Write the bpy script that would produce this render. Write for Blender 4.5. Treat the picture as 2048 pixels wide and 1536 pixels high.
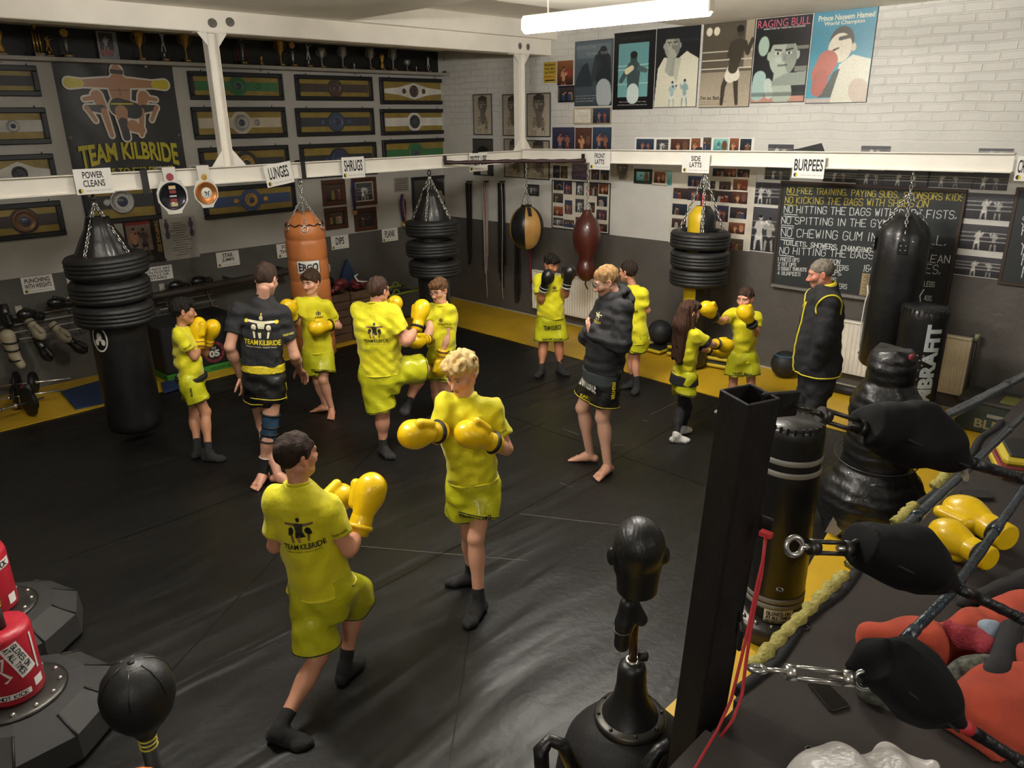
import bpy, math, random
import numpy as np
from mathutils import Matrix, Vector
from mathutils.bvhtree import BVHTree

# ---------------------------------------------------------------- scene, camera, light, exposure
for o in list(bpy.data.objects):
    bpy.data.objects.remove(o, do_unlink=True)
SC = bpy.context.scene
COL = SC.collection
random.seed(7)
RNG = np.random.RandomState(11)

CAMP = np.array([8.289, 9.664, 2.87])            # camera stands 2.87 m above the mat
FPX = 1515.17                                    # focal length for a 2048 px wide picture
C_R = np.array([-0.69886984, 0.71514248, -0.01233563])
C_U = np.array([-0.24522527, -0.22337274, 0.94338178])
C_F = np.array([-0.67189695, -0.66232609, -0.33147948])
cam_data = bpy.data.cameras.new('camera')
cam = bpy.data.objects.new('camera', cam_data)
COL.objects.link(cam)
cam_data.sensor_width = 36.0
cam_data.lens = FPX / 2048 * 36.0
cam_data.clip_start = 0.05
cam.matrix_world = Matrix(((C_R[0], C_U[0], -C_F[0], CAMP[0]), (C_R[1], C_U[1], -C_F[1], CAMP[1]),
                           (C_R[2], C_U[2], -C_F[2], CAMP[2]), (0, 0, 0, 1)))
SC.camera = cam
SC.view_settings.view_transform = 'Standard'
SC.view_settings.look = 'None'
SC.view_settings.gamma = 1.0
SC.view_settings.use_curve_mapping = False
SC.view_settings.exposure = 0.0
world = bpy.data.worlds.new('world'); SC.world = world
world.use_nodes = True
world.node_tree.nodes['Background'].inputs[0].default_value = (0.6, 0.62, 0.65, 1)
world.node_tree.nodes['Background'].inputs[1].default_value = 0.02
TUBE_EMISSION = 190.0                             # the fluorescent battens (built further down) light the gym
LAMPS = [((3.60, 5.22), (3.46, 6.78), 1.0), ((6.75, 5.0), (6.65, 6.56), .9), ((10.2, 9.6), (10.2, 11.1), .45), ((5.6, 11.0), (5.6, 12.5), .35)]  # the first batten is in view; the others are unseen, added as fill

def pix_ray(px, py):
    return C_F + C_R * ((px - 1024) / FPX) - C_U * ((py - 768) / FPX)
def on_plane(px, py, ax, val):                   # where the sight line of a photo point meets a wall, the floor, the ring canvas
    d = pix_ray(px, py); t = (val - CAMP[ax]) / d[ax]
    return CAMP + d * t
def at_depth(px, py, dep):
    return CAMP + pix_ray(px, py) * dep

# ---------------------------------------------------------------- materials
def lin(c):
    c = np.asarray(c, float)
    return np.where(c <= 0.04045, c / 12.92, ((c + 0.055) / 1.055) ** 2.4)
def hexc(h):
    return tuple(lin([int(h[i:i + 2], 16) / 255 for i in (0, 2, 4)]))
MATS = {}
def mat(name, hx, rough=0.6, metal=0.0, var=0.12, vscale=6.0, bump=0.0, bscale=40.0, coat=0.0, emit=0.0, sheen=0.0, stretch=None, spec=0.5):
    if name in MATS: return MATS[name]
    m = bpy.data.materials.new(name); m.use_nodes = True
    nt = m.node_tree; n = nt.nodes; l = nt.links
    b = n['Principled BSDF']
    b.inputs['Roughness'].default_value = rough
    b.inputs['Metallic'].default_value = metal
    b.inputs['Coat Weight'].default_value = coat
    b.inputs['Sheen Weight'].default_value = sheen
    b.inputs['Specular IOR Level'].default_value = spec
    c = np.array(hexc(hx))
    tc = n.new('ShaderNodeTexCoord'); mp = n.new('ShaderNodeMapping')
    l.new(tc.outputs['Object'], mp.inputs[0])
    if stretch: mp.inputs['Scale'].default_value = stretch
    nz = n.new('ShaderNodeTexNoise'); nz.inputs['Scale'].default_value = vscale; nz.inputs['Detail'].default_value = 4
    l.new(mp.outputs[0], nz.inputs['Vector'])
    r = n.new('ShaderNodeValToRGB')
    r.color_ramp.elements[0].position = 0.3; r.color_ramp.elements[1].position = 0.7
    r.color_ramp.elements[0].color = (*(c * (1 - var)), 1); r.color_ramp.elements[1].color = (*np.minimum(c * (1 + var), 1), 1)
    l.new(nz.outputs['Fac'], r.inputs[0]); l.new(r.outputs[0], b.inputs['Base Color'])
    if bump > 0:
        n2 = n.new('ShaderNodeTexNoise'); n2.inputs['Scale'].default_value = bscale; n2.inputs['Detail'].default_value = 3
        l.new(mp.outputs[0], n2.inputs['Vector'])
        bp = n.new('ShaderNodeBump'); bp.inputs['Strength'].default_value = bump; bp.inputs['Distance'].default_value = 0.02
        l.new(n2.outputs['Fac'], bp.inputs['Height']); l.new(bp.outputs[0], b.inputs['Normal'])
    if emit > 0:
        b.inputs['Emission Color'].default_value = (*c, 1); b.inputs['Emission Strength'].default_value = emit
    MATS[name] = m
    return m
def vmat(name, rough=0.5, coat=0.0, bump=0.0):    # printed / dyed surfaces: the colour is a mesh attribute
    if name in MATS: return MATS[name]
    m = bpy.data.materials.new(name); m.use_nodes = True
    nt = m.node_tree; n = nt.nodes; l = nt.links
    b = n['Principled BSDF']; b.inputs['Roughness'].default_value = rough; b.inputs['Coat Weight'].default_value = coat
    a = n.new('ShaderNodeAttribute'); a.attribute_name = 'Col'
    l.new(a.outputs['Color'], b.inputs['Base Color'])
    if bump > 0:
        tc = n.new('ShaderNodeTexCoord'); n2 = n.new('ShaderNodeTexNoise'); n2.inputs['Scale'].default_value = 60
        l.new(tc.outputs['Object'], n2.inputs['Vector'])
        bp = n.new('ShaderNodeBump'); bp.inputs['Strength'].default_value = bump; bp.inputs['Distance'].default_value = 0.01
        l.new(n2.outputs['Fac'], bp.inputs['Height']); l.new(bp.outputs[0], b.inputs['Normal'])
    MATS[name] = m
    return m

# ---------------------------------------------------------------- objects, parts, labels
def tag(o, label=None, cat=None, group=None, kind=None):
    if label: o['label'] = label
    if cat: o['category'] = cat
    if group: o['group'] = group
    if kind: o['kind'] = kind
    return o
def thing(name, label, cat, loc=(0, 0, 0), rotz=0.0, group=None, frame=None):
    o = bpy.data.objects.new(name, None); COL.objects.link(o)
    o.empty_display_size = 0.1
    if frame is not None:
        X, Y, Z = frame
        o.matrix_world = Matrix(((X[0], Y[0], Z[0], loc[0]), (X[1], Y[1], Z[1], loc[1]), (X[2], Y[2], Z[2], loc[2]), (0, 0, 0, 1)))
    else:
        o.location = loc; o.rotation_euler = (0, 0, rotz)
    return tag(o, label, cat, group)
def link_mesh(name, v, f, m, parent=None, smooth=True, col=None, mi=None):
    me = bpy.data.meshes.new(name)
    me.from_pydata([tuple(map(float, p)) for p in v], [], [tuple(map(int, q)) for q in f])
    for k in (m if isinstance(m, (list, tuple)) else [m]): me.materials.append(k)
    if mi is not None: me.polygons.foreach_set('material_index', np.asarray(mi, dtype=np.int32))
    sm = np.broadcast_to(np.asarray(smooth, dtype=bool), (len(me.polygons),))
    me.polygons.foreach_set('use_smooth', np.ascontiguousarray(sm))
    if col is not None:
        a = me.color_attributes.new('Col', 'FLOAT_COLOR', 'POINT')
        c4 = np.ones((len(v), 4), dtype=np.float32); c4[:, :3] = col
        a.data.foreach_set('color', c4.ravel())
    me.update()
    o = bpy.data.objects.new(name, me); COL.objects.link(o)
    if parent is not None: o.parent = parent
    return o
def copy_tree(o, parent=None):
    c = o.copy(); COL.objects.link(c)
    if parent is not None: c.parent = parent
    for ch in list(o.children): copy_tree(ch, c)
    return c
def nrm(v):
    v = np.asarray(v, float); return v / (np.linalg.norm(v) + 1e-12)
def basis(d):                                     # a frame whose third axis is d
    d = nrm(d); a = np.array([0, 0, 1.0]) if abs(d[2]) < 0.9 else np.array([1.0, 0, 0])
    x = nrm(np.cross(a, d)); return x, np.cross(d, x), d

class MB:
    def __init__(s): s.v = []; s.f = []; s.sm = []; s.n = 0; s.c = []; s.mi = []; s.col = (1, 1, 1); s.m = 0
    def add(s, v, f, smooth=True):
        v = np.asarray(v, float); b = s.n
        s.v.append(v); s.n += len(v)
        s.f += [tuple(b + i for i in q) for q in f]
        s.sm += ([smooth] * len(f)) if isinstance(smooth, bool) else list(smooth)
        s.mi += [s.m] * len(f)
        s.c.append(np.tile(np.asarray(s.col, float), (len(v), 1)))
        return s
    def box(s, c, sz, rot=None, bev=0.0):
        hx, hy, hz = [k / 2 for k in sz]; b = min(bev, hx * .9, hy * .9, hz * .9)
        if b <= 0:
            v = [(x, y, z) for x in (-hx, hx) for y in (-hy, hy) for z in (-hz, hz)]
            f = [(0, 1, 3, 2), (4, 6, 7, 5), (0, 4, 5, 1), (2, 3, 7, 6), (0, 2, 6, 4), (1, 5, 7, 3)]
        else:
            v = []; 
            for x in (-1, 1):
                for y in (-1, 1):
                    for z in (-1, 1):
                        v += [(x * hx, y * (hy - b), z * (hz - b)), (x * (hx - b), y * hy, z * (hz - b)), (x * (hx - b), y * (hy - b), z * hz)]
            I = lambda x, y, z, k: ((x * 2 + y) * 2 + z) * 3 + k
            f = []
            for x in (0, 1): f.append((I(x, 0, 0, 0), I(x, 1, 0, 0), I(x, 1, 1, 0), I(x, 0, 1, 0)) if x else (I(x, 0, 0, 0), I(x, 0, 1, 0), I(x, 1, 1, 0), I(x, 1, 0, 0)))
            for y in (0, 1): f.append((I(0, y, 0, 1), I(0, y, 1, 1), I(1, y, 1, 1), I(1, y, 0, 1)) if y else (I(0, y, 0, 1), I(1, y, 0, 1), I(1, y, 1, 1), I(0, y, 1, 1)))
            for z in (0, 1): f.append((I(0, 0, z, 2), I(1, 0, z, 2), I(1, 1, z, 2), I(0, 1, z, 2)) if z else (I(0, 0, z, 2), I(0, 1, z, 2), I(1, 1, z, 2), I(1, 0, z, 2)))
            for y in (0, 1):
                for z in (0, 1): f.append((I(0, y, z, 1), I(1, y, z, 1), I(1, y, z, 2), I(0, y, z, 2)))
            for x in (0, 1):
                for z in (0, 1): f.append((I(x, 0, z, 0), I(x, 1, z, 0), I(x, 1, z, 2), I(x, 0, z, 2)))
            for x in (0, 1):
                for y in (0, 1): f.append((I(x, y, 0, 0), I(x, y, 1, 0), I(x, y, 1, 1), I(x, y, 0, 1)))
            for x in (0, 1):
                for y in (0, 1):
                    for z in (0, 1): f.append((I(x, y, z, 0), I(x, y, z, 1), I(x, y, z, 2)))
        v = np.array(v, float)
        if rot is not None: v = v @ np.asarray(rot, float)      # rows of rot are the box axes
        return s.add(v + np.asarray(c, float), f, False)
    def ring_stack(s, rings, closed_u=True, cap=(True, True), smooth=True):
        n = len(rings[0]); v = np.concatenate(rings); f = []; sm = []
        for i in range(len(rings) - 1):
            for j in range(n if closed_u else n - 1):
                a, b = i * n + j, i * n + (j + 1) % n
                f.append((a, b, b + n, a + n)); sm.append(smooth)
        if cap[0]: f.append(tuple(range(n - 1, -1, -1))); sm.append(False)
        if cap[1]: f.append(tuple((len(rings) - 1) * n + j for j in range(n))); sm.append(False)
        return s.add(v, f, sm)
    def lathe(s, prof, n=24, o=(0, 0, 0), ax=(0, 0, 1), cap=(True, True), squash=1.0, smooth=True, wob=None):
        x, y, z = basis(ax); t = np.arange(n) * 2 * math.pi / n; R = []
        if tuple(ax) == (0, 0, 1): x, y = np.array([1., 0, 0]), np.array([0, 1., 0])
        for r, h in prof:
            rr = r if wob is None else r * (1 + wob(t, h))
            R.append(np.asarray(o, float) + np.outer(np.cos(t) * rr, x) + np.outer(np.sin(t) * rr * squash, y) + h * z)
        return s.ring_stack(R, True, cap, smooth)
    def cyl(s, a, b, ra, rb=None, n=16, cap=(True, True)):
        a = np.asarray(a, float); b = np.asarray(b, float); rb = ra if rb is None else rb
        L = np.linalg.norm(b - a)
        return s.lathe([(ra, 0), (rb, L)], n, a, tuple(nrm(b - a)), cap)
    def tube(s, path, r, n=8, closed=False, flat=None):
        P = np.asarray(path, float); m = len(P)
        r = np.broadcast_to(np.asarray(r, float), (m,)); t = np.arange(n) * 2 * math.pi / n
        T = np.array([nrm((P[(i + 1) % m] - P[i - 1]) if closed else (P[min(i + 1, m - 1)] - P[max(i - 1, 0)])) for i in range(m)])
        x = basis(T[0])[0]; R = []
        for i in range(m):
            x = nrm(x - T[i] * np.dot(x, T[i])); y = np.cross(T[i], x)
            fx, fy = (1, 1) if flat is None else flat
            R.append(P[i] + r[i] * (np.outer(np.cos(t) * fx, x) + np.outer(np.sin(t) * fy, y)))
        if closed: R.append(R[0])
        return s.ring_stack(R, True, (not closed, not closed))
    def sphere(s, c, r, nu=16, nv=10, axes=None):
        r = np.broadcast_to(np.asarray(r, float), (3,)); A = np.eye(3) if axes is None else np.asarray(axes, float)
        t = np.arange(nu) * 2 * math.pi / nu; R = []
        for i in range(1, nv):
            p = math.pi * i / nv - math.pi / 2
            q = np.stack([np.cos(t) * math.cos(p) * r[0], np.sin(t) * math.cos(p) * r[1], np.full(nu, math.sin(p) * r[2])], 1)
            R.append(q @ A + np.asarray(c, float))
        b = s.n; s.ring_stack(R, True, (False, False))
        top = np.array([0, 0, r[2]]) @ A + np.asarray(c, float); bot = np.array([0, 0, -r[2]]) @ A + np.asarray(c, float)
        k = (nv - 2) * nu; m = (nv - 1) * nu
        s.v.append(np.array([bot, top])); s.c.append(np.tile(np.asarray(s.col, float), (2, 1))); s.n += 2
        for j in range(nu):
            s.f.append((b + (j + 1) % nu, b + j, b + m)); s.f.append((b + k + j, b + k + (j + 1) % nu, b + m + 1))
        s.sm += [True] * (2 * nu); s.mi += [s.m] * (2 * nu)
        return s
    def torus(s, c, R, r, ax=(0, 0, 1), n=24, k=8, sq=1.0):
        x, y, z = basis(ax); t = np.arange(n) * 2 * math.pi / n
        return s.tube(np.asarray(c, float) + R * (np.outer(np.cos(t), x) + sq * np.outer(np.sin(t), y)), r, k, True)
    def prism(s, pts, z0, z1):                    # a flat outline with real thickness
        pts = np.asarray(pts, float); n = len(pts)
        v = np.concatenate([np.c_[pts, np.full(n, z0)], np.c_[pts, np.full(n, z1)]])
        f = [tuple(range(n - 1, -1, -1)), tuple(range(n, 2 * n))] + [(i, (i + 1) % n, n + (i + 1) % n, n + i) for i in range(n)]
        return s.add(v, f, False)
    def flat(s, pts2, z=0.0):
        pts2 = np.asarray(pts2, float)
        return s.add(np.c_[pts2, np.full(len(pts2), z)], [tuple(range(len(pts2)))], False)
    def chain(s, a, b, link=0.045, w=0.006, sag=0.0):
        a = np.asarray(a, float); b = np.asarray(b, float); L = np.linalg.norm(b - a)
        n = max(2, int(round(L / (link * 0.8)))); x, y, z = basis(b - a)
        for i in range(n):
            c = a + (b - a) * (i + .5) / n; c = c - np.array([0, 0, sag * 4 * (i + .5) / n * (1 - (i + .5) / n)])
            q = x if i % 2 else y
            t = np.arange(8) * 2 * math.pi / 8
            s.tube([c + z * math.cos(k) * link * .5 + q * math.sin(k) * link * .27 for k in t], w, 5, True)
        return s
    def xf(s, M):                                 # apply a 3x3 (rows = axes) and offset to all vertices so far
        A, o = M; s.v = [p @ np.asarray(A, float) + np.asarray(o, float) for p in s.v]; return s
    def arrays(s): return np.concatenate(s.v), s.f
    def build(s, name, m, parent=None, colors=False):
        return link_mesh(name, np.concatenate(s.v), s.f, m, parent, s.sm, np.concatenate(s.c) if colors else None, s.mi)

# ---------------------------------------------------------------- lettering
_tc = {}
def text2d(txt, bold=0.0):
    key = (txt, bold)
    if key in _tc: return _tc[key]
    cu = bpy.data.curves.new('lettering', 'FONT'); cu.body = txt; cu.size = 1.0; cu.offset = bold; cu.resolution_u = 3
    o = bpy.data.objects.new('lettering', cu); COL.objects.link(o)
    bpy.context.view_layer.update()
    me = o.evaluated_get(bpy.context.evaluated_depsgraph_get()).to_mesh()
    v = np.array([p.co[:2] for p in me.vertices]).reshape(-1, 2); f = [tuple(p.vertices) for p in me.polygons]
    bpy.data.objects.remove(o, do_unlink=True); bpy.data.curves.remove(cu)
    if len(v): v = v - v.min(0)
    _tc[key] = (v, f); return _tc[key]
def fit_text(txt, cx, cy, w, h, bold=0.0):        # the words stretched to a given box, centred on (cx, cy)
    v, f = text2d(txt, bold)
    ext = v.max(0) + 1e-9
    return (v / ext - 0.5) * [w, h] + [cx, cy], f
STROKES = {'A': '002640|1232', 'B': '000626453303|033342413000', 'C': '4536160501103041', 'D': '00062645412000', 'E': '46060040|0333', 'F': '460600|0333',
 'G': '45361605011030414323', 'H': '0006|4046|0343', 'I': '2026', 'J': '3631201001', 'K': '0006|460340', 'L': '060040', 'M': '0006234640', 'N': '00064046',
 'O': '160501103041453616', 'P': '00063645443303', 'Q': '160501103041453616|2140', 'R': '00063645443303|2340', 'S': '453616050413334241301001', 'T': '0646|2620',
 'U': '060110304146', 'V': '062046', 'W': '0610243046', 'X': '0640|0046', 'Y': '062346|2320', 'Z': '06460040', '0': '160501103041453616', '1': '152620',
 '2': '05163645440040', '3': '051636454433|33424130100113', '4': '30360242', '5': '460603334241301001', '6': '453616050110304142330 3'.replace(' ', ''),
 '8': '130405163645443313020110304142', '.': '1011', ',': '2110', "'": '2625', '-': '1333', ' ': ''}
def strokes2d(txt, x, y, h, w=None, thick=0.012, jit=0.06, slope=0.0, seed=3):   # hand lettering as ribbons
    rg = np.random.RandomState(seed + len(txt)); V = []; F = []; adv = 5.4; total = sum(3.2 if c in ' I.,\'1' else adv for c in txt)
    sx = (w / total) if w else h / 6.0 * 0.8
    cx = 0.0
    for ch in txt:
        big = 1.0
        dy = rg.uniform(-.4, .4) * jit * 6; rot = rg.uniform(-1, 1) * jit
        off = -1.2 if ch in 'I1.,\'' else 0
        for pl in STROKES.get(ch, '').split('|'):
            pts = np.array([[int(pl[i]) + off, int(pl[i + 1])] for i in range(0, len(pl) - 1, 2)], float)
            if len(pts) < 2: continue
            pts = pts + rg.uniform(-1, 1, pts.shape) * jit * 2.2
            pts = np.c_[pts[:, 0] - rot * (pts[:, 1] - 3) , pts[:, 1] + rot * (pts[:, 0] - 2) + dy]
            q = np.c_[x + (cx + pts[:, 0]) * sx, y + pts[:, 1] * h / 6 + (cx + pts[:, 0]) * sx * slope]
            for a, b in zip(q[:-1], q[1:]):
                d = b - a; L = np.hypot(*d) + 1e-9; d = d / L; nn = np.array([-d[1], d[0]]) * thick / 2; e = d * thick * .35
                k = len(V); V += [a - e - nn, b + e - nn, b + e + nn, a - e + nn]; F.append((k, k + 1, k + 2, k + 3))
        cx += 3.2 if ch in ' I.,\'1' else adv
    return np.array(V).reshape(-1, 2), F
def glyphs(parent, name, m, items, z=0.002):      # several 2-D shapes as one part lying on a local XY face
    mb = MB()
    for v, f in items:
        if len(v): mb.add(np.c_[v, np.full(len(v), z)], f, False)
    return mb.build(name, m, parent)
def fine2d(v, f, s):                              # triangles cut small enough to follow a curve
    V = [np.asarray(p, float) for p in v]; F = []; st = []
    for q in f:
        if len(q) == 4: F.append(q) if max(np.hypot(*(V[q[i]] - V[q[i - 1]])) for i in range(4)) < s else st.extend([(q[0], q[1], q[2]), (q[0], q[2], q[3])])
        else: st += [(q[0], q[i], q[i + 1]) for i in range(1, len(q) - 1)]
    while st:
        t = st.pop(); e = [np.hypot(*(V[t[i]] - V[t[(i + 1) % 3]])) for i in range(3)]; k = int(np.argmax(e))
        if e[k] <= s or len(V) > 6000: F.append(t); continue
        a, b, c = t[k], t[(k + 1) % 3], t[(k + 2) % 3]; V.append((V[a] + V[b]) / 2); n = len(V) - 1; st += [(a, n, c), (n, b, c)]
    return np.array(V).reshape(-1, 2), F
def decal(name, m, items, bvh, o, ax, ay, parent, reach=0.4, off=0.003, colors=None):   # 2-D shapes wrapped on a curved surface
    o = np.asarray(o, float); ax = nrm(ax); ay = nrm(ay); nz = np.cross(ax, ay); V = []; F = []; C = []
    for it, (v, f) in enumerate(items):
        v, f = fine2d(v, f, .022); idx = {}
        for i, p in enumerate(v):
            s = o + ax * p[0] + ay * p[1] + nz * reach
            h = bvh.ray_cast(Vector(s), Vector(-nz), reach * 2)
            if h[0] is not None:
                nn = np.array(h[1]); nn = nn if np.dot(nn, nz) > 0 else -nn
                idx[i] = len(V); V.append(np.array(h[0]) + nn * off); C.append(colors[it] if colors else (1, 1, 1))
        for q in f:
            if all(i in idx for i in q): F.append(tuple(idx[i] for i in q))
    if not F: return None
    return link_mesh(name, V, F, m, parent, False, np.array(C) if colors else None)
def subdiv2d(v, f, s):                            # split long 2-D quads so that they bend with the surface
    V = []; F = []
    for q in f:
        p = np.array([v[i] for i in q])
        if len(p) != 4: k = len(V); V += list(p); F.append(tuple(range(k, k + len(p)))); continue
        n1 = max(1, int(np.hypot(*(p[1] - p[0])) / s)); n2 = max(1, int(np.hypot(*(p[3] - p[0])) / s)); k = len(V)
        for j in range(n2 + 1):
            for i in range(n1 + 1):
                a, b = i / n1, j / n2
                V.append(p[0] * (1 - a) * (1 - b) + p[1] * a * (1 - b) + p[2] * a * b + p[3] * (1 - a) * b)
        for j in range(n2):
            for i in range(n1):
                c = k + j * (n1 + 1) + i; F.append((c, c + 1, c + n1 + 2, c + n1 + 1))
    return np.array(V), F
def rect2d(cx, cy, w, h): return np.array([[cx - w / 2, cy - h / 2], [cx + w / 2, cy - h / 2], [cx + w / 2, cy + h / 2], [cx - w / 2, cy + h / 2]]), [(0, 1, 2, 3)]
def disc2d(cx, cy, r, n=20, r2=None):
    t = np.arange(n) * 2 * math.pi / n; return np.c_[cx + r * np.cos(t), cy + (r2 or r) * np.sin(t)], [tuple(range(n))]

# ---------------------------------------------------------------- printed pictures (posters, photographs): colours of the print itself
class Pic:
    def __init__(s, w, h, cell, bg='808080'):
        s.w, s.h = w, h; s.nx = max(4, int(w / cell)) + 1; s.ny = max(4, int(h / cell)) + 1
        s.X, s.Y = np.meshgrid(np.linspace(0, w, s.nx), np.linspace(0, h, s.ny)); s.e = cell * .7
        s.c = np.tile(np.array(hexc(bg)), (s.ny, s.nx, 1)); s.rg = np.random.RandomState(int(w * 977 + h * 331) % 9999)
    def put(s, d, col, a=1.0):
        k = np.clip(0.5 - d / s.e, 0, 1)[..., None] * a; s.c = s.c * (1 - k) + np.array(hexc(col)) * k; return s
    def rect(s, x0, y0, x1, y1, col, a=1.0):
        return s.put(np.maximum(np.abs(s.X - (x0 + x1) / 2 * s.w) - abs(x1 - x0) / 2 * s.w, np.abs(s.Y - (y0 + y1) / 2 * s.h) - abs(y1 - y0) / 2 * s.h), col, a)
    def ell(s, x, y, rx, ry, col, ang=0, a=1.0):   # radii in units of the width
        c, q = math.cos(ang), math.sin(ang); X = s.X - x * s.w; Y = s.Y - y * s.h
        u = (X * c + Y * q) / (rx * s.w); v = (-X * q + Y * c) / (ry * s.w)
        return s.put((np.hypot(u, v) - 1) * min(rx, ry) * s.w, col, a)
    def cap(s, x0, y0, x1, y1, r0, r1, col, a=1.0):
        A = np.array([x0 * s.w, y0 * s.h]); B = np.array([x1 * s.w, y1 * s.h]); d = B - A
        t = np.clip(((s.X - A[0]) * d[0] + (s.Y - A[1]) * d[1]) / (d @ d + 1e-9), 0, 1)
        return s.put(np.hypot(s.X - A[0] - t * d[0], s.Y - A[1] - t * d[1]) - (r0 + (r1 - r0) * t) * s.w, col, a)
    def poly(s, pts, col, a=1.0):
        P = np.array(pts, float) * [s.w, s.h]; ins = np.zeros(s.X.shape, bool)
        for p, q in zip(P, np.roll(P, -1, 0)):
            ins ^= ((p[1] > s.Y) != (q[1] > s.Y)) & (s.X < (q[0] - p[0]) * (s.Y - p[1]) / (q[1] - p[1] + 1e-12) + p[0])
        return s.put(np.where(ins, -1., 1.), col, a)
    def grad(s, c0, c1):
        t = np.linspace(0, 1, s.ny)[:, None, None]; s.c = np.array(hexc(c0)) * (1 - t) + np.array(hexc(c1)) * t + np.zeros((1, s.nx, 1)); return s
    def grain(s, amp=.15, k=1):
        g = s.rg.rand(s.ny // k + 2, s.nx // k + 2); g = np.kron(g, np.ones((k, k)))[:s.ny, :s.nx]
        s.c = s.c * (1 + amp * (2 * g[..., None] - 1)); return s
    def man(s, x, y, h, skin, short, glove=None, pose=0, hair='15110e', lean=0.0):   # a generic standing boxer, feet at (x, y), h in units of the picture height
        k = h * s.h / s.w; L = lambda dx, dy: (x + dx * k, y + dy * h); f = -1 if pose % 2 else 1
        hip = L(lean * .1, .48); sh = L(lean * .3 * f, .80)
        s.cap(hip[0] - .04 * k, hip[1], *L(-.10, .24), .05 * k, .035 * k, skin); s.cap(*L(-.10, .24), *L(-.11, .02), .035 * k, .025 * k, skin)
        s.cap(hip[0] + .04 * k, hip[1], *L(.09, .25), .05 * k, .035 * k, skin); s.cap(*L(.09, .25), *L(.12, .02), .035 * k, .025 * k, skin)
        s.cap(hip[0] - .03 * k, hip[1] - .1 * h, hip[0], hip[1] + .03 * h, .09 * k, .07 * k, short); s.cap(hip[0] + .04 * k, hip[1] - .1 * h, hip[0], hip[1] + .03 * h, .07 * k, .07 * k, short)
        s.cap(*hip, sh[0], sh[1] - .05 * h, .075 * k, .1 * k, skin)
        hx = sh[0] + .02 * f * k
        s.ell(hx, sh[1] + .13 * h, .055 * k, .072 * k, skin); s.ell(hx - .01 * f * k, sh[1] + .165 * h, .055 * k, .045 * k, hair)
        e1 = (sh[0] + .14 * f * k, sh[1] - .14 * h); e2 = (sh[0] - .13 * f * k, sh[1] - .16 * h)
        g1 = (sh[0] + (.30 if pose > 1 else .2) * f * k, sh[1] + (.05 if pose > 1 else .02) * h); g2 = (sh[0] + .05 * f * k, sh[1] + .0 * h)
        s.cap(sh[0] + .09 * f * k, sh[1] - .02 * h, *e1, .04 * k, .032 * k, skin); s.cap(*e1, *g1, .032 * k, .026 * k, skin)
        s.cap(sh[0] - .09 * f * k, sh[1] - .02 * h, *e2, .04 * k, .032 * k, skin); s.cap(*e2, *g2, .032 * k, .026 * k, skin)
        if glove: s.ell(*g1, .045 * k, .045 * k, glove); s.ell(*g2, .045 * k, .045 * k, glove)
        return s
    def face(s, x, y, r, skin, hair, dark='2a2320', beard=0):      # a generic face, r = half width in units of the picture width
        s.cap(x, y - r * s.w / s.h * 1.2, x + .1 * r, y - r * 2.3 * s.w / s.h, r * .55, r * .7, skin)
        s.ell(x, y + .25 * r * s.w / s.h, r * 1.06, r * 1.25, hair)
        for q in (-1, 1): s.ell(x + q * .98 * r, y - .02 * r * s.w / s.h, r * .13, r * .26, skin)
        s.ell(x, y - .08 * r * s.w / s.h, r * .95, r * 1.2, skin); s.ell(x + .52 * r, y - .2 * r * s.w / s.h, r * .42, r * 1.0, dark, .1, .38); s.cap(x - .7 * r, y + .95 * r * s.w / s.h, x + .7 * r, y + .98 * r * s.w / s.h, r * .3, r * .34, hair); s.ell(x - .3 * r, y - .25 * r * s.w / s.h, r * .25, r * .2, 'ffffff', 0, .12)
        for q in (-1, 1):
            s.ell(x + q * .38 * r, y + .12 * r * s.w / s.h, r * .2, r * .09, 'd8d4cc'); s.ell(x + q * .38 * r, y + .12 * r * s.w / s.h, r * .09, r * .09, dark)
            s.cap(x + q * .18 * r, y + .3 * r * s.w / s.h, x + q * .62 * r, y + .36 * r * s.w / s.h, r * .06, r * .04, dark)
        s.cap(x, y + .1 * r * s.w / s.h, x + .05 * r, y - .25 * r * s.w / s.h, r * .06, r * .13, dark, .35); s.cap(x - .28 * r, y - .62 * r * s.w / s.h, x + .28 * r, y - .6 * r * s.w / s.h, r * .07, r * .06, dark, .7)
        if beard: s.ell(x, y - .85 * r * s.w / s.h, r * .6, r * .35, dark, 0, .5)
        return s
    def build(s, name, parent, z=0.0, off=(0, 0), m=None):         # lies on the local XY face, centred on off
        V = np.c_[(s.X - s.w / 2 + off[0]).ravel(), (s.Y - s.h / 2 + off[1]).ravel(), np.full(s.nx * s.ny, z)]
        i = np.arange(s.nx * s.ny).reshape(s.ny, s.nx); a = i[:-1, :-1].ravel(); b = i[:-1, 1:].ravel(); c = i[1:, 1:].ravel(); d = i[1:, :-1].ravel()
        return link_mesh(name, V, np.c_[a, b, c, d], m or vmat('photo_print', 0.35), parent, False, np.clip(s.c.reshape(-1, 3), 0, 1))

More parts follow.
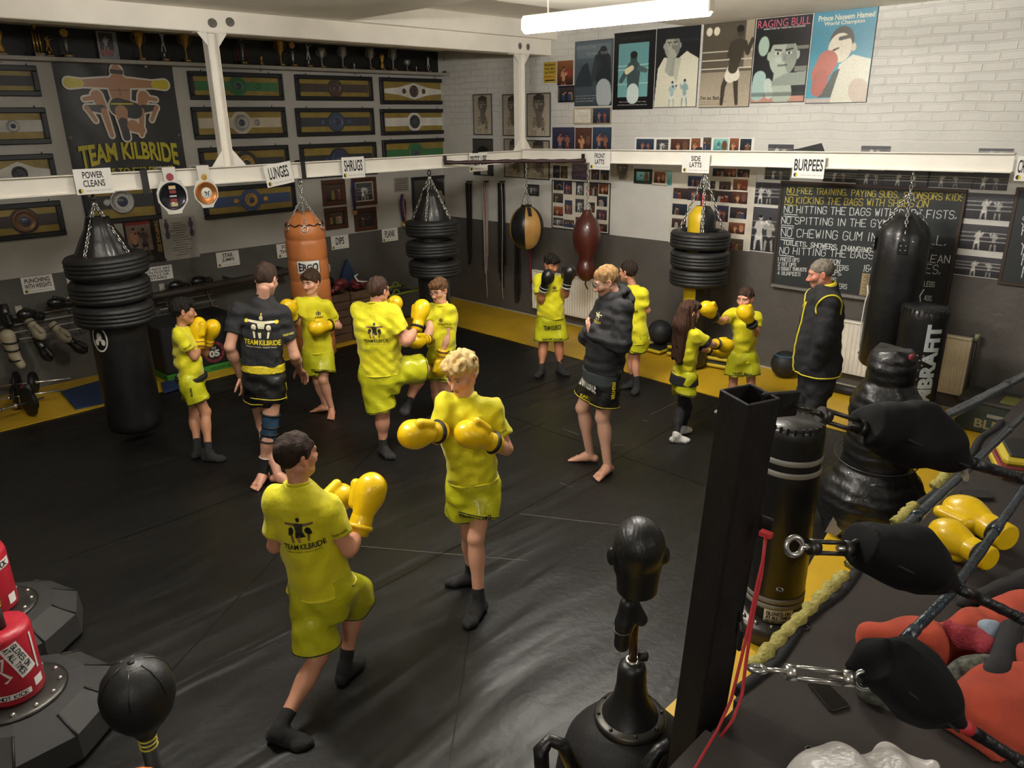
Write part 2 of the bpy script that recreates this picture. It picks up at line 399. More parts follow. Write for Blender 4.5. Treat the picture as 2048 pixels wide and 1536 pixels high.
# ---------------------------------------------------------------- organic surfaces: smooth unions of tapered limbs meshed as one skin
class Prim:
    def __init__(s, lo, hi, fn, k=.02, op='add'): s.lo = np.asarray(lo, float); s.hi = np.asarray(hi, float); s.fn = fn; s.k = k; s.op = op
    def cut(s, p, n):
        p = np.asarray(p, float); n = nrm(n); g = s.fn
        s.fn = lambda x, y, z: np.maximum(g(x, y, z), (x - p[0]) * n[0] + (y - p[1]) * n[1] + (z - p[2]) * n[2]); return s
    def sub(s): s.op = 'sub'; return s
def cone(a, b, ra, rb, k=.02):
    a = np.asarray(a, float); b = np.asarray(b, float); d = b - a; q = d @ d + 1e-12; r = max(ra, rb)
    def fn(x, y, z):
        t = np.clip(((x - a[0]) * d[0] + (y - a[1]) * d[1] + (z - a[2]) * d[2]) / q, 0, 1)
        return np.sqrt((x - a[0] - t * d[0]) ** 2 + (y - a[1] - t * d[1]) ** 2 + (z - a[2] - t * d[2]) ** 2) - (ra + (rb - ra) * t)
    return Prim(np.minimum(a, b) - r, np.maximum(a, b) + r, fn, k)
def ell(c, rad, axes=None, k=.02):
    c = np.asarray(c, float); rad = np.asarray(rad, float); A = np.eye(3) if axes is None else np.asarray(axes, float)
    e = np.sqrt(((A * rad[:, None]) ** 2).sum(0))
    def fn(x, y, z):
        X, Y, Z = x - c[0], y - c[1], z - c[2]
        q = [(X * A[i][0] + Y * A[i][1] + Z * A[i][2]) / rad[i] for i in range(3)]
        k0 = np.sqrt(q[0] ** 2 + q[1] ** 2 + q[2] ** 2); k1 = np.sqrt((q[0] / rad[0]) ** 2 + (q[1] / rad[1]) ** 2 + (q[2] / rad[2]) ** 2) + 1e-9
        return k0 * (k0 - 1) / k1
    return Prim(c - e, c + e, fn, k)
def loft(o, axes, table, k=.03):                  # table rows: (height along axis 2, half width, half depth, forward shift)
    o = np.asarray(o, float); A = np.asarray(axes, float); T = np.array(table, float)
    lo = np.full(3, 9e9); hi = -lo
    for h, rx, ry, f in T:
        c = o + A[2] * h + A[1] * f; e = np.abs(A[0]) * rx + np.abs(A[1]) * ry; lo = np.minimum(lo, c - e); hi = np.maximum(hi, c + e)
    def fn(x, y, z):
        X, Y, Z = x - o[0], y - o[1], z - o[2]
        u = X * A[0][0] + Y * A[0][1] + Z * A[0][2]; v = X * A[1][0] + Y * A[1][1] + Z * A[1][2]; w = X * A[2][0] + Y * A[2][1] + Z * A[2][2]
        rx = np.interp(w, T[:, 0], T[:, 1]); ry = np.interp(w, T[:, 0], T[:, 2]); f = np.interp(w, T[:, 0], T[:, 3])
        d = (np.sqrt((u / rx) ** 2 + ((v - f) / ry) ** 2) - 1) * np.minimum(rx, ry)
        return np.maximum(d, np.maximum(T[0, 0] - w, w - T[-1, 0]))
    return Prim(lo, hi, fn, k)
def ripple(amp, freq, seed=0, stretch=(1, 1, 1)):
    rg = np.random.RandomState(seed); K = rg.randn(7, 3); K = K / np.linalg.norm(K, axis=1)[:, None] * freq * rg.uniform(.6, 1.5, (7, 1)) * np.asarray(stretch); ph = rg.uniform(0, 6.28, 7)
    return lambda x, y, z: amp * sum(np.sin(K[i, 0] * x + K[i, 1] * y + K[i, 2] * z + ph[i]) for i in range(7)) / 2.6
def skin_mesh(prims, cell, disp=None, shell=None):
    lo = np.min([p.lo for p in prims if p.op == 'add'], 0) - cell * 3; hi = np.max([p.hi for p in prims if p.op == 'add'], 0) + cell * 3
    n = np.ceil((hi - lo) / cell).astype(int) + 1
    gx, gy, gz = [lo[i] + np.arange(n[i]) * cell for i in range(3)]
    D = np.full(n, 0.5, dtype=np.float32)
    for p in prims:
        m = .06 + p.k
        a = np.clip(np.floor((p.lo - m - lo) / cell).astype(int), 0, n); b = np.clip(np.ceil((p.hi + m - lo) / cell).astype(int) + 1, 0, n)
        if np.any(b <= a): continue
        s = np.s_[a[0]:b[0], a[1]:b[1], a[2]:b[2]]
        d = p.fn(gx[a[0]:b[0], None, None], gy[None, a[1]:b[1], None], gz[None, None, a[2]:b[2]]).astype(np.float32)
        E = D[s]
        if p.op == 'add':
            h = np.maximum(p.k - np.abs(E - d), 0) / p.k if p.k > 0 else 0
            D[s] = np.minimum(E, d) - h * h * p.k * .25
        else:
            d = -d; h = np.maximum(p.k - np.abs(E - d), 0) / p.k if p.k > 0 else 0
            D[s] = np.maximum(E, d) + h * h * p.k * .25
    if disp is not None: D = D + disp(gx[:, None, None], gy[None, :, None], gz[None, None, :]).astype(np.float32)
    if shell is not None: D = np.maximum(D, -(D + shell))
    D[0] = D[-1] = .5; D[:, 0] = D[:, -1] = .5; D[:, :, 0] = D[:, :, -1] = .5
    D[D == 0] = 1e-6
    S = D < 0
    cs = np.zeros(n - 1, dtype=np.int8)
    for i in (0, 1):
        for j in (0, 1):
            for k in (0, 1): cs += S[i:n[0] - 1 + i, j:n[1] - 1 + j, k:n[2] - 1 + k]
    act = (cs > 0) & (cs < 8); I, J, K = np.nonzero(act)
    idx = np.full(n - 1, -1, dtype=np.int64); idx[I, J, K] = np.arange(len(I))
    acc = np.zeros((len(I), 3)); cnt = np.zeros(len(I)); cor = [(i, j, k) for i in (0, 1) for j in (0, 1) for k in (0, 1)]
    val = {c: D[I + c[0], J + c[1], K + c[2]] for c in cor}
    for c in cor:
        for ax in range(3):
            if c[ax] == 0:
                e = list(c); e[ax] = 1; e = tuple(e); m = (val[c] < 0) != (val[e] < 0); t = np.where(m, val[c] / (val[c] - val[e] + (~m)), 0)
                q = np.tile(np.array(c, float), (len(I), 1)); q[:, ax] += t; acc[m] += q[m]; cnt[m] += 1
    V = lo + (np.c_[I, J, K] + acc / np.maximum(cnt, 1)[:, None]) * cell
    F = []
    for ax in range(3):
        o1, o2 = (ax + 1) % 3, (ax + 2) % 3
        s0 = [slice(None)] * 3; s1 = [slice(None)] * 3; s0[ax] = slice(0, -1); s1[ax] = slice(1, None)
        ch = S[tuple(s0)] != S[tuple(s1)]; P = np.array(np.nonzero(ch)).T
        if not len(P): continue
        inside = S[tuple(s0)][ch]
        def cell_i(a, b):
            q = P.copy(); q[:, o1] -= a; q[:, o2] -= b; return idx[q[:, 0], q[:, 1], q[:, 2]]
        Q = np.c_[cell_i(1, 1), cell_i(0, 1), cell_i(0, 0), cell_i(1, 0)]
        Q[~inside] = Q[~inside][:, ::-1]
        F.append(Q)
    return V, np.concatenate(F)
def merge(parts):
    V = []; F = []; n = 0
    for v, f in parts: V.append(v); F.append(np.asarray(f) + n); n += len(v)
    return np.concatenate(V), np.concatenate(F)
# ---------------------------------------------------------------- the room
XW, YW, ZC = 13.0, 14.0, 3.84
def wall_mat(name, split, up, low, top=None, brick=False, soff=0.0):
    m = bpy.data.materials.new(name); m.use_nodes = True
    nt = m.node_tree; n = nt.nodes; l = nt.links; b = n['Principled BSDF']; b.inputs['Roughness'].default_value = 0.55
    g = n.new('ShaderNodeNewGeometry'); sp = n.new('ShaderNodeSeparateXYZ'); l.new(g.outputs['Position'], sp.inputs[0])
    gt = n.new('ShaderNodeMath'); gt.operation = 'GREATER_THAN'; gt.inputs[1].default_value = split; l.new(sp.outputs['Z'], gt.inputs[0])
    nz = n.new('ShaderNodeTexNoise'); nz.inputs['Scale'].default_value = 3.0; nz.inputs['Detail'].default_value = 6; l.new(g.outputs['Position'], nz.inputs['Vector'])
    def ramp(c, v):
        r = n.new('ShaderNodeValToRGB'); c = np.array(hexc(c)); r.color_ramp.elements[0].position = .3; r.color_ramp.elements[1].position = .7
        r.color_ramp.elements[0].color = (*(c * (1 - v)), 1); r.color_ramp.elements[1].color = (*np.minimum(c * (1 + v), 1), 1); l.new(nz.outputs['Fac'], r.inputs[0]); return r.outputs[0]
    mx = n.new('ShaderNodeMix'); mx.data_type = 'RGBA'; l.new(gt.outputs[0], mx.inputs['Factor']); l.new(ramp(low, .14), mx.inputs['A']); l.new(ramp(up, .05), mx.inputs['B'])
    out = mx.outputs['Result']
    if top:
        g2 = n.new('ShaderNodeMath'); g2.operation = 'GREATER_THAN'; g2.inputs[1].default_value = 3.53; l.new(sp.outputs['Z'], g2.inputs[0])
        g3 = n.new('ShaderNodeMath'); g3.operation = 'GREATER_THAN'; g3.inputs[1].default_value = 0.02; l.new(sp.outputs['X'], g3.inputs[0])
        g4 = n.new('ShaderNodeMath'); g4.operation = 'MULTIPLY'; l.new(g2.outputs[0], g4.inputs[0]); l.new(g3.outputs[0], g4.inputs[1])
        m2 = n.new('ShaderNodeMix'); m2.data_type = 'RGBA'; l.new(g4.outputs[0], m2.inputs['Factor']); l.new(out, m2.inputs['A']); m2.inputs['B'].default_value = (*hexc(top), 1); out = m2.outputs['Result']
    l.new(out, b.inputs['Base Color'])
    bp = n.new('ShaderNodeBump'); bp.inputs['Strength'].default_value = .35; bp.inputs['Distance'].default_value = .02
    n2 = n.new('ShaderNodeTexNoise'); n2.inputs['Scale'].default_value = 14; n2.inputs['Detail'].default_value = 5; l.new(g.outputs['Position'], n2.inputs['Vector'])
    l.new(n2.outputs['Fac'], bp.inputs['Height'])
    if brick:
        cb = n.new('ShaderNodeCombineXYZ'); l.new(sp.outputs['Y'], cb.inputs[0]); l.new(sp.outputs['Z'], cb.inputs[1])
        # hand-laid courses wander a little
        wz = n.new('ShaderNodeTexNoise'); wz.inputs['Scale'].default_value = 2.2; l.new(g.outputs['Position'], wz.inputs['Vector'])
        ad = n.new('ShaderNodeVectorMath'); ad.operation = 'MULTIPLY_ADD'; l.new(wz.outputs['Color'], ad.inputs[0]); ad.inputs[1].default_value = (.05, .05, 0); l.new(cb.outputs[0], ad.inputs[2])
        bt = n.new('ShaderNodeTexBrick'); bt.inputs['Scale'].default_value = 1.0; bt.inputs['Brick Width'].default_value = .24; bt.inputs['Row Height'].default_value = .085
        bt.inputs['Mortar Size'].default_value = .012; bt.inputs['Mortar Smooth'].default_value = .7; bt.inputs['Color1'].default_value = (1, 1, 1, 1); bt.inputs['Color2'].default_value = (.85, .85, .85, 1); bt.inputs['Mortar'].default_value = (0, 0, 0, 1)
        l.new(ad.outputs[0], bt.inputs['Vector'])
        b2 = n.new('ShaderNodeBump'); b2.inputs['Strength'].default_value = .55; b2.inputs['Distance'].default_value = .012
        up = n.new('ShaderNodeMapRange'); up.inputs['From Min'].default_value = 2.5; up.inputs['From Max'].default_value = 2.95; l.new(sp.outputs['Z'], up.inputs['Value'])
        ml = n.new('ShaderNodeMath'); ml.operation = 'MULTIPLY'; l.new(bt.outputs['Color'], ml.inputs[0]); l.new(up.outputs[0], ml.inputs[1]); l.new(ml.outputs[0], b2.inputs['Height']); l.new(bp.outputs[0], b2.inputs['Normal']); l.new(b2.outputs[0], b.inputs['Normal'])
    else: l.new(bp.outputs[0], b.inputs['Normal'])
    return m
def struct(name, mb, m, **k):
    o = mb.build(name, m); o['kind'] = 'structure'; return o
W_PAINT = mat('white_gloss_paint', 'ebe6da', .35, var=.04, vscale=5, bump=.08, bscale=9)
CEIL = mat('ceiling_paint', 'f7f1e4', .6, var=.06, vscale=2.5, bump=.1, bscale=12)
wl = wall_mat('left_wall_paint', 1.275, 'b5b2aa', '52504c', top='14130f')
wr = wall_mat('right_wall_paint', 1.365, 'c9c7c0', '54504c', brick=True)
struct('wall_left', MB().box((XW / 2 - .1, -.1, 2.1), (XW + .2, .2, 4.2)), wl)
struct('wall_right', MB().box((-.1, YW / 2, 2.1), (.2, YW, 4.2)), wr)
struct('wall_back', MB().box((XW + .1, YW / 2, 2.1), (.2, YW, 4.2)), wall_mat('back_wall_paint', 1.3, 'b8b2a6', '55534f'))
struct('wall_front', MB().box((XW / 2, YW + .1, 2.1), (XW + .4, .2, 4.2)), wall_mat('front_wall_paint', 1.3, 'b8b2a6', '55534f'))
# ceiling with a raised bay between the beams
BX, BY0, BY1 = 3.27, 2.42, 4.42
cb = MB()
cb.box((XW / 2 + BX / 2, YW / 2, ZC + .13), (XW - BX, YW, .26)); cb.box((BX / 2, BY0 / 2, ZC + .13), (BX, BY0, .26)); cb.box((BX / 2, (YW + BY1) / 2, ZC + .13), (BX, YW - BY1, .26)); cb.box((BX / 2, (BY0 + BY1) / 2, ZC + .23), (BX, BY1 - BY0, .06))
struct('ceiling', cb, CEIL)
o = struct('ceiling_beam', MB().box((XW / 2, 2.20, 3.75), (XW, .24, .20), bev=.008), CEIL)
# floor: black vinyl in the middle, yellow vinyl along the walls and the ring
def floor_mat():
    m = bpy.data.materials.new('black_vinyl_mat'); m.use_nodes = True; nt = m.node_tree; n = nt.nodes; l = nt.links; b = n['Principled BSDF']; b.inputs['Specular IOR Level'].default_value = .36
    g = n.new('ShaderNodeNewGeometry')
    nz = n.new('ShaderNodeTexNoise'); nz.inputs['Scale'].default_value = 1.3; nz.inputs['Detail'].default_value = 6; l.new(g.outputs['Position'], nz.inputs['Vector'])
    r = n.new('ShaderNodeValToRGB'); r.color_ramp.elements[0].position = .3; r.color_ramp.elements[1].position = .75
    r.color_ramp.elements[0].color = (*hexc('0d0d0c'), 1); r.color_ramp.elements[1].color = (*hexc('171614'), 1); l.new(nz.outputs['Fac'], r.inputs[0]); l.new(r.outputs[0], b.inputs['Base Color'])
    rr = n.new('ShaderNodeMapRange'); rr.inputs['To Min'].default_value = .33; rr.inputs['To Max'].default_value = .50; l.new(nz.outputs['Fac'], rr.inputs['Value']); l.new(rr.outputs[0], b.inputs['Roughness'])
    # creases of the loose sheet: long folds running towards the corner by the camera, and fine scuffs
    mp = n.new('ShaderNodeMapping'); mp.inputs['Rotation'].default_value = (0, 0, math.radians(-28)); mp.inputs['Scale'].default_value = (.38, 1.9, 1); l.new(g.outputs['Position'], mp.inputs[0])
    w1 = n.new('ShaderNodeTexNoise'); w1.inputs['Scale'].default_value = 1.5; w1.inputs['Detail'].default_value = 1.5; w1.inputs['Distortion'].default_value = 1.1; l.new(mp.outputs[0], w1.inputs['Vector'])
    w2 = n.new('ShaderNodeTexNoise'); w2.inputs['Scale'].default_value = 22; w2.inputs['Detail'].default_value = 5; l.new(g.outputs['Position'], w2.inputs['Vector'])
    b1 = n.new('ShaderNodeBump'); b1.inputs['Strength'].default_value = .6; b1.inputs['Distance'].default_value = .05; l.new(w1.outputs['Fac'], b1.inputs['Height'])
    b2 = n.new('ShaderNodeBump'); b2.inputs['Strength'].default_value = .22; b2.inputs['Distance'].default_value = .01; l.new(w2.outputs['Fac'], b2.inputs['Height']); l.new(b1.outputs[0], b2.inputs['Normal']); l.new(b2.outputs[0], b.inputs['Normal'])
    return m
fl = MB().box((XW / 2, YW / 2, -.06), (XW + .4, YW + .4, .12))
struct('floor', fl, floor_mat())
YEL = mat('yellow_vinyl_mat', 'caa323', .42, var=.13, vscale=2.2, bump=.1, bscale=6)
def strip(label, pts):
    mb = MB().prism(pts, .0005, .009); o = mb.build('floor_mat', YEL); return tag(o, label, 'floor mat', 'yellow border mats', 'structure')
strip('yellow border mat along the long grey and white wall with framed belts', [(1.2, 0.01), (XW, 0.01), (XW, 1.19), (1.2, 1.19)])
strip('yellow border mat below the radiators and chalkboard', [(0.01, 0.01), (1.2, 0.01), (1.2, 2.6), (1.34, 7.6), (1.34, 8.03), (0.01, 8.03)])
strip('yellow border mat running beside the boxing ring', [(0.01, 8.03), (1.3, 8.03), (3.0, 7.86), (4.0, 8.03), (7.2, 8.03), (7.2, 8.75), (0.01, 8.75)])
# seams of the black vinyl and bits of white tape on it
SEAM = mat('vinyl_seam', '0f0f0e', .3, var=.05); LINT = mat('pale_scuff', '6b675f', .5)
mb = MB()
for a, b in [((1.21, 4.2), (7.2, 4.2)), ((4.55, 4.2), (7.2, 5.9)), ((5.05, 6.15), (7.1, 8.0)), ((1.4, 5.95), (6.3, 6.1)), ((3.2, 1.2), (3.2, 8.0))]:
    d = nrm(np.array([b[0] - a[0], b[1] - a[1], 0])); q = np.array([-d[1], d[0]]) * .004
    a = np.array(a); b = np.array(b); mb.prism([a - q, b - q, b + q, a + q], .0003, .0028)
tag(mb.build('floor_seam', SEAM), 'raised seams between the sheets of black vinyl', 'seam', None, 'structure')
lint = [(722, 1093, 1055, 1122), (1040, 1028, 1330, 1062), (1126, 858, 1158, 870), (1228, 890, 1256, 891), (1120, 966, 1144, 975), (1285, 840, 1296, 843), (1300, 830, 1358, 802)]
mb = MB()
for x0, y0, x1, y1 in lint:
    a = on_plane(x0, y0, 2, 0)[:2]; b = on_plane(x1, y1, 2, 0)[:2]; d = nrm(np.array([*(b - a), 0]))[:2]; q = np.array([-d[1], d[0]]) * .0018
    mb.prism([a - q, b - q, b + q, a + q], .0003, .003)
tag(mb.build('floor_scuff', LINT), 'pale scuff lines scratched on the black floor', 'scuff', None, 'structure')
# pale skirting strip
struct('baseboard_right', MB().box((.012, 4.4, .012), (.02, 8.6, .022)), mat('skirting_paint', 'a9a49a', .5))

# ---------------------------------------------------------------- fluorescent battens (the visible one, and three unseen ones added to brighten the room)
TUBE = bpy.data.materials.new('fluorescent_tube'); TUBE.use_nodes = True
_b = TUBE.node_tree.nodes['Principled BSDF']; _b.inputs['Base Color'].default_value = (.9, .9, .9, 1)
_b.inputs['Emission Color'].default_value = (1.0, .955, .89, 1); _b.inputs['Emission Strength'].default_value = TUBE_EMISSION
def batten(i, a, b, k):
    a = np.array([*a, 3.55]); b = np.array([*b, 3.55]); c = (a + b) / 2; d = nrm(b - a)
    L = ['long lit fluorescent batten hanging below the white ceiling bay', 'added unseen fluorescent batten above the frame, brightening the beam and people', 'added unseen fluorescent batten behind the camera, as fill light', 'added unseen fluorescent batten over the boxing ring, as fill light'][i]
    t = thing('fluorescent_batten', L, 'light fitting', tuple(c), math.atan2(d[1], d[0]), 'fluorescent battens')
    h = np.linalg.norm(b - a) / 2
    MB().box((0, 0, .045), (2 * h, .06, .03), bev=.01).build('lamp_housing', W_PAINT, t)
    mt = TUBE
    if k != 1.0:
        mt = TUBE.copy(); mt.node_tree.nodes['Principled BSDF'].inputs['Emission Strength'].default_value = TUBE_EMISSION * k
    MB().cyl((-h + .02, 0, -.02), (h - .02, 0, -.02), .048, n=16).build('tube', mt, t)
    for s in (-1, 1):
        MB().box((s * (h - .015), 0, 0), (.03, .08, .09), bev=.008).build('end_cap', W_PAINT, t)
        MB().cyl((s * h * .7, 0, .05), (s * h * .7, 0, ZC - 3.55 + (0.18 if i == 0 and False else 0)), .006, n=6).build('hanging_rod', W_PAINT, t)
for i, (a, b, k) in enumerate(LAMPS): batten(i, a, b, k)

# ---------------------------------------------------------------- the white steel bag rail on its two posts
RX, RY = .61, 2.30
rail = thing('bag_rail', 'white painted steel rail in an L carrying the punch bags', 'rail', (RX, RY, 2.38))
def ibeam(mb, a, b, h=.16, w=.09, t=.010):        # an I section lying along a..b
    a = np.asarray(a, float); b = np.asarray(b, float); d = nrm(b - a); s = np.cross(d, [0, 0, 1]); c = (a + b) / 2; L = np.linalg.norm(b - a); A = [d, s, [0, 0, 1]]
    mb.box(c + [0, 0, h / 2 - t / 2], (L, w, t), A, .002); mb.box(c - [0, 0, h / 2 - t / 2], (L, w, t), A, .002); mb.box(c, (L, t, h - 2 * t), A)
mb = MB(); ibeam(mb, (-.05, 0, 0), (XW - RX - .05, 0, 0)); mb.build('long_beam', W_PAINT, rail)
mb = MB(); ibeam(mb, (0, .05, .02), (0, 8.05 - RY, .08)); mb.build('cross_beam', W_PAINT, rail)
def post(x, gus):
    p = MB(); z0, z1 = .08, 3.65 - 2.38
    for s in (-1, 1): p.box((x + s * .05, 0, (z0 + z1) / 2), (.008, .10, z1 - z0), bev=.002)
    p.box((x, 0, (z0 + z1) / 2), (.10, .008, z1 - z0)); p.box((x, 0, z1 - .005), (.26, .14, .01))
    o = p.build('post', W_PAINT, rail)
    for s in (-1, 1):
        for zz, q in ((z0, 1), (z1 - .01, -1)):
            g = MB(); k = .15 if q > 0 else .11; v = [(x + s * .055, zz), (x + s * (.055 + k * .8), zz), (x + s * .055, zz + q * k)]
            pts = np.array([[a, 0.045, b] for a, b in v] + [[a, 0.053, b] for a, b in v]); g.add(pts, [(0, 2, 1), (3, 4, 5), (0, 1, 4, 3), (1, 2, 5, 4), (2, 0, 3, 5)], False); g.build('gusset', W_PAINT, o)
post(0.0, 1); post(on_plane(452, 318, 1, RY)[0] - RX, 1)
# roughly patched bolts where the posts meet the beam
BOLT = mat('dirty_mortar', '6d6963', .8, var=.4, vscale=40, bump=.6, bscale=60)
for px in ((425, 46), (460, 44), (1040, 92), (1056, 94)):
    p = on_plane(px[0], px[1], 1, 2.325); mb = MB(); mb.sphere((0, 0, 0), (.045 if px[0] < 900 else .03, .012, .04), 12, 8)
    v = mb.v[0] if False else None
    o = mb.build('bolt_patch', BOLT); o.location = p
    tag(o, {425: 'grey mortar patch on the beam, the left of two above the left white post', 460: 'grey mortar patch on the beam, the right of two above the left white post', 1040: 'small dark bolt patch on the beam, the left of two over the corner post', 1056: 'small dark bolt patch on the beam, the right of two over the corner post'}[px[0]], 'patch', 'mortar patches on the ceiling beam')
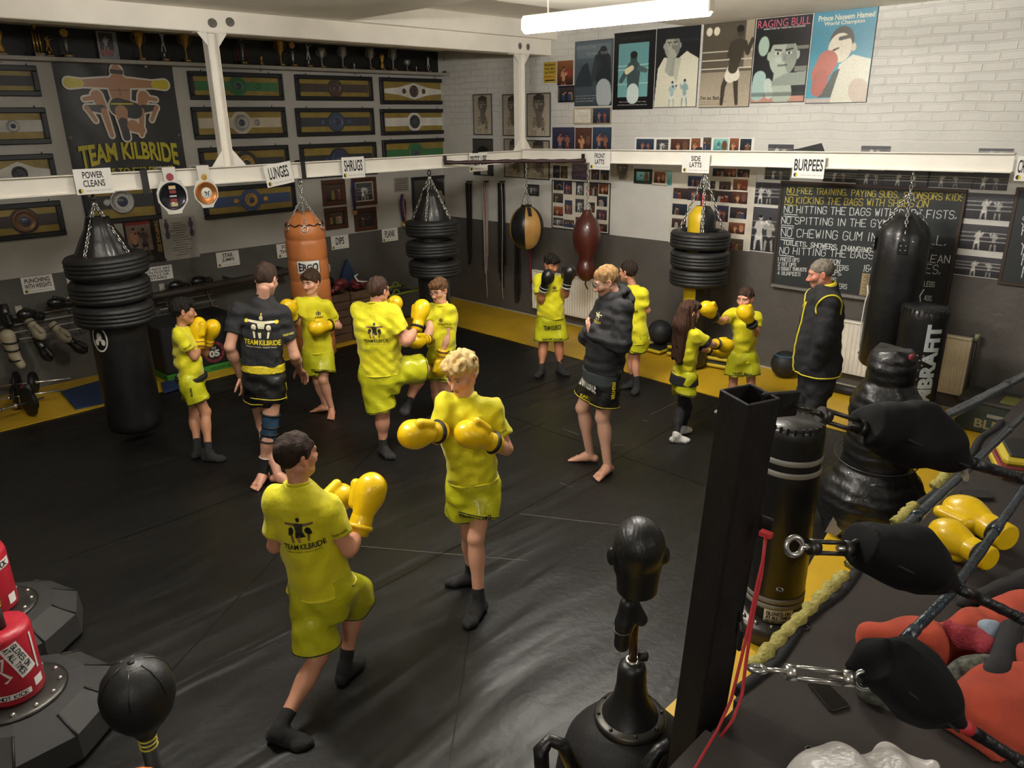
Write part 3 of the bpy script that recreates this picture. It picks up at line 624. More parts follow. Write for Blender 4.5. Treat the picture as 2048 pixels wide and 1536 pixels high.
# joints of each person in metres about the spot they stand on, and where they look
POSE = {
 'boyL': {'G':[5.744,3.158],'F':[-0.959,0.282,-8],'Z':[0.749,0.517],'J':{'HC':[-0.02,0.008,1.332],'HT':[-0.022,0.008,1.442],'N':[0.012,-0.005,1.194],'RS':[0.08,0.097,1.15],'LS':[-0.033,-0.116,1.107],'RE':[-0.001,0.129,0.945],'RW':[-0.088,0.056,0.998],'RG':[-0.116,0.024,1.152],'LE':[-0.203,-0.135,0.875],'LW':[-0.235,-0.08,1.008],'LG':[-0.261,-0.048,1.099],'RH':[0.055,0.064,0.724],'LH':[-0.048,-0.067,0.683],'RK':[-0.036,0.1,0.417],'LK':[-0.009,-0.082,0.387],'RA':[0.045,0.224,0.08],'LA':[0.079,0.079,0.08],'RT':[-0.044,0.321,0.03],'LT':[-0.02,0.078,0.03]}},
 'blackT': {'G':[5.599,4.068],'F':[-0.826,-0.564,-25],'Z':[1.014,0.716],'J':{'HC':[-0.167,0.08,1.693],'HT':[-0.169,0.081,1.812],'N':[-0.128,0.061,1.559],'LS':[0.046,-0.022,1.456],'RS':[-0.247,0.119,1.407],'LE':[0.159,-0.021,1.193],'LW':[0.049,-0.134,0.889],'LG':[0.022,-0.166,0.73],'RE':[-0.278,0.189,1.062],'RW':[-0.411,-0.002,0.871],'RG':[-0.456,-0.069,0.791],'LH':[-0.022,-0.023,0.868],'RH':[-0.105,0.084,0.872],'RK':[-0.04,0.086,0.485],'LK':[-0.055,-0.062,0.452],'RA':[0.057,0.042,0.08],'LA':[-0.015,0.161,0.08],'RT':[0.101,0.073,0.03],'LT':[-0.071,0.258,0.03]}},
 'boyC': {'G':[4.406,3.134],'F':[0.932,0.363,-5],'Z':[0.665,0.454],'J':{'HC':[0.028,-0.017,1.375],'HT':[0.023,-0.014,1.491],'N':[0.036,-0.022,1.226],'RS':[0.15,-0.054,1.165],'LS':[-0.073,0.078,1.124],'LE':[-0.174,0.08,0.906],'LW':[-0.034,0.16,0.959],'LG':[0.102,0.172,0.967],'RE':[0.23,-0.021,1.002],'RW':[0.31,0.072,1.087],'RG':[0.374,0.126,1.192],'RH':[0.082,-0.049,0.648],'LH':[-0.026,0.016,0.642],'LK':[0.059,0.081,0.392],'LA':[0.009,0.1,0.08],'LT':[0.206,0.348,0.03],'RK':[0.054,-0.032,0.353],'RA':[-0.006,-0.044,0.08],'RT':[0.106,-0.151,0.03]}},
 'kicker': {'G':[4.61,4.384],'F':[-0.956,-0.295,-5],'Z':[0.774,0.537],'J':{'HC':[-0.046,0.032,1.497],'HT':[-0.053,0.037,1.611],'N':[-0.022,0.016,1.388],'LS':[0.067,-0.108,1.323],'RS':[-0.106,0.135,1.298],'RE':[-0.141,0.244,1.074],'RW':[-0.3,0.209,1.16],'RG':[-0.37,0.185,1.279],'LE':[-0.216,-0.276,1.09],'LW':[-0.346,-0.271,1.161],'LG':[-0.402,-0.269,1.246],'LH':[0.041,-0.028,0.771],'RH':[-0.082,0.057,0.772],'LK':[0.006,0.032,0.418],'LA':[0.029,0.035,0.08],'LT':[0.039,0.146,0.03],'RK':[-0.413,0.105,0.725],'RA':[-0.254,0.055,0.411],'RT':[-0.18,0.101,0.37]}},
 'glasses': {'G':[3.688,4.121],'F':[0.977,0.213,-12],'Z':[0.744,0.426],'J':{'HC':[-0.021,0.017,1.315],'HT':[-0.03,0.025,1.45],'N':[-0.04,0.033,1.183],'RS':[-0.017,-0.09,1.104],'LS':[-0.047,0.13,1.124],'LE':[-0.002,0.132,0.872],'LW':[0.067,0.139,0.748],'LG':[0.098,0.127,0.597],'RE':[0.127,0.025,0.942],'RW':[0.226,0.073,0.884],'RG':[0.326,0.093,0.897],'RH':[0.019,-0.016,0.643],'LH':[-0.068,0.056,0.637],'RK':[0.056,-0.007,0.344],'RA':[0.046,-0.018,0.08],'RT':[0.109,-0.016,0.03],'LK':[-0.026,0.061,0.326],'LA':[0.003,0.08,0.08],'LT':[0.067,0.13,0.03]}},
 'blond': {'G':[5.547,6.582],'F':[0.984,0.179,-18],'Z':[0.82,0.592],'J':{'HC':[0.011,-0.01,1.49],'HT':[-0.004,0.003,1.617],'N':[0.003,-0.003,1.348],'RS':[0.114,-0.048,1.322],'LS':[-0.116,0.103,1.25],'LE':[-0.174,0.155,1.009],'LW':[-0.017,0.216,1.115],'LG':[0.116,0.191,1.196],'RE':[0.195,-0.039,1.141],'RW':[0.322,0.088,1.253],'RG':[0.432,0.097,1.279],'RH':[0.034,-0.03,0.776],'LH':[-0.071,0.063,0.77],'LK':[0.042,0.097,0.474],'LA':[0.105,0.173,0.08],'LT':[0.235,0.213,0.03],'RK':[-0.03,-0.041,0.426],'RA':[-0.082,-0.095,0.08],'RT':[0.005,-0.173,0.03]}},
 'near': {'G':[6.708,6.649],'F':[-0.997,-0.076,0],'Z':[0.649,0.385],'J':{'HC':[-0.02,0.01,1.386],'HT':[-0.021,0.011,1.492],'N':[-0.015,0.008,1.239],'LS':[0.062,-0.089,1.147],'RS':[-0.098,0.108,1.092],'RE':[-0.153,0.17,0.883],'RW':[-0.266,0.094,0.919],'RG':[-0.355,0.073,1.062],'LE':[0.069,-0.149,0.872],'LW':[-0.207,-0.23,0.894],'LG':[-0.353,-0.266,0.914],'LH':[-0.014,-0.015,0.655],'RH':[-0.108,0.079,0.665],'RK':[-0.312,-0.062,0.405],'RA':[-0.163,-0.003,0.08],'RT':[-0.361,-0.078,0.03],'LK':[0.011,0.051,0.284],'LA':[0.309,0.141,0.08],'LT':[0.223,0.286,0.03]}},
 'corner': {'G':[1.82,3.947],'F':[0.183,0.983,-18],'Z':[0.666,0.392],'J':{'HC':[0.002,-0.003,1.289],'HT':[0.003,-0.003,1.4],'N':[0.018,-0.02,1.167],'RS':[0.127,-0.098,1.105],'LS':[-0.086,0.051,1.077],'RE':[0.168,-0.009,0.887],'RW':[0.217,0.056,1.004],'RG':[0.225,0.139,1.171],'LE':[-0.03,0.185,0.952],'LW':[0.023,0.246,1.067],'LG':[0.02,0.279,1.206],'RH':[0.053,-0.059,0.622],'LH':[-0.043,0.048,0.628],'RK':[0.084,-0.05,0.325],'LK':[-0.038,0.088,0.336],'RA':[0.185,0.014,0.08],'LA':[0.002,0.145,0.08],'RT':[0.267,0.028,0.03],'LT':[0.002,0.297,0.03]}},
 'coach': {'G':[3.48,5.989],'F':[0.759,-0.651,-22],'Z':[0.875,0.595],'J':{'HC':[-0.004,0.005,1.624],'HT':[-0.005,0.006,1.765],'N':[-0.045,0.058,1.529],'RS':[-0.147,-0.104,1.383],'LS':[0.039,0.212,1.431],'LE':[0.105,0.258,1.178],'LW':[0.14,-0.018,1.218],'LG':[0.086,-0.145,1.196],'RE':[-0.077,-0.228,1.095],'RW':[0.138,0.017,1.261],'RG':[0.16,0.121,1.32],'RH':[-0.037,-0.083,0.807],'LH':[0.031,0.092,0.853],'RK':[0.051,-0.165,0.506],'RA':[0.004,-0.11,0.08],'RT':[0.106,-0.267,0.03],'LK':[0.074,0.068,0.488],'LA':[0.089,0.148,0.08],'LT':[0.266,0.156,0.03]}},
 'behind': {'G':[1.683,5.093],'F':[-0.006,-1.0,0],'Z':[0.553,0.451],'J':{'HC':[0.081,-0.118,1.321],'HT':[0.079,-0.115,1.422],'N':[0.047,-0.068,1.166],'LS':[-0.003,-0.206,1.066],'RS':[0.034,0.038,1.1],'RE':[-0.03,0.078,0.913],'RW':[-0.209,-0.084,0.911],'RG':[-0.295,-0.206,0.968],'LE':[-0.108,-0.283,0.848],'LW':[-0.219,-0.387,0.895],'LG':[-0.248,-0.432,0.967],'LH':[0.004,-0.059,0.62],'RH':[0.013,0.033,0.64],'RK':[0.015,-0.022,0.354],'RA':[0.033,0.024,0.08],'RT':[0.177,0.081,0.03],'LK':[-0.003,-0.083,0.336],'LA':[-0.02,-0.064,0.08],'LT':[0.016,-0.095,0.03]}},
 'girl': {'G':[2.405,6.142],'F':[-0.913,0.408,-5],'Z':[0.601,0.423],'J':{'HC':[0.003,-0.005,1.193],'HT':[0.003,-0.006,1.282],'N':[0.006,-0.01,1.063],'RS':[0.035,0.097,0.998],'LS':[-0.032,-0.102,0.977],'RE':[-0.071,0.177,0.91],'RW':[-0.234,0.157,0.875],'RG':[-0.339,0.177,0.841],'LE':[-0.284,-0.012,0.784],'LW':[-0.391,0.03,0.758],'LG':[-0.462,0.071,0.739],'RH':[0.032,0.045,0.59],'LH':[-0.011,-0.079,0.56],'RK':[0.056,0.004,0.274],'RA':[0.207,0.057,0.08],'RT':[0.112,0.156,0.03],'LK':[-0.055,-0.005,0.251],'LA':[-0.004,-0.002,0.08],'LT':[-0.224,0.02,0.03]}},
 'puncher': {'G':[1.483,6.214],'F':[0.999,0.033,-8],'Z':[0.535,0.388],'J':{'HC':[0.01,-0.02,1.173],'HT':[0.012,-0.024,1.274],'N':[0.004,-0.008,1.066],'RS':[0.062,-0.121,1.003],'RE':[0.232,-0.127,0.959],'RW':[0.415,-0.11,1.04],'RG':[0.531,-0.119,1.134],'LS':[-0.045,0.089,0.986],'LE':[0.02,0.137,0.844],'LW':[0.157,0.177,0.933],'LG':[0.251,0.123,1.08],'RH':[0.033,-0.064,0.569],'LH':[-0.033,0.065,0.581],'RK':[0.074,-0.035,0.27],'LK':[-0.006,0.122,0.286],'RA':[0.168,-0.013,0.08],'LA':[0.028,0.184,0.08],'RT':[0.187,-0.046,0.03],'LT':[0.063,0.219,0.03]}},
 'oldman': {'G':[1.983,7.221],'F':[0.518,-0.856,-12],'Z':[0.745,0],'J':{'HC':[0.041,-0.105,1.612],'HT':[0.046,-0.118,1.733],'N':[0.022,-0.056,1.515],'RS':[-0.122,-0.182,1.378],'LS':[0.16,0.031,1.423],'LE':[0.211,0.065,1.122],'LW':[0.179,0.008,0.867],'LG':[0.17,0.004,0.79],'RE':[-0.149,-0.224,1.01],'RW':[-0.108,-0.22,0.768],'RG':[-0.092,-0.205,0.707],'RH':[-0.047,-0.1,0.751],'LH':[0.074,0.029,0.8],'RK':[-0.013,-0.133,0.439],'LK':[0.102,0.014,0.47],'RA':[0.009,-0.104,0.08],'LA':[0.134,0.062,0.08],'RT':[-0.027,-0.198,0.03],'LT':[0.169,0.008,0.03]}},
}
# ---------------------------------------------------------------- people
SHIRT_Y = mat('lime_yellow_polyester', 'd6ce1a', .65, var=.05, vscale=9, bump=.55, bscale=13, sheen=.2, spec=.3)
SATIN_Y = mat('lime_yellow_satin', 'bdbd22', .28, var=.08, vscale=14, bump=.3, bscale=18)
GLOVE_Y = mat('yellow_glove_leather', 'e8c00e', .33, var=.04, vscale=8, bump=.06, bscale=30, coat=.25)
GLOVE_K = mat('black_glove_leather', '171717', .35, var=.1, coat=.3)
BLACKCLOTH = mat('black_cotton', '17171a', .85, var=.15, vscale=14, bump=.5, bscale=16)
BLACKSATIN = mat('black_satin', '131314', .35, var=.15, bump=.3, bscale=20)
SOCK_K = mat('black_sock_knit', '1d1c1c', .9, var=.2, vscale=40, bump=.3, bscale=120)
SOCK_W = mat('white_sock_knit', 'cfccc6', .9, var=.06, vscale=40, bump=.2, bscale=120)
TRIM_K = mat('black_trim', '141413', .6); TRIM_W = mat('white_trim', 'd9d6cd', .6); TRIM_Y = mat('yellow_trim', 'd2c22a', .55)
EYE = vmat('eye_gloss', .15, .5); SKINM = vmat('skin', .48, .05, bump=.06); PRINT = vmat('shirt_print', .6)
def lerp(a, b, t): return np.asarray(a) * (1 - t) + np.asarray(b) * t

def foot_prims(A, d, up, s, infl=0.0, toes=False, sole=.08):
    A = np.asarray(A, float); d = nrm(d - up * np.dot(d, up)); x = np.cross(d, up); S = A - up * sole; P = []
    q = lambda f, l, h: S + d * f * s + x * l * s + up * h * s
    P.append(cone(q(-.045, 0, .036), q(.01, 0, .05), .034 * s + infl, .036 * s + infl, .02))
    P.append(cone(A, q(.06, 0, .05), .036 * s + infl, .033 * s + infl, .025))
    P.append(cone(q(.03, -.012, .042), q(.125, -.02, .026), .034 * s + infl, .026 * s + infl, .02)); P.append(cone(q(.02, .012, .036), q(.115, .024, .023), .03 * s + infl, .023 * s + infl, .02))
    if toes:
        for i, (l, L, r) in enumerate([(-.032, .068, .0135), (-.012, .066, .0105), (.005, .06, .0098), (.021, .052, .0092), (.035, .043, .0088)]):
            P.append(cone(q(.118 - i * .004, l, .02), q(.118 - i * .004 + L, l * 1.25, .013), r * s * 1.1, r * s * .9, .008))
    else: P.append(cone(q(.12, -.022, .024), q(.165, -.014, .021), .025 * s + infl, .02 * s + infl, .02)); P.append(cone(q(.11, .022, .022), q(.15, .014, .02), .022 * s + infl, .018 * s + infl, .02))
    for p in P: p.cut(S + up * .003, -up)
    return P
def hand_prims(W, g, pn, side, s=1.0, curl=28):
    g = nrm(g); pn = nrm(pn - g * np.dot(pn, g)); x = np.cross(g, pn) * side; P = []
    P.append(ell(W + g * .045 * s, (.04 * s, .016 * s, .052 * s), [x, pn, g], .012)); P.append(cone(W - g * .02 * s, W + g * .02 * s, .024 * s, .026 * s, .015))
    for i, (o, L) in enumerate([(.030, .92), (.010, 1.04), (-.010, .98), (-.029, .78)]):
        p = W + g * (.085 - abs(o) * .15) * s + x * o * s; a = math.radians(curl * .5 + 4 * i); d = g * math.cos(a) + pn * math.sin(a)
        for l, r in ((.042, .0092), (.026, .0084), (.020, .0074)):
            q = p + d * l * L * s; P.append(cone(p, q, r * s, r * s * .93, .005)); p = q; a += math.radians(curl); d = g * math.cos(a) + pn * math.sin(a)
    p = W + g * .02 * s + x * .034 * s; d = nrm(g * .75 + x * .65 + pn * .25)
    for l, r in ((.04, .0125), (.03, .0098), (.022, .0085)):
        q = p + d * l * s; P.append(cone(p, q, r * s, r * s * .92, .008)); p = q; d = nrm(d + g * .25 + pn * .12)
    return P
def head_prims(C, X, Y, Z, h):
    q = lambda a, b, c: C + (X * a + Y * b + Z * c) * h
    ax = [X, Y, Z]; P = []
    P.append(ell(q(0, -.014, .034), np.array((.073, .093, .083)) * h, ax, .02))
    P.append(ell(q(0, .024, -.03), np.array((.062, .066, .082)) * h, ax, .03))
    P.append(ell(q(0, .058, -.092), np.array((.026, .024, .022)) * h, ax, .03))
    for s in (-1, 1):
        P.append(cone(q(s * .052, -.005, -.05), q(s * .02, .05, -.09), .022 * h, .02 * h, .025))
        P.append(cone(q(s * .048, .058, -.022), q(s * .03, .07, -.03), .02 * h, .018 * h, .025))
    P.append(cone(q(-.04, .074, .026), q(.04, .074, .026), .014 * h, .014 * h, .02))
    for s in (-1, 1): P.append(ell(q(s * .031, .100, .006), np.array((.019, .017, .012)) * h, ax, .014).sub())
    P.append(cone(q(0, .082, .008), q(0, .108, -.034), .0085 * h, .0125 * h, .012))
    for s in (-1, 1): P.append(ell(q(s * .013, .094, -.038), np.array((.010, .012, .008)) * h, ax, .008))
    P.append(ell(q(0, .083, -.0625), np.array((.022, .0115, .006)) * h, ax, .006)); P.append(ell(q(0, .081, -.0735), np.array((.019, .012, .007)) * h, ax, .006))
    for s in (-1, 1):
        e = [nrm(X * s * .95 + Y * .2), nrm(Y - X * s * .25), Z]
        P.append(ell(q(s * .077, -.012, -.004), np.array((.010, .019, .031)) * h, e, .008)); P.append(ell(q(s * .088, -.006, -.002), np.array((.008, .011, .019)) * h, e, .006).sub())
    return P
def head_colours(V, C, X, Y, Z, h, skin, hair, blush=.5, beard=0.0, lip='a5574b'):
    L = (V - C) / h; x, y, z = L @ X, L @ Y, L @ Z; sk = np.array(hexc(skin)); c = np.tile(sk, (len(V), 1))
    def mixin(w, col): nonlocal c; w = np.clip(w, 0, 1)[:, None]; c = c * (1 - w) + np.array(col) * w
    g = lambda dx, dy, dz, sx, sz: np.exp(-((x - dx) / sx) ** 2 - ((z - dz) / sz) ** 2) * (y > .03)
    hd = (z > -.14) & (np.abs(x) < .1)
    red = sk * [1.02, .70, .64]
    for s in (-1, 1): mixin(blush * g(s * .045, 0, -.03, .024, .024) * hd, red)
    mixin(.2 * g(0, 0, -.038, .016, .014) * hd, red)
    mixin(.35 * ((np.abs(x) > .074) & (np.abs(z + .004) < .036) & (np.abs(y + .012) < .03)), red)
    if beard: mixin(beard * ((z < -.035) & (z > -.125) & (y > -.005) & (np.abs(x) < .075)).astype(float), hexc(hair)); 
    mixin(.6 * ((np.abs(x) < .021) & (y > .075) & (z < -.056) & (z > -.08)) * np.exp(-(x / .02) ** 4), hexc(lip))
    mixin(.9 * ((np.abs(x) < .02) & (y > .08) & (np.abs(z + .068) < .0028)), hexc('4a1f1a'))
    for s in (-1, 1): mixin(.85 * (np.abs(z - .027 + .2 * np.abs(np.abs(x) - .032)) < .0065) * (np.abs(x - s * .032) < .02) * (y > .06), np.array(hexc(hair)) * .7)
    return c
def figure_logo(k):                               # the club's crouching fighters with their name underneath
    it = []; col = []
    def a(s, c): it.append(s); col.append(hexc(c))
    def q(p): return np.array(p, float) * k, [tuple(range(len(p)))]
    return it, col, a, q
def club_print(k, dark=True, words=True):
    it, col, a, q = figure_logo(k); body = 'a8794f' if not dark else 'd9d2b0'; out = '1a1812' if not dark else 'e8e2c8'; gl = 'd8c61e'
    a(q([(-.16, .3), (.16, .3), (.10, .02), (-.10, .02)]), body if dark else '2a2620'); a(disc2d(0, .42 * k, .065 * k, 12, .085 * k), out); a(q([(-.02, .48), (.02, .48), (.03, .6), (-.01, .58)]), gl)
    for s in (-1, 1):
        a(q([(s * .14, .30), (s * .14, .2), (s * .46, .24), (s * .46, .32)][::s]), body if dark else '7a5b3a'); a(disc2d(s * .52 * k, .28 * k, .075 * k, 12), gl)
        a(disc2d(s * .26 * k, .06 * k, .09 * k, 10, .11 * k), out); a(q([(s * .2, 0), (s * .36, .02), (s * .36, -.1), (s * .24, -.1)][::s]), '3a362c' if dark else '1a1812'); a(q([(s * .22, -.1), (s * .3, -.1), (s * .26, -.34), (s * .2, -.34)][::s]), body if dark else '7a5b3a')
    a(q([(-.12, .02), (.12, .02), (.16, -.16), (-.14, -.16)]), '2c2a20' if dark else '161410'); a(q([(-.12, -.12), (0, -.1), (.0, -.34), (-.08, -.34)]), body)
    if words:
        for t, x0, w in (('TEAM', -.36, .5), ('KILBRIDE', .3, .72)):
            v, f = fit_text(t, x0 * k, -.5 * k, w * k, .19 * k, .02); a((v, f), gl if dark else '16140f')
        a((lambda t: (t[0], t[1]))(fit_text('TRAIN HARD, FIGHT EASY', 0, -.68 * k, 1.1 * k, .06 * k)), out)
    return it, col

def person(key, label, H, girth, skin, hair, outfit):
    P0 = POSE[key]; J = {k: np.array(v, float) for k, v in P0['J'].items()}; G = P0['G']
    root = thing('person', label, 'person', (G[0], G[1], 0)); s = H / 1.75; o = outfit
    M = (J['LH'] + J['RH']) / 2; N = J['N']; U = nrm(N - M); Rv = nrm(J['RS'] - J['LS']) + .6 * nrm(J['RH'] - J['LH']); Fv = nrm(np.cross(U, Rv)); Rv = np.cross(Fv, U)
    A = [Rv, Fv, U]; L = np.linalg.norm(N - M); w = s * girth; bl = o.get('belly', 0.0) * s
    fx, fy, pit = P0['F']; F0 = nrm(np.array([fx, fy, 0])); pt = math.radians(pit); Y = F0 * math.cos(pt) + np.array([0, 0, math.sin(pt)]); X = nrm(np.cross(Y, [0, 0, 1])); Z = np.cross(X, Y)
    hs = .88 + .12 * np.clip((H - 1.2) / .55, 0, 1); HC = J['HC']; sw = np.linalg.norm(J['RS'] - J['LS']) / 2
    def torso(t, bot=-.22, flare=0.0):
        T = [(bot, .125 * w + t + flare, .10 * w + t + flare, 0), (-.10, .150 * w + t + flare * .7, .115 * w + t + flare * .6, 0), (.06, .155 * w + t, .118 * w + bl * .7 + t, bl * .3), (.28, .145 * w + t, .108 * w + bl + t, bl * .55), (.48, .148 * w + t, .108 * w + bl * .6 + t, bl * .3),
             (.70, max(.160 * w, sw * .98) + t, .112 * w + t, .004), (.84, max(.150 * w, sw * .95) + t, .092 * w + t, 0), (.95, .088 * w + t, .066 * w + t, 0), (1.02, .055 * w + t, .05 * w + t, .0)]
        return [(h * L, a, b, c) for h, a, b, c in T]
    # -- the body: one skin from soles to crown
    B = [loft(M, A, torso(-.014), .03), cone(J['LS'], J['RS'], .045 * s, .045 * s, .04), cone(N - U * .04 * s, HC - Y * .02 * hs - Z * .07 * hs, .050 * s * min(girth, 1.15), .047 * s * min(girth, 1.15), .03)]
    for k in 'LR':
        S, E, W = J[k + 'S'], J[k + 'E'], J[k + 'W']
        B += [cone(S, E, .050 * w, .040 * w, .03), cone(E, W, .041 * w, .028 * s, .015), ell(lerp(E, W, .3), (.045 * w, .045 * w, .07 * s), basis(W - E), .02)]
        h, kn, an = J[k + 'H'], J[k + 'K'], J[k + 'A']; 
        B += [cone(h, kn, .086 * w, .056 * w, .03), cone(kn, an, .052 * w, .035 * s, .02), ell(lerp(kn, an, .3) - Fv * .012 * s, (.053 * w, .053 * w, .1 * s), basis(an - kn), .03), ell(kn + Fv * .012 * s, (.045 * w,) * 3, None, .02)]
    parts = []
    foot = {}
    for k in 'LR':
        An, T, kn = J[k + 'A'], J[k + 'T'], J[k + 'K']
        up = np.array([0, 0, 1.0]) if An[2] < .12 else nrm(kn - An); foot[k] = (An, T - An if abs((T - An) @ up) < .9 * np.linalg.norm(T - An) else Fv, up)
    bv, bf = skin_mesh(B, .0095)
    hv, hf = skin_mesh(head_prims(HC, X, Y, Z, hs) + [cone(HC - Y * .02 * hs - Z * .05 * hs, lerp(N, HC, .12), .047 * s * min(girth, 1.15), .05 * s * min(girth, 1.15), .03)], .0042 * max(hs, .9))
    hc = head_colours(hv, HC, X, Y, Z, hs, skin, o.get('brow', hair), o.get('blush', .5), o.get('beard', 0.0))
    ms = [(bv, bf), (hv, hf)]; cs = [np.tile(np.array(hexc(skin)), (len(bv), 1)), hc]
    for k in 'LR':
        if o.get('bare' + k): v, f = skin_mesh(foot_prims(*foot[k], s * .95, 0, True), .0045); ms.append((v, f)); cs.append(np.tile(np.array(hexc(skin)) * [1.02, .93, .9], (len(v), 1)))
        if o.get('hand' + k):
            g, pn, cu = o['hand' + k]; v, f = skin_mesh(hand_prims(J[k + 'W'], np.array(g), np.array(pn), 1 if k == 'R' else -1, s, cu), .0042); ms.append((v, f)); cs.append(np.tile(np.array(hexc(skin)) * [1.02, .93, .9], (len(v), 1)))
    V, F = merge(ms); link_mesh('body', V, F, SKINM, root, True, np.concatenate(cs))
    for k in (-1, 1):
        e = MB(); e.sphere((0, 0, 0), .0128 * hs, 14, 10); v = e.v; v = np.concatenate(v); c = np.where((v[:, 1] > .0118 * hs)[:, None], hexc('120d0a'), np.where((v[:, 1] > .0102 * hs)[:, None], hexc(o.get('iris', '4a3626')), hexc('a39c94')))
        link_mesh('eye', v @ np.array([X, Y, Z]) + HC + (X * k * .031 + Y * .0772 + Z * .007) * hs, e.f, EYE, root, True, c)
    # -- hair
    q = lambda a, b, c: HC + (X * a + Y * b + Z * c) * hs
    HM = mat('hair_' + hair, hair, .7, var=.35, vscale=60, spec=.25, bump=.5, bscale=150, stretch=(1, 1, .35))
    st = o.get('style', 'short'); t = o.get('hairlen', .010); n_c = X * 0 + Y * .62 - Z * .78
    hp = [ell(q(0, -.016, .036), (np.array((.075 + t * .5, .094 + t, .084 + t)) * hs), [X, Y, Z], .015).cut(q(0, .084, .058), n_c).cut(q(0, .06, -.03), Y * .95 - Z * .3)]
    if st in ('mop', 'curly', 'side', 'long'):
        hp.append(ell(q(.0, .052, .082), np.array((.066, .045, .034)) * hs, [X, Y, Z], .02)); hp.append(ell(q(.025, .078, .062), np.array((.046, .02, .026)) * hs, [X, Y, Z], .015)); hp.append(ell(q(-.025, .076, .066), np.array((.042, .02, .024)) * hs, [X, Y, Z], .015))
    if st == 'curly': hp += [ell(q(a, b, c), np.array((.034, .034, .03)) * hs, None, .012) for a, b, c in [(.05, .03, .1), (-.05, .03, .1), (0, .0, .125), (.055, -.04, .09), (-.055, -.04, .09), (0, -.075, .085), (.03, .075, .085), (-.03, .075, .088), (0, .05, .115), (.066, 0, .07), (-.066, 0, .07)]]
    dsp = ripple(.004 if st != 'curly' else .006, 130, int(H * 100), (1, 1, .6) if st != 'curly' else (1, 1, 1)) if st != 'buzz' else ripple(.0015, 200, 5)
    hv2, hf2 = skin_mesh(hp, .0045, dsp)
    link_mesh('hair', hv2, hf2, HM, root)
    if st == 'long':
        back = [cone(q(0, -.06, .03), q(0, -.085, -.12), .075 * hs, .085 * hs, .03), cone(q(-.035, -.09, -.12), M + U * L * .42 - Fv * .125 * s - Rv * .04, .065 * s, .05 * s, .05), cone(q(.035, -.09, -.12), M + U * L * .36 - Fv * .125 * s + Rv * .035, .065 * s, .045 * s, .05), cone(q(.07, 0, -.02), q(.08, .0, -.13), .022, .02, .02), cone(q(-.07, 0, -.02), q(-.08, .0, -.13), .022, .02, .02)]
        v, f = skin_mesh(back, .006, ripple(.006, 170, 3, (1, 1, .12))); link_mesh('long_hair', v, f, HM, root)
        hb = MB(); ang = np.linspace(-1.5, 1.5, 18); hb.tube([q(.083 * math.sin(a_), .03, .036 + .088 * math.cos(a_)) for a_ in ang], .006, 6, False, (1, 1)); hb.build('headband', TRIM_K, root)
    # -- shirt
    SH = o['shirt']; sm = {'yellow': SHIRT_Y, 'black': BLACKCLOTH, 'hoodie': BLACKCLOTH, 'jacket': BLACKCLOTH}[SH]; th = {'yellow': .014, 'black': .013, 'hoodie': .03, 'jacket': .036}[SH]
    hem = (P0['Z'][0] - M[2]) / (L * U[2]) if 'Z' in P0 else o.get('hem', -.16); sl = o.get('sleeve', .62); fl_ = o.get('flare', .014)
    sp = [loft(M, A, torso(th, hem, fl_), .03), cone(J['LS'], J['RS'], .050 * s + th, .050 * s + th, .04)]
    for k in 'LR':
        S, E, W = J[k + 'S'], J[k + 'E'], J[k + 'W']; d = nrm(E - S)
        if sl < 1: sp.append(cone(S - d * .01, lerp(S, E, sl + .2), .052 * w + th, .05 * w + th * 1.5, .03).cut(lerp(S, E, sl), d))
        else:
            sp.append(cone(S, E, .053 * w + th, .047 * w + th, .03)); sp.append(cone(E, lerp(E, W, sl - 1), .047 * w + th, .036 * w + th * .6, .02))
    if SH == 'hoodie':
        for a_ in np.linspace(-2.2, 2.2, 9): sp.append(ell(N + U * (-.0 + .03 * math.cos(a_)) - Fv * (.075 * math.cos(a_) - .0) + Rv * .085 * math.sin(a_), (.042, .042, .036), A, .02))
        sp.append(ell(N - Fv * .12 - U * .05, (.10, .05, .09), A, .04))
    for p in sp[:2]: p.cut(N + U * (.012 * s if SH != 'hoodie' else .03), U)
    sv, sf = skin_mesh(sp, .0085, (lambda r1, r2: lambda x, y, z: r1(x, y, z) + r2(x, y, z))(ripple(.0075, 28, int(H * 77), (1, 1, .8)), ripple(.0045, 62, int(H * 53) + 3, (1, .6, 1.2))))
    so = link_mesh({'yellow': 't_shirt', 'black': 't_shirt', 'hoodie': 'hoodie', 'jacket': 'jacket'}[SH], sv, sf, sm, root)
    bvh = BVHTree.FromPolygons([tuple(v) for v in sv], [tuple(map(int, f)) for f in sf])
    if SH in ('yellow', 'black'):
        cm = MB(); cm.torus(N + U * .006 * s + Fv * .006, .062 * w, .009 * s, tuple(nrm(U + Fv * .25)), 24, 6); cm.build('collar', sm, root)
    if o.get('logo_back'):
        k = o['logo_back'] * s; it, col = club_print(k, SH == 'black')
        decal('back_print', PRINT, [subdiv2d(v, f, .02) if len(v) == 4 else (v, f) for v, f in it], bvh, M + U * L * .66, Rv, U, root, .5, .004, col)
    if o.get('logo_chest'):
        k = .075 * s; it, col = club_print(k, SH in ('black', 'hoodie'))
        decal('chest_print', PRINT, it, bvh, M + U * L * .74 - Rv * o['logo_chest'] * s, -Rv, U, root, .5, .004, col)
    for k in 'LR':
        if o.get('sleeve_text' + k):
            S, E = J[k + 'S'], J[k + 'E']; d = nrm(E - S); side = nrm(CAMP - np.array([G[0], G[1], 0]) - S); nn = nrm(side - d * (side @ d)); ax = nrm(np.cross(-d, nn)); items = [fit_text('TRAIN HARD', 0, 0, .085 * s, .016 * s, .01)]; decal('sleeve_print', TRIM_K if SH == 'yellow' else TRIM_Y, items, bvh, lerp(S, E, sl - .16), ax, -d, root, .2, .003)
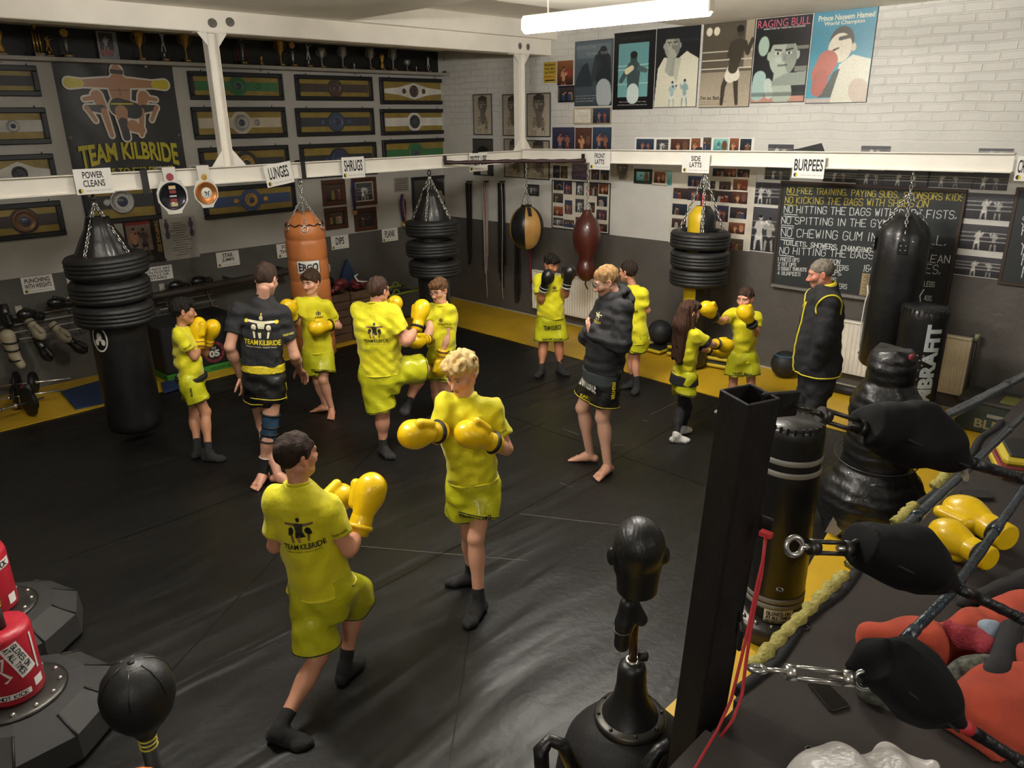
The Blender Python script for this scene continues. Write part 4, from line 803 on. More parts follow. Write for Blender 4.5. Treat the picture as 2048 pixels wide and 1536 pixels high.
    # -- shorts / trousers
    BT = o.get('bottom', 'shorts'); bm_ = {'yellow': SATIN_Y, 'black': BLACKSATIN}[o.get('shorts', 'yellow')] if BT != 'trousers' else BLACKCLOTH
    tb = .016; fr = np.clip((M[2] - P0['Z'][1]) / max(M[2] - (J['LK'][2] + J['RK'][2]) / 2, .1), .3, .95) if P0.get('Z') and P0['Z'][1] > 0 else o.get('short_len', .62)
    pz = [(-.30, .115 * w + tb, .10 * w + tb, 0), (-.1, .152 * w + tb + .004, .120 * w + tb, 0), (.04, .150 * w + tb * .7, .116 * w + bl * .6 + tb * .7, bl * .3), (max(.13, hem + .05), .142 * w + tb * .4, .106 * w + bl * .7 + tb * .4, bl * .4)]
    bp_ = [loft(M, A, [(h * L, a, b, c) for h, a, b, c in pz], .03)]
    for k in 'LR':
        h, kn, an = J[k + 'H'], J[k + 'K'], J[k + 'A']; d = nrm(kn - h)
        if BT == 'trousers': bp_ += [cone(h, kn, .09 * w + .014, .064 * w + .014, .03), cone(kn, lerp(kn, an, .97), .062 * w + .014, .05 * w + .016, .02)]
        else: bp_.append(cone(h, lerp(h, kn, fr + .12), .088 * w + tb, .094 * w + tb + o.get('short_flare', .012), .025).cut(lerp(h, kn, fr), d))
    pv, pf = skin_mesh(bp_, .0085, ripple(.005, 45, int(H * 31) + 1))
    link_mesh('shorts' if BT != 'trousers' else 'trousers', pv, pf, bm_, root)
    bvs = BVHTree.FromPolygons([tuple(v) for v in pv], [tuple(map(int, f)) for f in pf])
    if BT == 'shorts':
        tm = TRIM_K if o.get('shorts', 'yellow') == 'yellow' else TRIM_Y
        for k in 'LR':
            h, kn = J[k + 'H'], J[k + 'K']; d = nrm(kn - h); c = lerp(h, kn, fr); x, y, z = basis(d); ring = []
            for a_ in np.arange(40) * 2 * math.pi / 40:
                r_ = x * math.cos(a_) + y * math.sin(a_); hit = bvs.ray_cast(Vector(c - d * .012 + r_ * .3), Vector(-r_), .29)
                if hit[0] is not None and (np.array(hit[0]) - c) @ (np.array(hit[0]) - c) < (.17 * w) ** 2: ring.append(np.array(hit[0]))
            if len(ring) > 20: mb = MB(); mb.tube(ring, .0035, 5, True); mb.build('hem_piping', tm, root)
    if SH in ('yellow', 'black'):                  # stitched shirt hem standing off the shorts
        c = M + U * (hem + .012) * L; ring = []
        for a_ in np.arange(56) * 2 * math.pi / 56:
            d_ = Rv * math.cos(a_) + Fv * math.sin(a_); hit = bvh.ray_cast(Vector(c + d_ * .45), Vector(-d_), .44)
            if hit[0] is not None and np.linalg.norm(np.array(hit[0]) - c) < .27 * max(w, .9): ring.append(np.array(hit[0]))
        if len(ring) > 30: mb = MB(); mb.tube(ring, .0065, 6, True); mb.build('shirt_hem', sm, root)
    for wb in o.get('bands', []):                  # belts, waistbands and shirt tails round the hips
        nm, h0, h1, inf, m_ = wb; T = torso(th + .012 + inf, -.45, fl_ + .004)
        bo = loft(M, A, T, .02).cut(M + U * (hem + h1) * L, U).cut(M + U * (hem + h0) * L, -U)
        v, f = skin_mesh([bo], .006); link_mesh(nm, v, f, m_, root)
    for (txt, where, w_, h_, m_) in o.get('short_text', []):
        if where == 'front': O, ax, ay = M - U * .10 * L, -Rv, U
        elif where == 'hem': O, ax, ay = lerp((J['LH'] + J['RH']) / 2, (J['LK'] + J['RK']) / 2, fr - .14), -Rv, U
        elif where == 'rside': O, ax, ay = lerp(J['RH'], J['RK'], .25), -U, Fv
        else: O, ax, ay = lerp(J['LH'], J['LK'], .25), -U, -Fv
        decal('shorts_lettering', m_, [fit_text(txt, 0, 0, w_ * s, h_ * s, .03)], bvs, O, ax, ay, root, .35, .004)
    if BT == 'leggings' or o.get('leggings'):
        lp = []
        for k in 'LR': h, kn, an = J[k + 'H'], J[k + 'K'], J[k + 'A']; lp += [cone(h, kn, .095 * w, .070 * w, .03), cone(kn, an, .066 * w, .044 * s, .02), ell(kn + Fv * .012 * s, (.056 * w,) * 3, None, .02), ell(lerp(kn, an, .3) - Fv * .012 * s, (.062 * w, .062 * w, .1 * s), basis(an - kn), .03)]
        v, f = skin_mesh(lp, .008, ripple(.003, 60, 4)); link_mesh('leggings', v, f, BLACKCLOTH, root)
    # -- socks and shoes
    for k in 'LR':
        sk_ = o.get('sock' + k, o.get('sock'))
        if sk_ and not o.get('bare' + k):
            mt, ht = sk_; fp = foot_prims(*foot[k], s * 1.0, .004); An, kn = J[k + 'A'], J[k + 'K']; d = nrm(kn - An)
            fp.append(cone(An - d * .02, An + d * (ht + .03), .041 * s, .043 * s, .02).cut(An + d * ht, d))
            v, f = skin_mesh(fp, .006, ripple(.0015, 90, 2)); link_mesh('shoe' if o.get('shoes') else 'sock', v, f, mt, root)
    # -- gloves
    if o.get('gloves'):
        gm, cm_, gk = o['gloves']
        for k in 'LR':
            if o.get('hand' + k): continue
            E, W, Gc = J[k + 'E'], J[k + 'W'], J[k + 'G']; g = nrm(Gc - W); up = np.array([0, 0, 1.0])
            mid = (J['LG'] + J['RG']) / 2 - Gc; tt = nrm(mid - g * (mid @ g) + .35 * (up - g * (up @ g)) + 1e-6); pn = np.cross(g, tt)
            gp = [ell(Gc + g * .022 * gk, np.array((.070, .067, .088)) * gk, [tt, pn, g], .03), cone(Gc - g * .095 * gk, Gc, .046 * gk, .060 * gk, .04), ell(Gc + g * .05 * gk + pn * .014 * gk, np.array((.062, .055, .055)) * gk, [tt, pn, g], .03),
                  cone(Gc - g * .045 * gk + tt * .055 * gk - pn * .02 * gk, Gc + g * .04 * gk + tt * .072 * gk - pn * .026 * gk, .027 * gk, .025 * gk, .012)]
            v, f = skin_mesh(gp, .0065, ripple(.0012, 60, 8)); go = link_mesh('boxing_glove', v, f, gm, root)
            c0, c1 = Gc - g * .175 * gk, Gc - g * .088 * gk
            MB().lathe([(.043 * gk, 0), (.050 * gk, .004), (.052 * gk, np.linalg.norm(c1 - c0) * .6), (.050 * gk, np.linalg.norm(c1 - c0))], 20, c0, tuple(g), (True, False)).build('glove_cuff', gm if o.get('cuff') != 'black' else GLOVE_K, go)
            sb = MB()
            for q_ in (.18, .30, .72) if o.get('stripes') else (.45,): sb.torus(lerp(c0, c1, q_), .0505 * gk, .004 * gk if o.get('stripes') else .013 * gk, tuple(g), 22, 6)
            sb.build('wrist_strap', cm_, go)
    if o.get('glasses'):
        gb = MB(); fr_ = q(0, .107, .006)
        for k in (-1, 1):
            c = q(k * .034, .104, .004); gb.torus(c, .023 * hs, .0022, tuple(Y), 18, 5, .8); gb.tube([c + X * k * .022 * hs, q(k * .072, .09, .01), q(k * .084, .0, .012), q(k * .083, -.02, -.005)], .0022, 5)
        gb.tube([q(-.012, .105, .006), q(0, .108, .01), q(.012, .105, .006)], .002, 5); gb.build('glasses', mat('spectacle_frame', '241f1f', .4), root)
    return root, dict(M=M, N=N, U=U, R=Rv, F=Fv, L=L, J=J, s=s, bvh=bvh, bvs=bvs, A=A, torso=torso, w=w, G=np.array([G[0], G[1], 0]), q=q, hem=hem)

KID = dict(shirt='yellow', gloves=(GLOVE_Y, TRIM_K, 1.0), sock=(SOCK_K, .1), logo_back=.17)
def kid(**k): d = dict(KID); d.update(k); return d
SK1, SK2, SK3 = 'c98f72', 'b97d5c', 'd29c80'
person('boyL', 'boy in yellow kit with a black belt, gloves at his chin', 1.42, .98, 'b4805f', '17120f',
       kid(sleeve_textR=1, stripes=True, gloves=(GLOVE_Y, mat('maroon_stripe', '5a2420', .5), .97), bands=[('belt', -.065, .015, .006, TRIM_K)], style='mop', hem=-.0, belly=.02, short_text=[('FIGHTER', 'rside', .10, .022, TRIM_K), ('TEAM', 'front', .16, .05, TRIM_K)], short_len=.6, hairlen=.016))
r, q = person('blackT', 'man in black t-shirt and shorts seen from behind with a blue knee brace', 1.80, 1.0, 'c09078', '33241b',
       dict(shirt='black', shorts='black', logo_back=.21, sleeve_textR=1, bareL=1, bareR=1, handL=((-.1, .0, -1), (0.5, -.8, 0), 22), handR=((-.55, -.3, -.75), (0.2, .2, -.9), 26), bands=[('waistband', -.085, .012, -.010, mat('yellow_satin_band', 'cdb92c', .35, bump=.5, bscale=60))], hem=.0, short_len=.5, hairlen=.014, style='short', short_text=[('FIGHTER', 'rside', .16, .025, TRIM_Y)]))
BRACE_B = mat('blue_neoprene', '14364f', .7, var=.2, bump=.2, bscale=90); BRACE_K = mat('black_neoprene', '121315', .75, var=.2)
jk = q['J']; kn, an, hp_ = jk['RK'], jk['RA'], jk['RH']; a0 = lerp(kn, hp_, .27); a1 = lerp(kn, an, .30)
v, f = skin_mesh([cone(lerp(a0, kn, -.2), kn, .071, .062, .02).cut(a0, a0 - kn), cone(kn, lerp(kn, an, .42), .062, .066, .02).cut(a1, an - kn)], .006, ripple(.002, 70, 2)); kb = link_mesh('knee_brace', v, f, BRACE_B, r)
mb = MB()
for p_, r_ in ((a0, .0745), (kn, .0665), (lerp(kn, a1, .5), .0675), (a1, .0685)): mb.torus(p_, r_, .008, tuple(nrm(hp_ - an)), 24, 6)
mb.build('brace_strap', BRACE_K, kb)
for k in 'LR':
    if k == 'R':
        an, kn = jk[k + 'A'], jk[k + 'K']; d = nrm(kn - an); v, f = skin_mesh([cone(an - d * .015, an + d * .17, .044, .047, .01).cut(an + d * .14, d).cut(an - d * .025, -d)], .006); ab = link_mesh('ankle_support', v, f, BRACE_K, r)
        MB().torus(an + d * .14, .047, .004, tuple(d), 22, 5).build('support_edge', TRIM_W, ab)
person('boyC', 'boy in yellow kit standing barefoot in front of the orange punch bag', 1.48, 1.02, SK3, '3d2c1e', kid(logo_chest=.055, logo_back=0, bareL=1, bareR=1, style='mop', hairlen=.02, blush=.8, sleeve_textL=1, short_text=[('EASY', 'hem', .12, .03, TRIM_K)], short_len=.55, short_flare=.03, hem=-.16))
person('kicker', 'heavy boy in yellow kit seen from behind, kneeing the boy in glasses', 1.60, 1.3, SK1, '3a281e', kid(glasses=1, logo_back=.17, style='short', hairlen=.014, short_len=.72, hem=-.22, flare=.03, sock=(SOCK_K, .1)))
person('glasses', 'boy in yellow kit with glasses holding both gloves low, facing the kicking boy', 1.42, 1.12, SK3, '5b3f28', kid(glasses=1, logo_chest=.05, logo_back=0, style='side', hairlen=.014, belly=.03, stripes=True, gloves=(GLOVE_Y, mat('maroon_stripe', '5a2420', .5), .97), sleeve_textL=1, blush=.6, short_text=[('TEAM', 'front', .14, .05, TRIM_K)]))
person('blond', 'tall boy in yellow kit with curly blond hair, gloves held at his waist', 1.62, 1.0, SK3, 'c9ab72', kid(style='curly', hairlen=.022, logo_chest=.055, logo_back=0, cuff='y', sleeve_textL=1, blush=.7, brow='8a6a42', short_len=.62, short_flare=.03, flare=.025, hem=-.22, gloves=(GLOVE_Y, TRIM_K, 1.08), short_text=[('TRAIN HARD', 'hem', .2, .03, TRIM_K)]))
person('near', 'boy in yellow kit nearest the camera, lunging with one glove raised high', 1.56, 1.0, SK1, '2a1d16', kid(style='short', hairlen=.010, gloves=(GLOVE_Y, GLOVE_Y, 1.12), sleeve_textR=1, short_len=.72, hem=-.24, flare=.03, short_flare=.025))
person('corner', 'stocky boy in yellow kit with black boxing gloves beside the white radiator', 1.38, 1.22, 'a9704f', '17110e', kid(gloves=(GLOVE_K, mat('white_glove_edge', 'b9b8b0', .5), 1.0), logo_chest=.05, logo_back=0, style='mop', hairlen=.014, belly=.045, hem=-.12, short_len=.68, short_flare=.02, stripes=True, short_text=[('TEAM KILBRIDE', 'front', .26, .075, TRIM_K), ('TRAIN HARD  FIGHT EASY', 'hem', .3, .025, TRIM_K)]))
r, q = person('coach', 'bearded man in glasses and a black hoodie standing with folded arms on the black floor', 1.77, 1.02, 'c79a82', '8f6f47', dict(shirt='hoodie', shorts='black', sleeve=1.95, hem=-.12, flare=.006, bareL=1, bareR=1, handL=((-.3, -.6, .3), (-.5, .5, .2), 30), glasses=1, beard=.75, brow='7a5230', style='short', hairlen=.012, logo_chest=.06, short_len=.46, belly=.02,
       bands=[('t_shirt_tail', -.13, .012, -.006, mat('charcoal_cotton', '33393a', .9, bump=.3, bscale=40))], short_text=[('TEAM KILBRIDE', 'front', .26, .09, TRIM_W), ('FIGHTER', 'lside', .14, .03, TRIM_Y), ('EASY', 'hem', .08, .03, TRIM_Y)]))
person('behind', 'boy with glasses in yellow kit seen from behind, standing past the man in the hoodie', 1.40, .95, SK1, '251a14', kid(glasses=1, logo_back=.17, style='short', hairlen=.012, short_len=.7, hem=-.2))
r, q = person('girl', 'girl with long brown hair, yellow t-shirt and black leggings', 1.27, .95, SK3, '3e281c', kid(style='long', hairlen=.012, leggings=True, sock=(SOCK_W, .01), logo_back=0, hem=-.06, flare=.02, short_len=.4, short_flare=.03, gloves=(GLOVE_Y, TRIM_K, .9), bands=[('black_t_shirt_tail', -.17, .012, .004, BLACKCLOTH)]))
for k in 'LR':
    S, E = q['J'][k + 'S'], q['J'][k + 'E']; d = nrm(E - S); v, f = skin_mesh([cone(lerp(S, E, .5), lerp(S, E, .95), .056, .058, .01).cut(lerp(S, E, .84), d).cut(lerp(S, E, .58), -d)], .006); link_mesh('black_sleeve', v, f, BLACKCLOTH, r)
person('puncher', 'small boy in yellow kit throwing a straight punch at the long-haired girl', 1.27, 1.0, SK1, '3a2a20', kid(logo_back=0, style='short', hairlen=.008, sock=(SOCK_W, .06), short_len=.6, hem=-.26, flare=.03, gloves=(GLOVE_Y, TRIM_K, .95), cuff='black', short_text=[('TRAIN  EASY', 'hem', .26, .03, TRIM_K)]))
r, q = person('oldman', 'grey-haired man in a yellow-collared black jacket in front of the chalkboard', 1.75, 1.1, 'b97a62', '6f675c', dict(shirt='jacket', sleeve=1.97, bottom='trousers', hem=-.30, flare=.02, sock=(BLACKSATIN, .03), shoes=True, handL=((0, .1, -1), (-.7, .7, 0), 25), handR=((0, .1, -1), (.7, -.7, 0), 25), style='buzz', hairlen=.004, blush=.3, beard=.35, belly=.035, logo_back=.17))
N, U, Fv, Rv, M, L, s = [q[k] for k in ('N', 'U', 'F', 'R', 'M', 'L', 's')]
mb = MB(); cp = []
for a_ in np.linspace(-2.5, 2.5, 21):              # stand-up collar and the piping of the jacket
    cp.append(N + Rv * .088 * math.sin(a_) - Fv * .080 * math.cos(a_) + U * (.012 - .03 * (1 - math.cos(a_)) * .5))
mb.tube(cp, .026, 8, False, (.28, 1.25)); mb.build('collar', TRIM_Y, r)
def on_jacket(pts):
    out = []
    for c, d in pts:
        h = q['bvh'].ray_cast(Vector(c + d * .5), Vector(-d), .6)
        if h[0] is not None: out.append(np.array(h[0]) + d * .003)
    return out
mb = MB()
p = on_jacket([(M + U * L * t, nrm(Fv + .05 * Rv)) for t in np.linspace(q['hem'] + .02, .82, 24)]); mb.tube(p, .008, 6)
p = on_jacket([(M + U * L * (q['hem'] + .03), Fv * math.cos(a_) + Rv * math.sin(a_)) for a_ in np.linspace(-3.1, 3.1, 44)]); mb.tube(p, .006, 6)
for k, sg in (('L', -1), ('R', 1)):
    S = q['J'][k + 'S']; p = on_jacket([(S - U * .06 + (U * math.cos(a_) + Fv * math.sin(a_)) * .085 - Rv * sg * .02, nrm(Rv * sg + U * .4 * math.cos(a_) + Fv * .3 * math.sin(a_))) for a_ in np.linspace(-2.0, 2.0, 18)])
    if len(p) > 3: mb.tube(p, .008, 6)
mb.build('piping', TRIM_Y, r)
# ---------------------------------------------------------------- things on the long wall (left)
FR_L = ((-1, 0, 0), (0, 0, 1), (0, 1, 0)); FR_R = ((0, 1, 0), (0, 0, 1), (1, 0, 0))
def wall_rect(side, tl, br, off=0.0):             # where two opposite corners seen in the photo meet the wall plane
    ax = 1 if side == 'L' else 0
    a = on_plane(*tl, ax, off); b = on_plane(*br, ax, off); c = (a + b) / 2
    return c, abs((b - a)[0 if side == 'L' else 1]), abs(a[2] - b[2])
def hang(name, label, cat, side, tl, br, off=0.0, group=None, tilt=0.0):
    c, w, h = wall_rect(side, tl, br, off); c = c.copy(); c[1 if side == 'L' else 0] = off + .002
    fr = FR_L if side == 'L' else FR_R
    if tilt:
        X = np.array(fr[0], float); Y = np.array(fr[1], float); q, s_ = math.cos(tilt), math.sin(tilt); fr = (X * q + Y * s_, Y * q - X * s_, fr[2])
    return thing(name, label, cat, tuple(c), group=group, frame=fr), w, h
FRAME_K = mat('black_case_edge', '17171a', .45, var=.25); FRAME_B = mat('brown_wood_frame', '4a2a1c', .4, var=.25, vscale=30)
GOLD = mat('gold_plate', 'b8924a', .3, .8, var=.25, vscale=60, bump=.4, bscale=160); SILVER = mat('silver_plate', 'a8a8a4', .28, .85, var=.2, vscale=60, bump=.3, bscale=160)
CHROME = mat('bright_steel', 'c4c4c0', .22, .9, var=.1); DKSTEEL = mat('dark_steel', '4b4946', .4, .8, var=.25)
BACKY = mat('gold_satin_backing', '8e761a', .45, var=.25, vscale=9, bump=.5, bscale=9)
FILM = bpy.data.materials.new('clear_film'); FILM.use_nodes = True
_b = FILM.node_tree.nodes['Principled BSDF']; _b.inputs['Alpha'].default_value = .018; _b.inputs['Roughness'].default_value = .08; _b.inputs['Base Color'].default_value = (1, 1, 1, 1)
def border(mb, w, h, b, d, bev=.006, z=0):
    mb.box((0, h / 2 - b / 2, z + d / 2), (w, b, d), None, bev); mb.box((0, -h / 2 + b / 2, z + d / 2), (w, b, d), None, bev)
    mb.box((-w / 2 + b / 2, 0, z + d / 2), (b, h - 2 * b, d), None, bev); mb.box((w / 2 - b / 2, 0, z + d / 2), (b, h - 2 * b, d), None, bev)
def belt_case(label, tl, br, strap, plate, shape, side=(), green=0):
    t, w, h = hang('belt_case', label, 'framed belt', 'L', tl, br, group='championship belts framed on the wall')
    top = t.location[2] + h / 2
    if top > 3.45: h -= top - 3.45; t.location[2] -= (top - 3.45) / 2
    mb = MB(); border(mb, w, h, .055, .05); mb.build('case_frame', FRAME_K, t)
    MB().box((0, 0, .006), (w - .08, h - .08, .012)).build('backing', BACKY, t)
    sm_ = mat('belt_leather_' + strap, strap, .5, var=.15, bump=.15); hh = h * .16; W2 = w * .44; R_ = h * .33
    pts = {'taper': [(-W2, hh * .5), (-W2 * .5, hh * .9), (0, R_ * .95), (W2 * .5, hh * .9), (W2, hh * .5), (W2, -hh * .5), (W2 * .5, -hh * .9), (0, -R_ * .95), (-W2 * .5, -hh * .9), (-W2, -hh * .5)],
           'round': [(-W2, hh), (-R_ * 1.1, hh)] + [(R_ * 1.12 * math.cos(a), R_ * 1.12 * math.sin(a)) for a in np.linspace(2.6, .54, 12)] + [(R_ * 1.1, hh), (W2, hh), (W2, -hh), (R_ * 1.1, -hh)] + [(R_ * 1.12 * math.cos(a), -R_ * 1.12 * math.sin(a)) for a in np.linspace(.54, 2.6, 12)] + [(-R_ * 1.1, -hh), (-W2, -hh)],
           'strap': [(-W2, hh), (W2, hh), (W2, -hh), (-W2, -hh)]}[shape][::-1]
    st = MB().prism(pts, .012, .024).build('belt_strap', sm_, t)
    if plate is not None:
        pm, pr = plate; p = MB(); p.lathe([(R_ * pr, .024), (R_ * pr, .030), (R_ * pr * .82, .034), (R_ * pr * .8, .030), (R_ * pr * .5, .033), (.001, .036)], 24, cap=(True, False)); pl_ = p.build('belt_plate', pm, st)
        MB().lathe([(R_ * pr * .42, .0345), (R_ * pr * .4, .038), (.001, .039)], 18, cap=(False, False)).build('plate_emblem', mat('emblem_enamel', '2b3550', .3), pl_)
    for sx in side:
        p = MB(); p.lathe([(R_ * .3, .024), (R_ * .3, .030), (R_ * .18, .033), (.001, .034)], 16, (sx * w, 0, 0), cap=(True, False)); p.build('side_plate', plate[0] if plate else SILVER, st)
    MB().box((0, 0, .044), (w - .1, h - .1, .002)).build('clear_cover', FILM, t)
    for sx in (-1, 1): MB().cyl((sx * w * .36, h / 2 - .01, .01), (sx * w * .36, h / 2 + .02, .02), .006, n=8).build('hook', DKSTEEL, t)
BELTS = [('black belt in a case left of the hanging banner, top of the cut-off column', (-66, 118), (82, 193), '1c1b1a', None, 'strap', ()),
 ('pale belt with a small plate, left of the banner, second case down', (-58, 215), (102, 287), 'b9b6ac', (SILVER, .5), 'strap', ()),
 ('white tapered belt left of the banner, third case down behind the white rail', (-48, 312), (118, 380), 'c9c6bd', (mat('dark_plate', '33302f', .4, .4), .6), 'taper', ()),
 ('brown belt with a large plate below the rail, lowest case at the left edge', (-42, 412), (132, 469), '2b1d15', (mat('bronze_plate', '6a4a2c', .35, .7), 1.0), 'round', ()),
 ('green round belt in the top case just right of the banner', (370, 131), (566, 201), '1f6a30', (mat('green_plate', '2b6a3a', .4, .3), .85), 'round', (.22,)),
 ('cream belt with round medallions in the second case right of the banner', (379, 214), (573, 274), 'bdb29a', (SILVER, .8), 'round', (.17, -.2)),
 ('dark belt with pale side plates in the third case right of the banner', (394, 296), (580, 356), '25262b', (GOLD, .8), 'round', (-.2,)),
 ('dark brown belt with a bronze centre in the top case of the third full column', (586, 144), (744, 202), '3a2a22', (mat('bronze_plate', '6a4a2c', .35, .7), .85), 'round', ()),
 ('navy belt with a big medallion and two side plates, middle of the third column', (588, 216), (747, 269), '262a36', (mat('navy_plate', '40506a', .35, .4), 1.0), 'round', (-.17, .17)),
 ('black belt with a blue medallion just above the shrugs sign', (596, 289), (753, 347), '17191f', (mat('blue_plate', '2c3c66', .35, .4), .9), 'round', (-.17, .17)),
 ('white tapered belt with a black tip in the top case nearest the corner', (756, 149), (889, 209), 'd2cfc6', (mat('bronze_plate', '6a4a2c', .35, .7), .7), 'taper', (-.15, .15)),
 ('white belt with a dark oval plate in the middle case nearest the corner', (758, 218), (891, 267), 'd0cdc4', (mat('dark_plate', '33302f', .4, .4), .8), 'round', ()),
 ('green belt in the lowest case nearest the corner, half hidden by the rail', (762, 280), (892, 332), '1f6a30', (mat('green_plate', '2b6a3a', .4, .3), .9), 'round', ()),
 ('black belt with two silver discs in the case behind the left tyre bag chains', (157, 366), (322, 437), '17171a', (SILVER, .9), 'strap', (-.2,)),
 ('blue belt with small gold plates in the case below the lunges sign', (400, 376), (592, 421), '27406e', (GOLD, .7), 'round', (-.16, .16))]
for b in BELTS: belt_case(*b)

# the club banner
t, w, h = hang('wall_banner', 'black club banner of crouching fighters with lime yellow lettering', 'banner', 'L', (101, 120), (375, 352))
bn = MB(); nx, ny = 30, 24; V = []; 
for j in range(ny + 1):
    for i in range(nx + 1):
        x = (i / nx - .5) * w; y = (j / ny - .5) * h; V.append((x, y, .012 + .008 * math.sin(i * .5 + j * .35) * math.sin(j * .2)))
bn.add(V, [(j * (nx + 1) + i, j * (nx + 1) + i + 1, (j + 1) * (nx + 1) + i + 1, (j + 1) * (nx + 1) + i) for j in range(ny) for i in range(nx)])
bn.build('banner_cloth', mat('black_banner_vinyl', '232322', .4, var=.2, bump=.15, bscale=8), t)
k = w * .32; oy = h * .13; it = []; col = []
def A_(pts, c, s=1): it.append((np.array(pts, float) * [k, k] + [0, oy], [tuple(range(len(pts)))])); col.append(hexc(c))
def D_(x, y, r, c, r2=None): v, f = disc2d(x * k, y * k + oy, r * k, 18, r2 and r2 * k); it.append((v, f)); col.append(hexc(c))
def limb(x0, y0, x1, y1, r0, r1, c): 
    d = np.array([x1 - x0, y1 - y0]); n_ = np.array([-d[1], d[0]]) / np.hypot(*d); a = np.array([x0, y0]); b = np.array([x1, y1]); A_([a - n_ * r0, b - n_ * r1, b + n_ * r1, a + n_ * r0], c); D_(*a, r0, c); D_(*b, r1, c)
SKN, OUTL, YL, DK_ = 'ab7d58', 'd8d2c4', 'c8b82a', '191918'
for pas in (0, 1):                                 # pale outline first, the figures over it
    e = .045 if pas == 0 else 0; cc = (lambda c: OUTL if pas == 0 else c)
    for s in (-1, 1):
        limb(s * .28, .62, s * .95, .60, .13 + e, .09 + e, cc(SKN)); limb(s * .98, .60, s * 1.25, .60, .10 + e, .13 + e, cc(YL))
        limb(s * .62, .28, s * .5, -.02, .15 + e, .10 + e, cc(SKN)); limb(s * .62, .25, s * .95, .2, .06 + e, .05 + e, cc(SKN)); limb(s * .55, -.05, s * .92, -.02, .11 + e, .07 + e, cc('2b2b28')); limb(s * .92, -.02, s * .75, -.35, .06 + e, .05 + e, cc(SKN)); limb(s * .5, -.1, s * .4, -.75, .08 + e, .05 + e, cc(SKN))
    limb(0, .55, 0, .1, .30 + e, .22 + e, cc(SKN)); limb(-.1, .0, .3, -.1, .24 + e, .22 + e, cc('20201e')); limb(-.05, -.12, -.05, -.4, .17 + e, .13 + e, cc(SKN)); limb(-.05, -.4, -.02, -.8, .12 + e, .1 + e, cc('1c1b1a')); limb(.2, -.5, .42, -.62, .16 + e, .1 + e, cc(SKN))
    D_(0, .9, .15 + e, cc(SKN), .19 + e); limb(0, 1.12, .0, 1.25, .04 + e, .03 + e, cc(YL)); 
A_([(-.17, .86), (.17, .84), (.17, .95), (-.17, .97)], '2c2621'); A_([(-.3, .06), (.3, .06), (.3, .1), (-.3, .1)], YL); A_([(-.02, .3), (.02, .3), (.02, .5), (-.02, .5)], '7d5639'); A_([(-.25, .42), (.25, .42), (.25, .45), (-.25, .45)], '7d5639')
mb = MB(); zz = .024
for (v, f), c in zip(it, col): mb.col = c; zz += .00006; mb.add(np.c_[v, np.full(len(v), zz)], f, False)
mb.build('banner_print', vmat('photo_print', .35), t, True)
LT = mat('lime_print', 'b9ad27', .5)
v, f = fit_text('TEAM KILBRIDE', 0, 0, w * .86, h * .15, .035); u = v[:, 0] / (w * .43); v = np.c_[v[:, 0], v[:, 1] * (1 + .35 * u ** 2) - h * .275 + .05 * h * (u ** 2) * -1 + .03 * h]
glyphs(t, 'banner_lettering', LT, [(v, f), fit_text('DARE TO F*** S*** UP', .02 * w, -h * .42, w * .7, h * .06, .02)], .031)
for sx in (-1, 1): MB().torus((sx * w * .47, -h * .12, .02), .012, .004).build('eyelet', CHROME, t)

# paper signs
PAPER = mat('white_paper', 'e6e3dc', .6, var=.03); INK = mat('black_ink', '171616', .6); BADGE = mat('yellow_badge', 'd0bb2a', .6); GREYINK = mat('grey_ink', '8a8880', .7)
def sign(label, side, tl, br, lines, off=0.0, tilt=0.0, small=True):
    t, w, h = hang('exercise_sign', label, 'sign', side, tl, br, off, 'paper exercise signs', tilt)
    MB().box((0, 0, .0015), (w, h, .003)).build('paper', PAPER, t)
    n = len(lines); it = []; top = h * (.5 - .08); body = h * (.66 if small else .86); lh = body / n
    for i, (s, fw) in enumerate(lines): it.append(fit_text(s, 0, top - lh * (i + .5), w * fw, lh * .82, .022))
    glyphs(t, 'lettering', INK, it, .0035)
    if small:
        r = h * .10; bx = -w * .38
        glyphs(t, 'badge', BADGE, [disc2d(bx, -h * .36, r, 16)], .0036); glyphs(t, 'badge_fighter', INK, [(disc2d(bx, -h * .36, r, 16)[0][4:13], [tuple(range(9))])], .0040)
        glyphs(t, 'motto', GREYINK, [fit_text('TRAIN HARD, FIGHT EASY', w * .1, -h * .37, w * .7, h * .07)], .0036)
sign('white paper sign reading punching with weights on the grey wall', 'L', (40, 556), (110, 580), [('PUNCHING', .8), ('WITH WEIGHTS', .86)])
sign('white paper sign half hidden behind the left tyre bag tyres', 'L', (130, 544), (196, 568), [('TUCK', .5), ('STANDS', .7)])
sign('white paper sign about not spitting, right of the left tyre bag', 'L', (284, 537), (347, 556), [('DO NOT SPIT', .86), ('ON FLOORS', .8), ('WALLS OR', .74), ('STAIRS', .55)], 0, 0, False)
sign('white paper sign reading star jumps on the grey wall edge', 'L', (431, 506), (480, 529), [('STAR', .45), ('JUMPS', .55)])
sign('white paper sign partly hidden behind the orange punch bag', 'L', (552, 489), (602, 510), [('SQUAT', .6), ('THRUSTS', .75)])
sign('white paper sign reading dips below the framed photographs', 'L', (661, 473), (698, 495), [('DIPS', .48)])
sign('white paper sign reading plank near the corner tyre bag', 'L', (763, 459), (796, 480), [('PLANK', .64)])
RF = RY + .055
CLIP = mat('black_strap_web', '141414', .7)
sign('white paper sign reading power cleans clipped on the rail', 'L', (144, 339), (229, 385), [('POWER', .55), ('CLEANS', .58)], RF)
sign('white paper sign reading lunges hanging askew on the rail', 'L', (527, 328), (587, 368), [('LUNGES', .72)], RF, .13)
sign('white paper sign reading shrugs on the rail', 'L', (682, 315), (730, 354), [('SHRUGS', .82)], RF)
